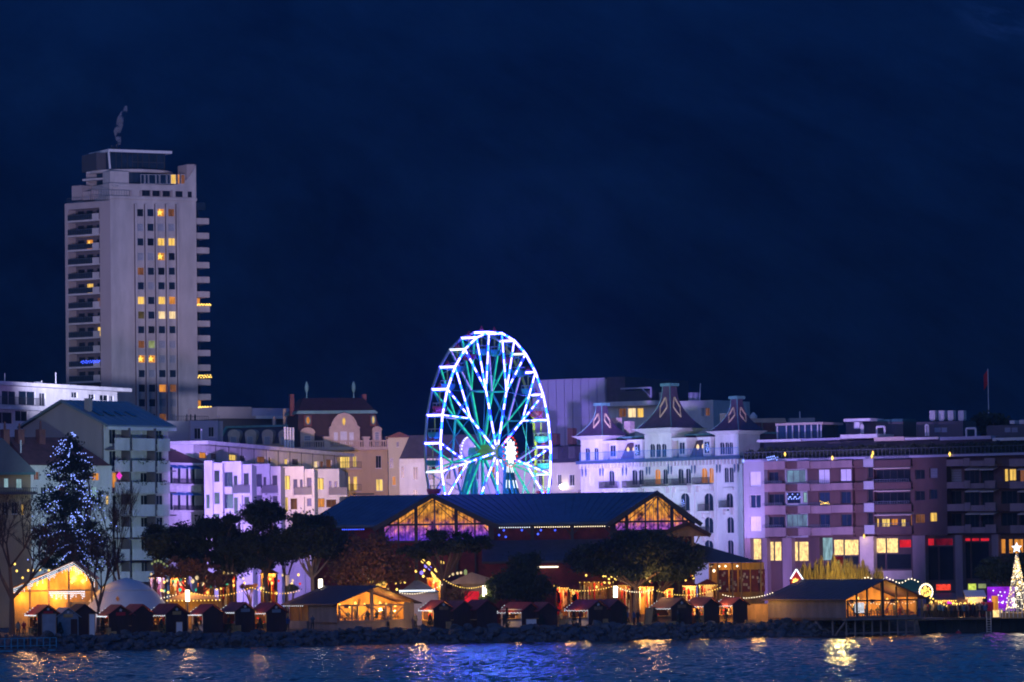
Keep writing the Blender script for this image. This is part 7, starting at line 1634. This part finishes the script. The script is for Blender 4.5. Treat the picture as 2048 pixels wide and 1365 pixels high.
# ================================================================== chalets
def chalet(label, name, cpx, cpy, Y, W_, L, a, zs, kind):
    """gable glazed toward the lake; near-left corner of the eave at the given pixel.  zs = floor, eave, ridge heights"""
    P = at(cpx, cpy, Y); fl, ev, rg = zs; T = thing(name, label, 'chalet', (P.x, Y, 0), R(a)); w = W_
    ov = .7; sl = (rg - ev) / (w / 2); r = MB()
    def z_(x): return rg - sl * abs(x - w / 2)
    for (x0, x1) in ((-ov, w / 2), (w / 2, w + ov)):
        p = [(x0, -ov, z_(x0)), (x1, -ov, z_(x1)), (x1, L + ov, z_(x1)), (x0, L + ov, z_(x0))]; r.hexa(p + [(q[0], q[1], q[2] + .14) for q in p])
    ro = r.build('roof', M['roof_purple'], T)
    for i in range(int(L / 1.0)): MB().bar((-ov, i * 1.0, z_(-ov) + .16), (w / 2, i * 1.0, rg + .16), .05, .05).build('roof_batten', M['roof_purple'], ro)
    # long side facing left: boards, each a plank
    n = int(L / .62)
    for i in range(n):
        y0, y1 = L * i / n, L * (i + 1) / n
        if kind == 'centre' and y0 > L * .58: continue
        MB().box(0, y0 + .01, fl - (.9 if kind == 'centre' else .3), .1, y1 - .012, ev + .0).build('plank', M['wood_grey'], T)
    if kind == 'centre':
        y0 = L * .58; MB().box(1.6, y0, fl - .9, 1.7, L, ev).build('porch_wall', M['wood_light'], T)
        MB().box(1.45, y0 + 1.6, fl - .6, 1.6, y0 + 2.6, ev - .6).build('door', M['lit_orange'], T)
        for y in (y0 + .1, (y0 + L) / 2, L - .1): MB().box(.0, y - .09, fl - .9, .18, y + .09, ev).build('porch_post', M['wood'], T)
        lamp('porch_lamp', (.9, y0 + 2.2, ev - .5), 26, (1, .55, .2), .15, T); bulbs('porch_lights', [(-ov, L * .6 + (L * .4) * i / 9, ev - .35) for i in range(10)], .06, 'bulb_white', T)
        MB().box(-.2, y0 + .2, fl - .9, .1, L - .3, fl + .1).build('porch_railing', M['wood_grey'], T)
    # far walls and floor
    MB().box(w - .12, .15, fl - .3, w, L, ev - .02).build('side_wall', M['wood_light'], T); MB().box(.12, L - .12, fl - .3, w - .13, L, ev - .02).build('back_wall', M['wood_light'], T)
    dv = MB(); dv.prismy([(.15, fl), (w - .15, fl), (w - .15, ev - .1), (w / 2, rg - .25), (.15, ev - .1)], 4.2, 4.3); dv.build('inner_wall', M['wood_light'], T)
    MB().box(.0, .0, fl - .3, w, L, fl).build('floor', M['wood'], T)
    # glazed gable
    x0 = .35; x1 = w - (1.3 if kind == 'centre' else .25)
    if kind == 'centre': MB().box(x1, 0, fl - .3, w, .12, ev - .02).build('end_panel', M['wood_grey'], T); MB().box(0, -.25, fl - 1.0, w, -.003, fl - .05).build('plinth', M['wood_grey'], T); MB().box(-.1, -.32, fl - .12, w + .1, .1, fl - .02).build('plinth_cap', M['wood_grey'], T)
    G = link('glazed_gable', None, T)
    posts = [0, .2, .28, .5, .72, .8, 1.0] if kind == 'centre' else [0, .13, .28, .5, .70, .86, 1.0]
    for i, p in enumerate(posts):
        x = x0 + (x1 - x0) * p; tw = .34 if p == .5 else .14; top = z_(x) - .02 if (p == .5 or kind != 'centre' and 0 < p < 1) else ev - .25
        MB().box(x - tw / 2, -.06, fl, x + tw / 2, .16, top).build('post', M['wood_grey'] if kind == 'centre' else M['dark_metal'], G)
    MB().box(x0, -.05, ev - .42, x1, .12, ev - .25).build('beam', M['wood_grey'] if kind == 'centre' else M['dark_metal'], G); MB().box(x0, -.05, fl, x1, .12, fl + .18).build('sill', M['wood_grey'], G)
    for (p, q, d) in (((.0, .2, 1), (.28, .5, 0), (.5, .72, 1), (.8, 1.0, 0)) if kind == 'centre' else ((.0, .13, 1), (.5, .62, 0), (.74, .82, 1))):
        a0, b0 = x0 + (x1 - x0) * p, x0 + (x1 - x0) * q; zl, zh = fl + .2, ev - .45
        MB().bar((a0 if d else b0, .05, zh), (b0 if d else a0, .05, zl), .11).build('brace', M['wood_grey'], G)
    for p, q in zip(posts, posts[1:]):
        a0, b0 = x0 + (x1 - x0) * p, x0 + (x1 - x0) * q; MB().poly([(a0 + .07, .14, fl + .18), (b0 - .07, .14, fl + .18), (b0 - .07, .14, ev - .42), (a0 + .07, .14, ev - .42)]).build('pane', M['glazing'], G)
    st = []
    for p, q in zip(posts, posts[1:]):
        a0, b0 = x0 + (x1 - x0) * p, x0 + (x1 - x0) * q; za, zb = z_(a0) - .12, z_(b0) - .12
        if max(za, zb) > ev - .1: MB().poly([(a0 + .06, .14, ev - .25), (b0 - .06, .14, ev - .25), (b0 - .06, .14, max(zb, ev - .2)), (a0 + .06, .14, max(za, ev - .2))]).build('gable_pane', M['glazing'], G)
    if kind == 'centre':
        for (p, h_) in ((.12, .16), (.24, .38), (.82, .35)):
            x = x0 + (x1 - x0) * p; MB().box(x - .5, .2, ev - .22, x + .5, .4, ev - .22 + h_ * 0 + .02).build('rail', M['wood'], G)
    for i, (x, e_) in enumerate(((w * .22, 380), (w * .5, 500), (w * .78, 380))): lamp('chalet_lamp', (x, 2.2, ev - .45), e_ * (1 if kind == 'centre' else .7), (1, .50, .09), .16, T); MB().box(x - .3, 1.86, ev - .68, x + .3, 1.9, ev - .2).build('glint_blocker', M['wood'], T)  # boards added before the lamps to keep their glints off the water
    m = MB(); g = random.Random(9)
    for i in range(9): m.lathe([(.03, .25), (.12, .1), (.2, -.05)], (w * (.1 + .8 * i / 8), 2.8 + .4 * (i % 2), ev - .15 - .2 * (i % 3)), 8)
    m.build('pendant_lamp', M['bulb_gold'], T)
    # tables, benches and guests
    for i in range(5):
        x = x0 + .9 + (x1 - x0 - 1.6) * i / 4; t = link('table', None, T); t.location = (x, 1.5, fl)
        MB().box(-.55, -.4, .70, .55, .4, .76).build('table_top', M['wood'], t)
        for sx in (-.45, .45):
            for sy in (-.3, .3): MB().box(sx - .04, sy - .04, 0, sx + .04, sy + .04, .70).build('table_leg', M['wood'], t)
        for sy in (-.75, .75): MB().box(-.55, sy - .15, .40, .55, sy + .15, .46).build('bench', M['wood'], t)
    if kind != 'centre':
        MB().box(x0 + (x1 - x0) * .14, .5, ev - 1.75, x0 + (x1 - x0) * .27, .55, ev - .55).build('lit_menu_board', M['menu_white'], T)
        bulbs('garland', [(x0 + (x1 - x0) * i / 24, .6, ev - .55 - .25 * abs(math.sin(i * .65))) for i in range(25)], .07, 'bulb_warm', T)
    return T, fl, x0, x1
T, fl, x0, x1 = chalet('glass-fronted timber chalet on a pale plinth in the middle of the shore', 'glass_fronted_chalet', 673, 1215, 524.5, 10.2, 12.5, 29, (2.5, 4.72, 6.55), 'centre')
g = random.Random(12)
def guests(T, fl, x0, x1, n, where):
    for i in range(n):
        p = T.matrix_basis @ Vector((x0 + .5 + (x1 - x0 - 1) * (i + g.uniform(-.2, .2)) / (n - 1), g.choice([.75, 2.2, 2.6]), fl - (.47 if i % 3 else 0)))
        c = g.randrange(7)
        person('person in a %s coat %s %s, %s from the left' % (CN[c], 'seated' if i % 3 else 'standing', where, 'first second third fourth fifth sixth seventh eighth ninth tenth eleventh twelfth thirteenth fourteenth'.split()[i]), p, g.uniform(0, 6.28), 0, c, 'guests ' + where, g.uniform(.93, 1.03), PSIT if i % 3 else None)
bpy.context.view_layer.update()
guests(T, fl, x0, x1, 9, 'inside the glass-fronted chalet')
T, fl, x0, x1 = chalet('timber chalet on stilts over the water with a lit open gable', 'stilted_chalet', 1691, 1202, 527.5, 11.0, 15.0, 34, (2.15, 4.45, 6.5), 'stilts')
bpy.context.view_layer.update()
guests(T, fl, x0, x1, 14, 'inside the stilted chalet')
for i in range(9):
    MB().tube((.4 + i * 1.28, .4, -1.2), (.4 + i * 1.28, .4, 1.85), .11, .11, 8).build('stilt', M['wood_grey'], T)
for y in (3, 6, 9): MB().tube((.4, y, -1.2), (.4, y, 1.85), .13, .13, 8).build('stilt', M['wood_grey'], T)
m = MB(); m.bar((.3, 3.2, -.6), (.3, .4, 1.75), .2).bar((.3, 3.2, -.6), (.3, 6.2, 1.75), .2).bar((.3, 3.2, -.6), (.3, 9.5, 1.6), .2); m.build('raking_strut', M['wood_grey'], T)
MB().box(-.25, -.35, 1.85, 11.3, .3, 2.05).build('deck_edge', M['wood_grey'], T); MB().box(.2, .36, .25, 11, .46, .4).build('lower_beam', M['wood_grey'], T)
b = MB(); b.prismy([(11.2, 1.8), (14.0, 1.8), (14.0, 1.95), (11.2, 1.95)], -1, 2); b.build('gangway', M['wood_grey'], T)
# green awning and red gift house behind the stilted chalet
def gift_house():
    Y = 545; c = at(1592, 1175, Y); T = thing('gift_house', 'small red house outlined in white light above the stilted chalet roof', 'kiosk', (c.x, Y, 1.6)); z = lambda y: at(1592, y, Y).z - 1.6; x = lambda p: at(p, 1160, Y).x - c.x
    MB().prismy([(x(1582), 0), (x(1607), 0), (x(1607), z(1163)), (x(1593), z(1143)), (x(1582), z(1157))], 0, 2.5).build('wall', M['red_cloth'], T)
    MB().bar((x(1581), -.1, z(1158)), (x(1593), -.1, z(1139)), .16).bar((x(1593), -.1, z(1139)), (x(1611), -.1, z(1168)), .16).build('light_tube', M['bulb_white'], T)
    MB().prismy(star_pts(x(1591), z(1163), .45, 7, .6), -.12, -.02).build('gold_ornament', M['bulb_gold'], T)
    lamp('gift_lamp', (x(1593), -1.2, z(1160)), 22, (1, .25, .12), .15, T)
gift_house()
def green_awning():
    Y = 552; c = at(1820, 1170, Y); T = thing('green_awning', 'teal canvas awning right of the stilted chalet ridge', 'awning', (c.x, Y, 1.6)); z = lambda y: at(1820, y, Y).z - 1.6; x = lambda p: at(p, 1170, Y).x - c.x
    MB().hexa([(x(1790), -1, z(1183)), (x(1842), -1, z(1183)), (x(1842), 1.5, z(1160)), (x(1790), 1.5, z(1160)), (x(1790), -1, z(1183) + .06), (x(1842), -1, z(1183) + .06), (x(1842), 1.5, z(1160) + .06), (x(1790), 1.5, z(1160) + .06)]).build('canvas_sheet', M['teal_sheet'], T)
    for p in (1792, 1840): MB().tube((x(p), -.9, 0), (x(p), -.9, z(1183)), .05, .05, 6).build('post', M['dark_metal'], T)
    pts = [(x(1722 + i * 6.2), -1.6, z(1158 - 4 * math.sin(i * .9) + (4 if i > 8 else 0))) for i in range(19)]; bulbs('bulb_garland', pts, .10, 'bulb_warm', T)
green_awning()
# arch of bulbs
def arch():
    Y = 545; c = at(1853, 1240, Y); T = thing('bulb_arch', 'round arch sign ringed with glowing bulbs beside the stilted chalet', 'sign', (c.x, Y, 1.6)); z = lambda y: at(1853, y, Y).z - 1.6; s = F / Y
    cz = z(1184); b = MB()
    for i in range(15): t = R(-35) + R(250) * i / 14; b.octa((13 / s * math.cos(t), 0, cz + 15 / s * math.sin(t)), .12, 0, 1.5)
    b.build('bulb_ring', M['bulb_warm'], T); b = MB()
    for i in range(40): t = g.uniform(0, 6.28); r = g.random() ** .5; b.octa((9 / s * r * math.cos(t), .05, cz + 10 / s * r * math.sin(t)), .13)
    b.build('gold_garland', M['bulb_gold'], T); m = MB()
    for p in (-.5, .5): m.tube((p, .1, 0), (p, .1, cz - .6), .06, .06, 6)
    m.build('post', M['dark_metal'], T)
    pts = [(.5 + i * .33, -.1, cz - .75 - .16 * i + .05 * math.sin(i * 2)) for i in range(8)]; bulbs('gold_swag', pts, .13, 'bulb_gold', T)
    lamp('arch_lamp', (1.2, -1.2, cz - .8), 90, (1, .6, .2), .3, T)
arch()
# lit signs, awnings, food stands behind the crowd
def stand(label, x0, x1, y0, y1, Y, m, name='lit_sign', cat='sign', legs=True):
    A = at(x0, y1, Y); B = at(x1, y0, Y); T = thing(name, label, cat, (A.x, Y, 1.6)); W_ = B.x - A.x; MB().box(0, 0, A.z - 1.6, W_, .18, B.z - 1.6).build('lit_face', M[m], T)
    MB().box(-.08, .18, A.z - 1.68, W_ + .08, .35, B.z - 1.52).build('case', M['dark_metal'], T)
    if legs:
        q = MB()
        for x in (.1, W_ - .1): q.tube((x, .27, 0), (x, .27, A.z - 1.6), .05, .05, 6)
        q.build('post', M['dark_metal'], T)
    return T
stand('glowing red and white sign above the crowd', 1873, 1901, 1169, 1181, 556, 'sign_red')
stand('glowing lime green sign above the crowd', 1937, 1952, 1168, 1181, 556, 'sign_lime')
stand('small pale green sign right of the lime sign', 1957, 1972, 1168, 1177, 556, 'lit_green')
def food_stand(label, x0, x1, yt, Y, col, roof, glow):
    A = at(x0, 1235, Y); B = at(x1, yt, Y); T = thing('food_stand', label, 'stand', (A.x, Y, 1.75)); W_ = B.x - A.x; H = B.z - 1.75
    MB().box(0, 1.8, 0, W_, 1.9, H - .5).build('back_wall', M[col], T); MB().hexa([(-.2, -.8, H - .75), (W_ + .2, -.8, H - .75), (W_ + .2, 2, H), (-.2, 2, H), (-.2, -.8, H - .65), (W_ + .2, -.8, H - .65), (W_ + .2, 2, H + .1), (-.2, 2, H + .1)]).build('awning', M[roof], T)
    MB().box(0, .0, 0, W_, .5, 1.05).build('counter', M['wood'], T); lamp('stand_lamp', (W_ / 2, .2, H - .9), glow * 3, (1, .6, .2), .15, T)
    bulbs('stand_lights', [(W_ * i / 9, -.75, H - .85) for i in range(10)], .1, 'bulb_gold', T)
food_stand('food stand with dark awning under the red sign', 1872, 1910, 1188, 553, 'wood_light', 'roof_slate', 40)
food_stand('food stand with pale awning under the lime sign', 1934, 1968, 1182, 553, 'canvas', 'canvas', 40)
food_stand('narrow gold-lit food stand between the two awnings', 1911, 1932, 1196, 554, 'wood_light', 'wood', 60)
lanterns('pink and amber lanterns hanging above the crowd', [(1897, 1206, 549), (1901, 1208, 549)], 'pink', .22)
lanterns('amber and white lanterns in a row above the crowd', [(1907, 1208, 549), (1913, 1210, 549), (1921, 1209, 549), (1930, 1209, 549), (1942, 1205, 549), (1950, 1208, 549), (1880, 1208, 549), (1862, 1206, 548)], 'bulb_gold', .24)
# violet stage
def stage():
    Y = 550; T = thing('violet_stage', 'violet-lit stage backdrop left of the cone of lights', 'stage', (at(1976, 1235, Y).x, Y, 1.75)); x = lambda p: at(p, 1200, Y).x - T.location.x; z = lambda y: at(2000, y, Y).z - 1.75
    MB().box(0, 0, 0, x(2030), .3, z(1174)).build('backdrop', M['screen_violet'], T); MB().box(-.4, -2.5, 0, x(2030), -.003, .7).build('platform', M['dark_metal'], T)
    MB().box(x(1983), -.25, .75, x(1996), -.1, z(1192)).build('gold_panel', M['lit_orange'], T)
    m = MB()
    for i in range(24): m.octa((g.uniform(.2, x(2015)), -.12, g.uniform(z(1220), z(1178))), .1)
    m.build('sparkle_lights', M['bulb_white'], T); MB().box(x(1976) - .9, -.4, 0, x(1976) + .6, -.1, z(1204)).build('red_drape', M['red_cloth'], T)
    lamp('stage_light', (x(1990), -2, 3), 50, (.5, .05, 1), .3, T)
    fl_ = MB(); fl_.box(x(1978), -4.5, 0, x(1996), -4.3, .85); fl_.build('lit_counter', M['lit_shop'], T)
stage()
# cone of lights with a star
def cone():
    Y = 541.5; c = at(2036, 1240, Y); T = thing('light_cone_tree', 'tall cone-shaped Christmas tree of white lights with a star on top', 'Christmas tree', (c.x, Y, 1.75)); s = F / Y; z = lambda y: at(2036, y, Y).z - 1.75
    H = z(1108); rb = 25 / s; n = 14; m = MB()
    for i in range(n): t = 2 * math.pi * i / n; m.tube((rb * math.cos(t), rb * math.sin(t), 0), (.08 * math.cos(t), .08 * math.sin(t), H), .035, .03, 5)
    for k in range(7): r = rb * (1 - k / 7); [m.bar((r * math.cos(2 * math.pi * i / n), r * math.sin(2 * math.pi * i / n), H * k / 7), (r * math.cos(2 * math.pi * (i + 1) / n), r * math.sin(2 * math.pi * (i + 1) / n), H * k / 7), .05) for i in range(n)]
    m.build('frame', M['frame_white'], T)
    gm = random.Random(6); m = MB()
    for i in range(380): t = gm.uniform(0, 6.28); k = gm.random() ** .75; r = rb * (1 - k) + .05; m.octa((r * math.cos(t), r * math.sin(t), H * k), gm.uniform(.05, .10), 0 if gm.random() < .6 else 1)
    m.build('light_chains', [M['bulb_warm'], M['bulb_gold']], T)
    for k in range(9):
        t = gm.uniform(3.4, 6.0); q = .1 + k * .09; r = rb * (1 - q); MB().prismy(star_pts(r * math.cos(t), H * q, .38 * (1.2 - q), 5, .45), r * math.sin(t) - .15, r * math.sin(t) - .08).build('hanging_star', M['bulb_warm'], T)
    st = MB().prismy(star_pts(0, z(1096), 11 / s, 5, .45), -.12, .12).build('top_star', M['bulb_white'], T)
    MB().lathe([(rb + .6, -.1), (rb + .6, .55), (rb + .3, .6)], n=24).build('base', M['wood_light'], T)
    m = MB()
    for i in range(26): t = 2 * math.pi * i / 26; m.tube(((rb + .7) * math.cos(t), (rb + .7) * math.sin(t), 0), ((rb + .7) * math.cos(t), (rb + .7) * math.sin(t), 1.1), .05, .05, 5)
    m.build('picket_fence', M['canvas'], T)
    lamp('tree_light', (0, -rb - .8, 2.5), 120, (1, .85, .6), .4, T)
cone()
# crowd on the promenade
CC = {}; C2 = {}; ORD = 'first second third fourth fifth sixth seventh eighth ninth tenth eleventh twelfth thirteenth fourteenth fifteenth sixteenth seventeenth eighteenth nineteenth twentieth'.split()
for i in range(62):
    px = 1850 + 2.0 * i + g.uniform(-.9, .9); Y = g.uniform(543.5, 551); P = at(px, 1235, Y); c = g.randrange(7); CC[c] = CC.get(c, 0) + 1
    person('person in a %s coat in the promenade crowd, %s %s coat from the left' % (CN[c], ORD[CC[c] - 1], CN[c]), (P.x, Y, 1.75), g.uniform(0, 6.28), g.randrange(3), c, 'crowd on the promenade', g.uniform(.92, 1.06))
for i in range(30):
    px = 60 + i * 48 + g.uniform(-14, 14); Y = shoreY(px, g.uniform(11.5, 15)); P = at(px, 1235, Y); c = g.randrange(7); C2[c] = C2.get(c, 0) + 1
    person('visitor in a %s coat behind the hut row, %s %s coat from the left' % (CN[c], ORD[C2[c] - 1], CN[c]), (P.x, Y, 1.6), g.uniform(0, 6.28), g.randrange(3), c, 'visitors strolling behind the huts', g.uniform(.92, 1.06))
for i, (px, Y, c, lb) in enumerate(((1268, 531, 6, 'person in a blue jacket standing right of the tall pine trunk'), (1276, 531.5, 0, 'person in a black coat standing left of the leaning board'), (1356, 531, 0, 'person in a black coat in front of the dark hut right of the leaning board'), (36, 506, 5, 'person in a beige coat beside the bare plane tree'), (1009, 523, 0, 'person in a black coat left of the evergreen shrub'), (1160, 526, 3, 'person in a red coat at the hut with pale side'))):
    P = at(px, 1240, Y); person(lb, (P.x, Y, 1.6), g.uniform(2, 4), i % 3, c)
# potted firs and crates set out between the huts
ORD2 = ORD
def potted_fir(i, px, off, h):
    Y = shoreY(px, off); P = at(px, 1240, Y); T = thing('potted_fir', 'small potted fir, %s from the left among the shore huts' % ORD2[i], 'potted tree', (P.x, Y, 1.6), 0, 'potted firs between the huts')
    MB().lathe([(.16, 0), (.22, .32), (.2, .34)], n=10).build('pot', M['brown_panel'], T)
    c = []; r_ = []
    for k in range(7): c.append((0, 0, .4 + h * k / 7)); r_.append((.42 * (1 - k / 7.5) + .05, .42 * (1 - k / 7.5) + .05, h * .12))
    v_, q_ = leafy(c, r_, 60, .09, i + 500, .5); link('foliage', np_mesh('foliage', v_, q_, M['leaf_dark']), T)
    MB().tube((0, 0, .3), (0, 0, .4 + h), .04, .015, 6).build('stem', M['bark'], T)
for i, px in enumerate((70, 120, 205, 322, 392, 458, 520, 860, 1014, 1082, 1148, 1250, 1310, 1395, 1452)): potted_fir(i, px, g.uniform(5.6, 6.6), g.uniform(1.1, 2.0))
def crate_stack(i, px):
    Y = shoreY(px, 5.9); P = at(px, 1240, Y); T = thing('crate', 'stacked wooden crates, %s pile from the left behind the rocks' % ORD2[i], 'crates', (P.x, Y, 1.6), g.uniform(0, 1), 'crate piles behind the rocks')
    for k in range(g.randint(2, 4)):
        x, z_ = (k % 2) * .62 - .3, (k // 2) * .42; m = MB()
        for s_ in range(4): m.box(x - .28, -.2, z_ + .02 + s_ * .1, x + .28, -.17, z_ + .09 + s_ * .1).box(x - .28, .17, z_ + .02 + s_ * .1, x + .28, .2, z_ + .09 + s_ * .1).box(x - .28, -.17, z_ + .02 + s_ * .1, x - .25, .17, z_ + .09 + s_ * .1).box(x + .25, -.17, z_ + .02 + s_ * .1, x + .28, .17, z_ + .09 + s_ * .1)
        m.build('slatted_box', M['wood_light'], T)
for i, px in enumerate((222, 312, 472, 902, 1128, 1216, 1342, 1500)): crate_stack(i, px)
# ladder and buoy at the quay, railing at the far left
def extras():
    Y = 540.2; x = at(1978, 1260, Y).x; T = thing('swim_ladder', 'pale metal swim ladder on the quay wall', 'ladder', (x, Y, 0)); m = MB()
    for s in (-.25, .25): m.tube((s, 0, -.4), (s, .1, 2.5), .04, .04, 6)
    m.build('stile', M['frame_white'], T); m = MB()
    for k in range(7): m.tube((-.25, .02, -.2 + .3 * k), (.25, .02, -.2 + .3 * k), .03, .03, 5)
    m.build('rung', M['frame_white'], T)
    P = at(1917, 1269, 534); T = thing('buoy', 'small red buoy floating below the quay', 'buoy', (P.x, 534, -.05)); MB().lathe([(.05, -.3), (.34, -.1), (.36, .12), (.2, .34), (.06, .42)], n=14).build('float', M['red_cloth'], T, True); MB().tube((0, 0, .4), (0, 0, .55), .05, .05, 6).build('ring', M['frame_white'], T)
    f = frame2(-30, 499.5, 112, 503, 1290, .35); T = thing('blue_jetty_railing', 'blue steel railing of the low jetty at bottom left', 'railing', f.O, f.a); L = f.uv(112, 1290)[0]
    MB().box(-.5, -.3, -.6, L, 1.6, 0).build('jetty_deck', M['rail_metal'], T); n = 11
    for i in range(n + 1): x = L * i / n; MB().box(x - .05, -.15, 0, x + .05, -.05, 1.15).build('post', M['blue_rail'], T)
    for zz in (.25, 1.1): MB().box(-.5, -.14, zz, L, -.06, zz + .09).build('rail', M['blue_rail'], T)
    MB().box(-.5, -.36, -.35, L, -.303, -.15).build('edge_beam', M['blue_rail'], T)
extras()
# ================================================================== floodlights of the festival and an added spot on the tower
def flood(px, py, Y, tpx, tpy, tY, e, col, cone=50, size=.6):
    lamp('flood_or_fill', at(px, py, Y), e * 5, col, size, None, 'SPOT', at(tpx, tpy, tY), cone, .8)
VIO = (.42, .26, 1.0)
flood(625, 1010, 561, 560, 960, 655, 80000, VIO, 46)          # on the white bays
flood(120, 862, 612, 120, 810, 690, 4200, VIO, 100)          # flat roofed building
flood(330, 1010, 560, 290, 930, 605, 3600, (.55, .8, 1.0), 130)   # stacked balconies

for (p_, e_, c_) in ((1190, 1150, (.30, .62, 1.0)), (1265, 1050, (.46, .38, 1.0)), (1345, 1150, (.30, .64, 1.0)), (1430, 1350, (.62, .34, 1.0))): flood(p_, 1090, 637 - (p_ - 1190) * .075, p_ + 25, 905, 655 - (p_ - 1190) * .075, e_, c_, 110)
flood(1330, 975, 590, 1340, 880, 655, 1500, (.45, .48, 1.0), 80)  # turreted hotel
flood(1135, 960, 612, 1120, 812, 716, 70000, (.36, .22, 1.0), 34)         # panelled hall
flood(1545, 1150, 572, 1550, 980, 620, 30000, (.50, .34, 1.0), 60)   # right block
flood(1680, 878, 595, 1700, 850, 640, 700, VIO, 120)
flood(705, 1000, 590, 690, 890, 722, 56000, (1.0, .60, .26), 24)    # ochre hotel
flood(1120, 970, 600, 1060, 960, 690, 7000, (.8, 1.0, .6), 70)
flood(140, 782, 614, 265, 600, 848, 190000, (.62, .62, 1.0), 24)     # added spot, stands in for dusk glow on the residential tower
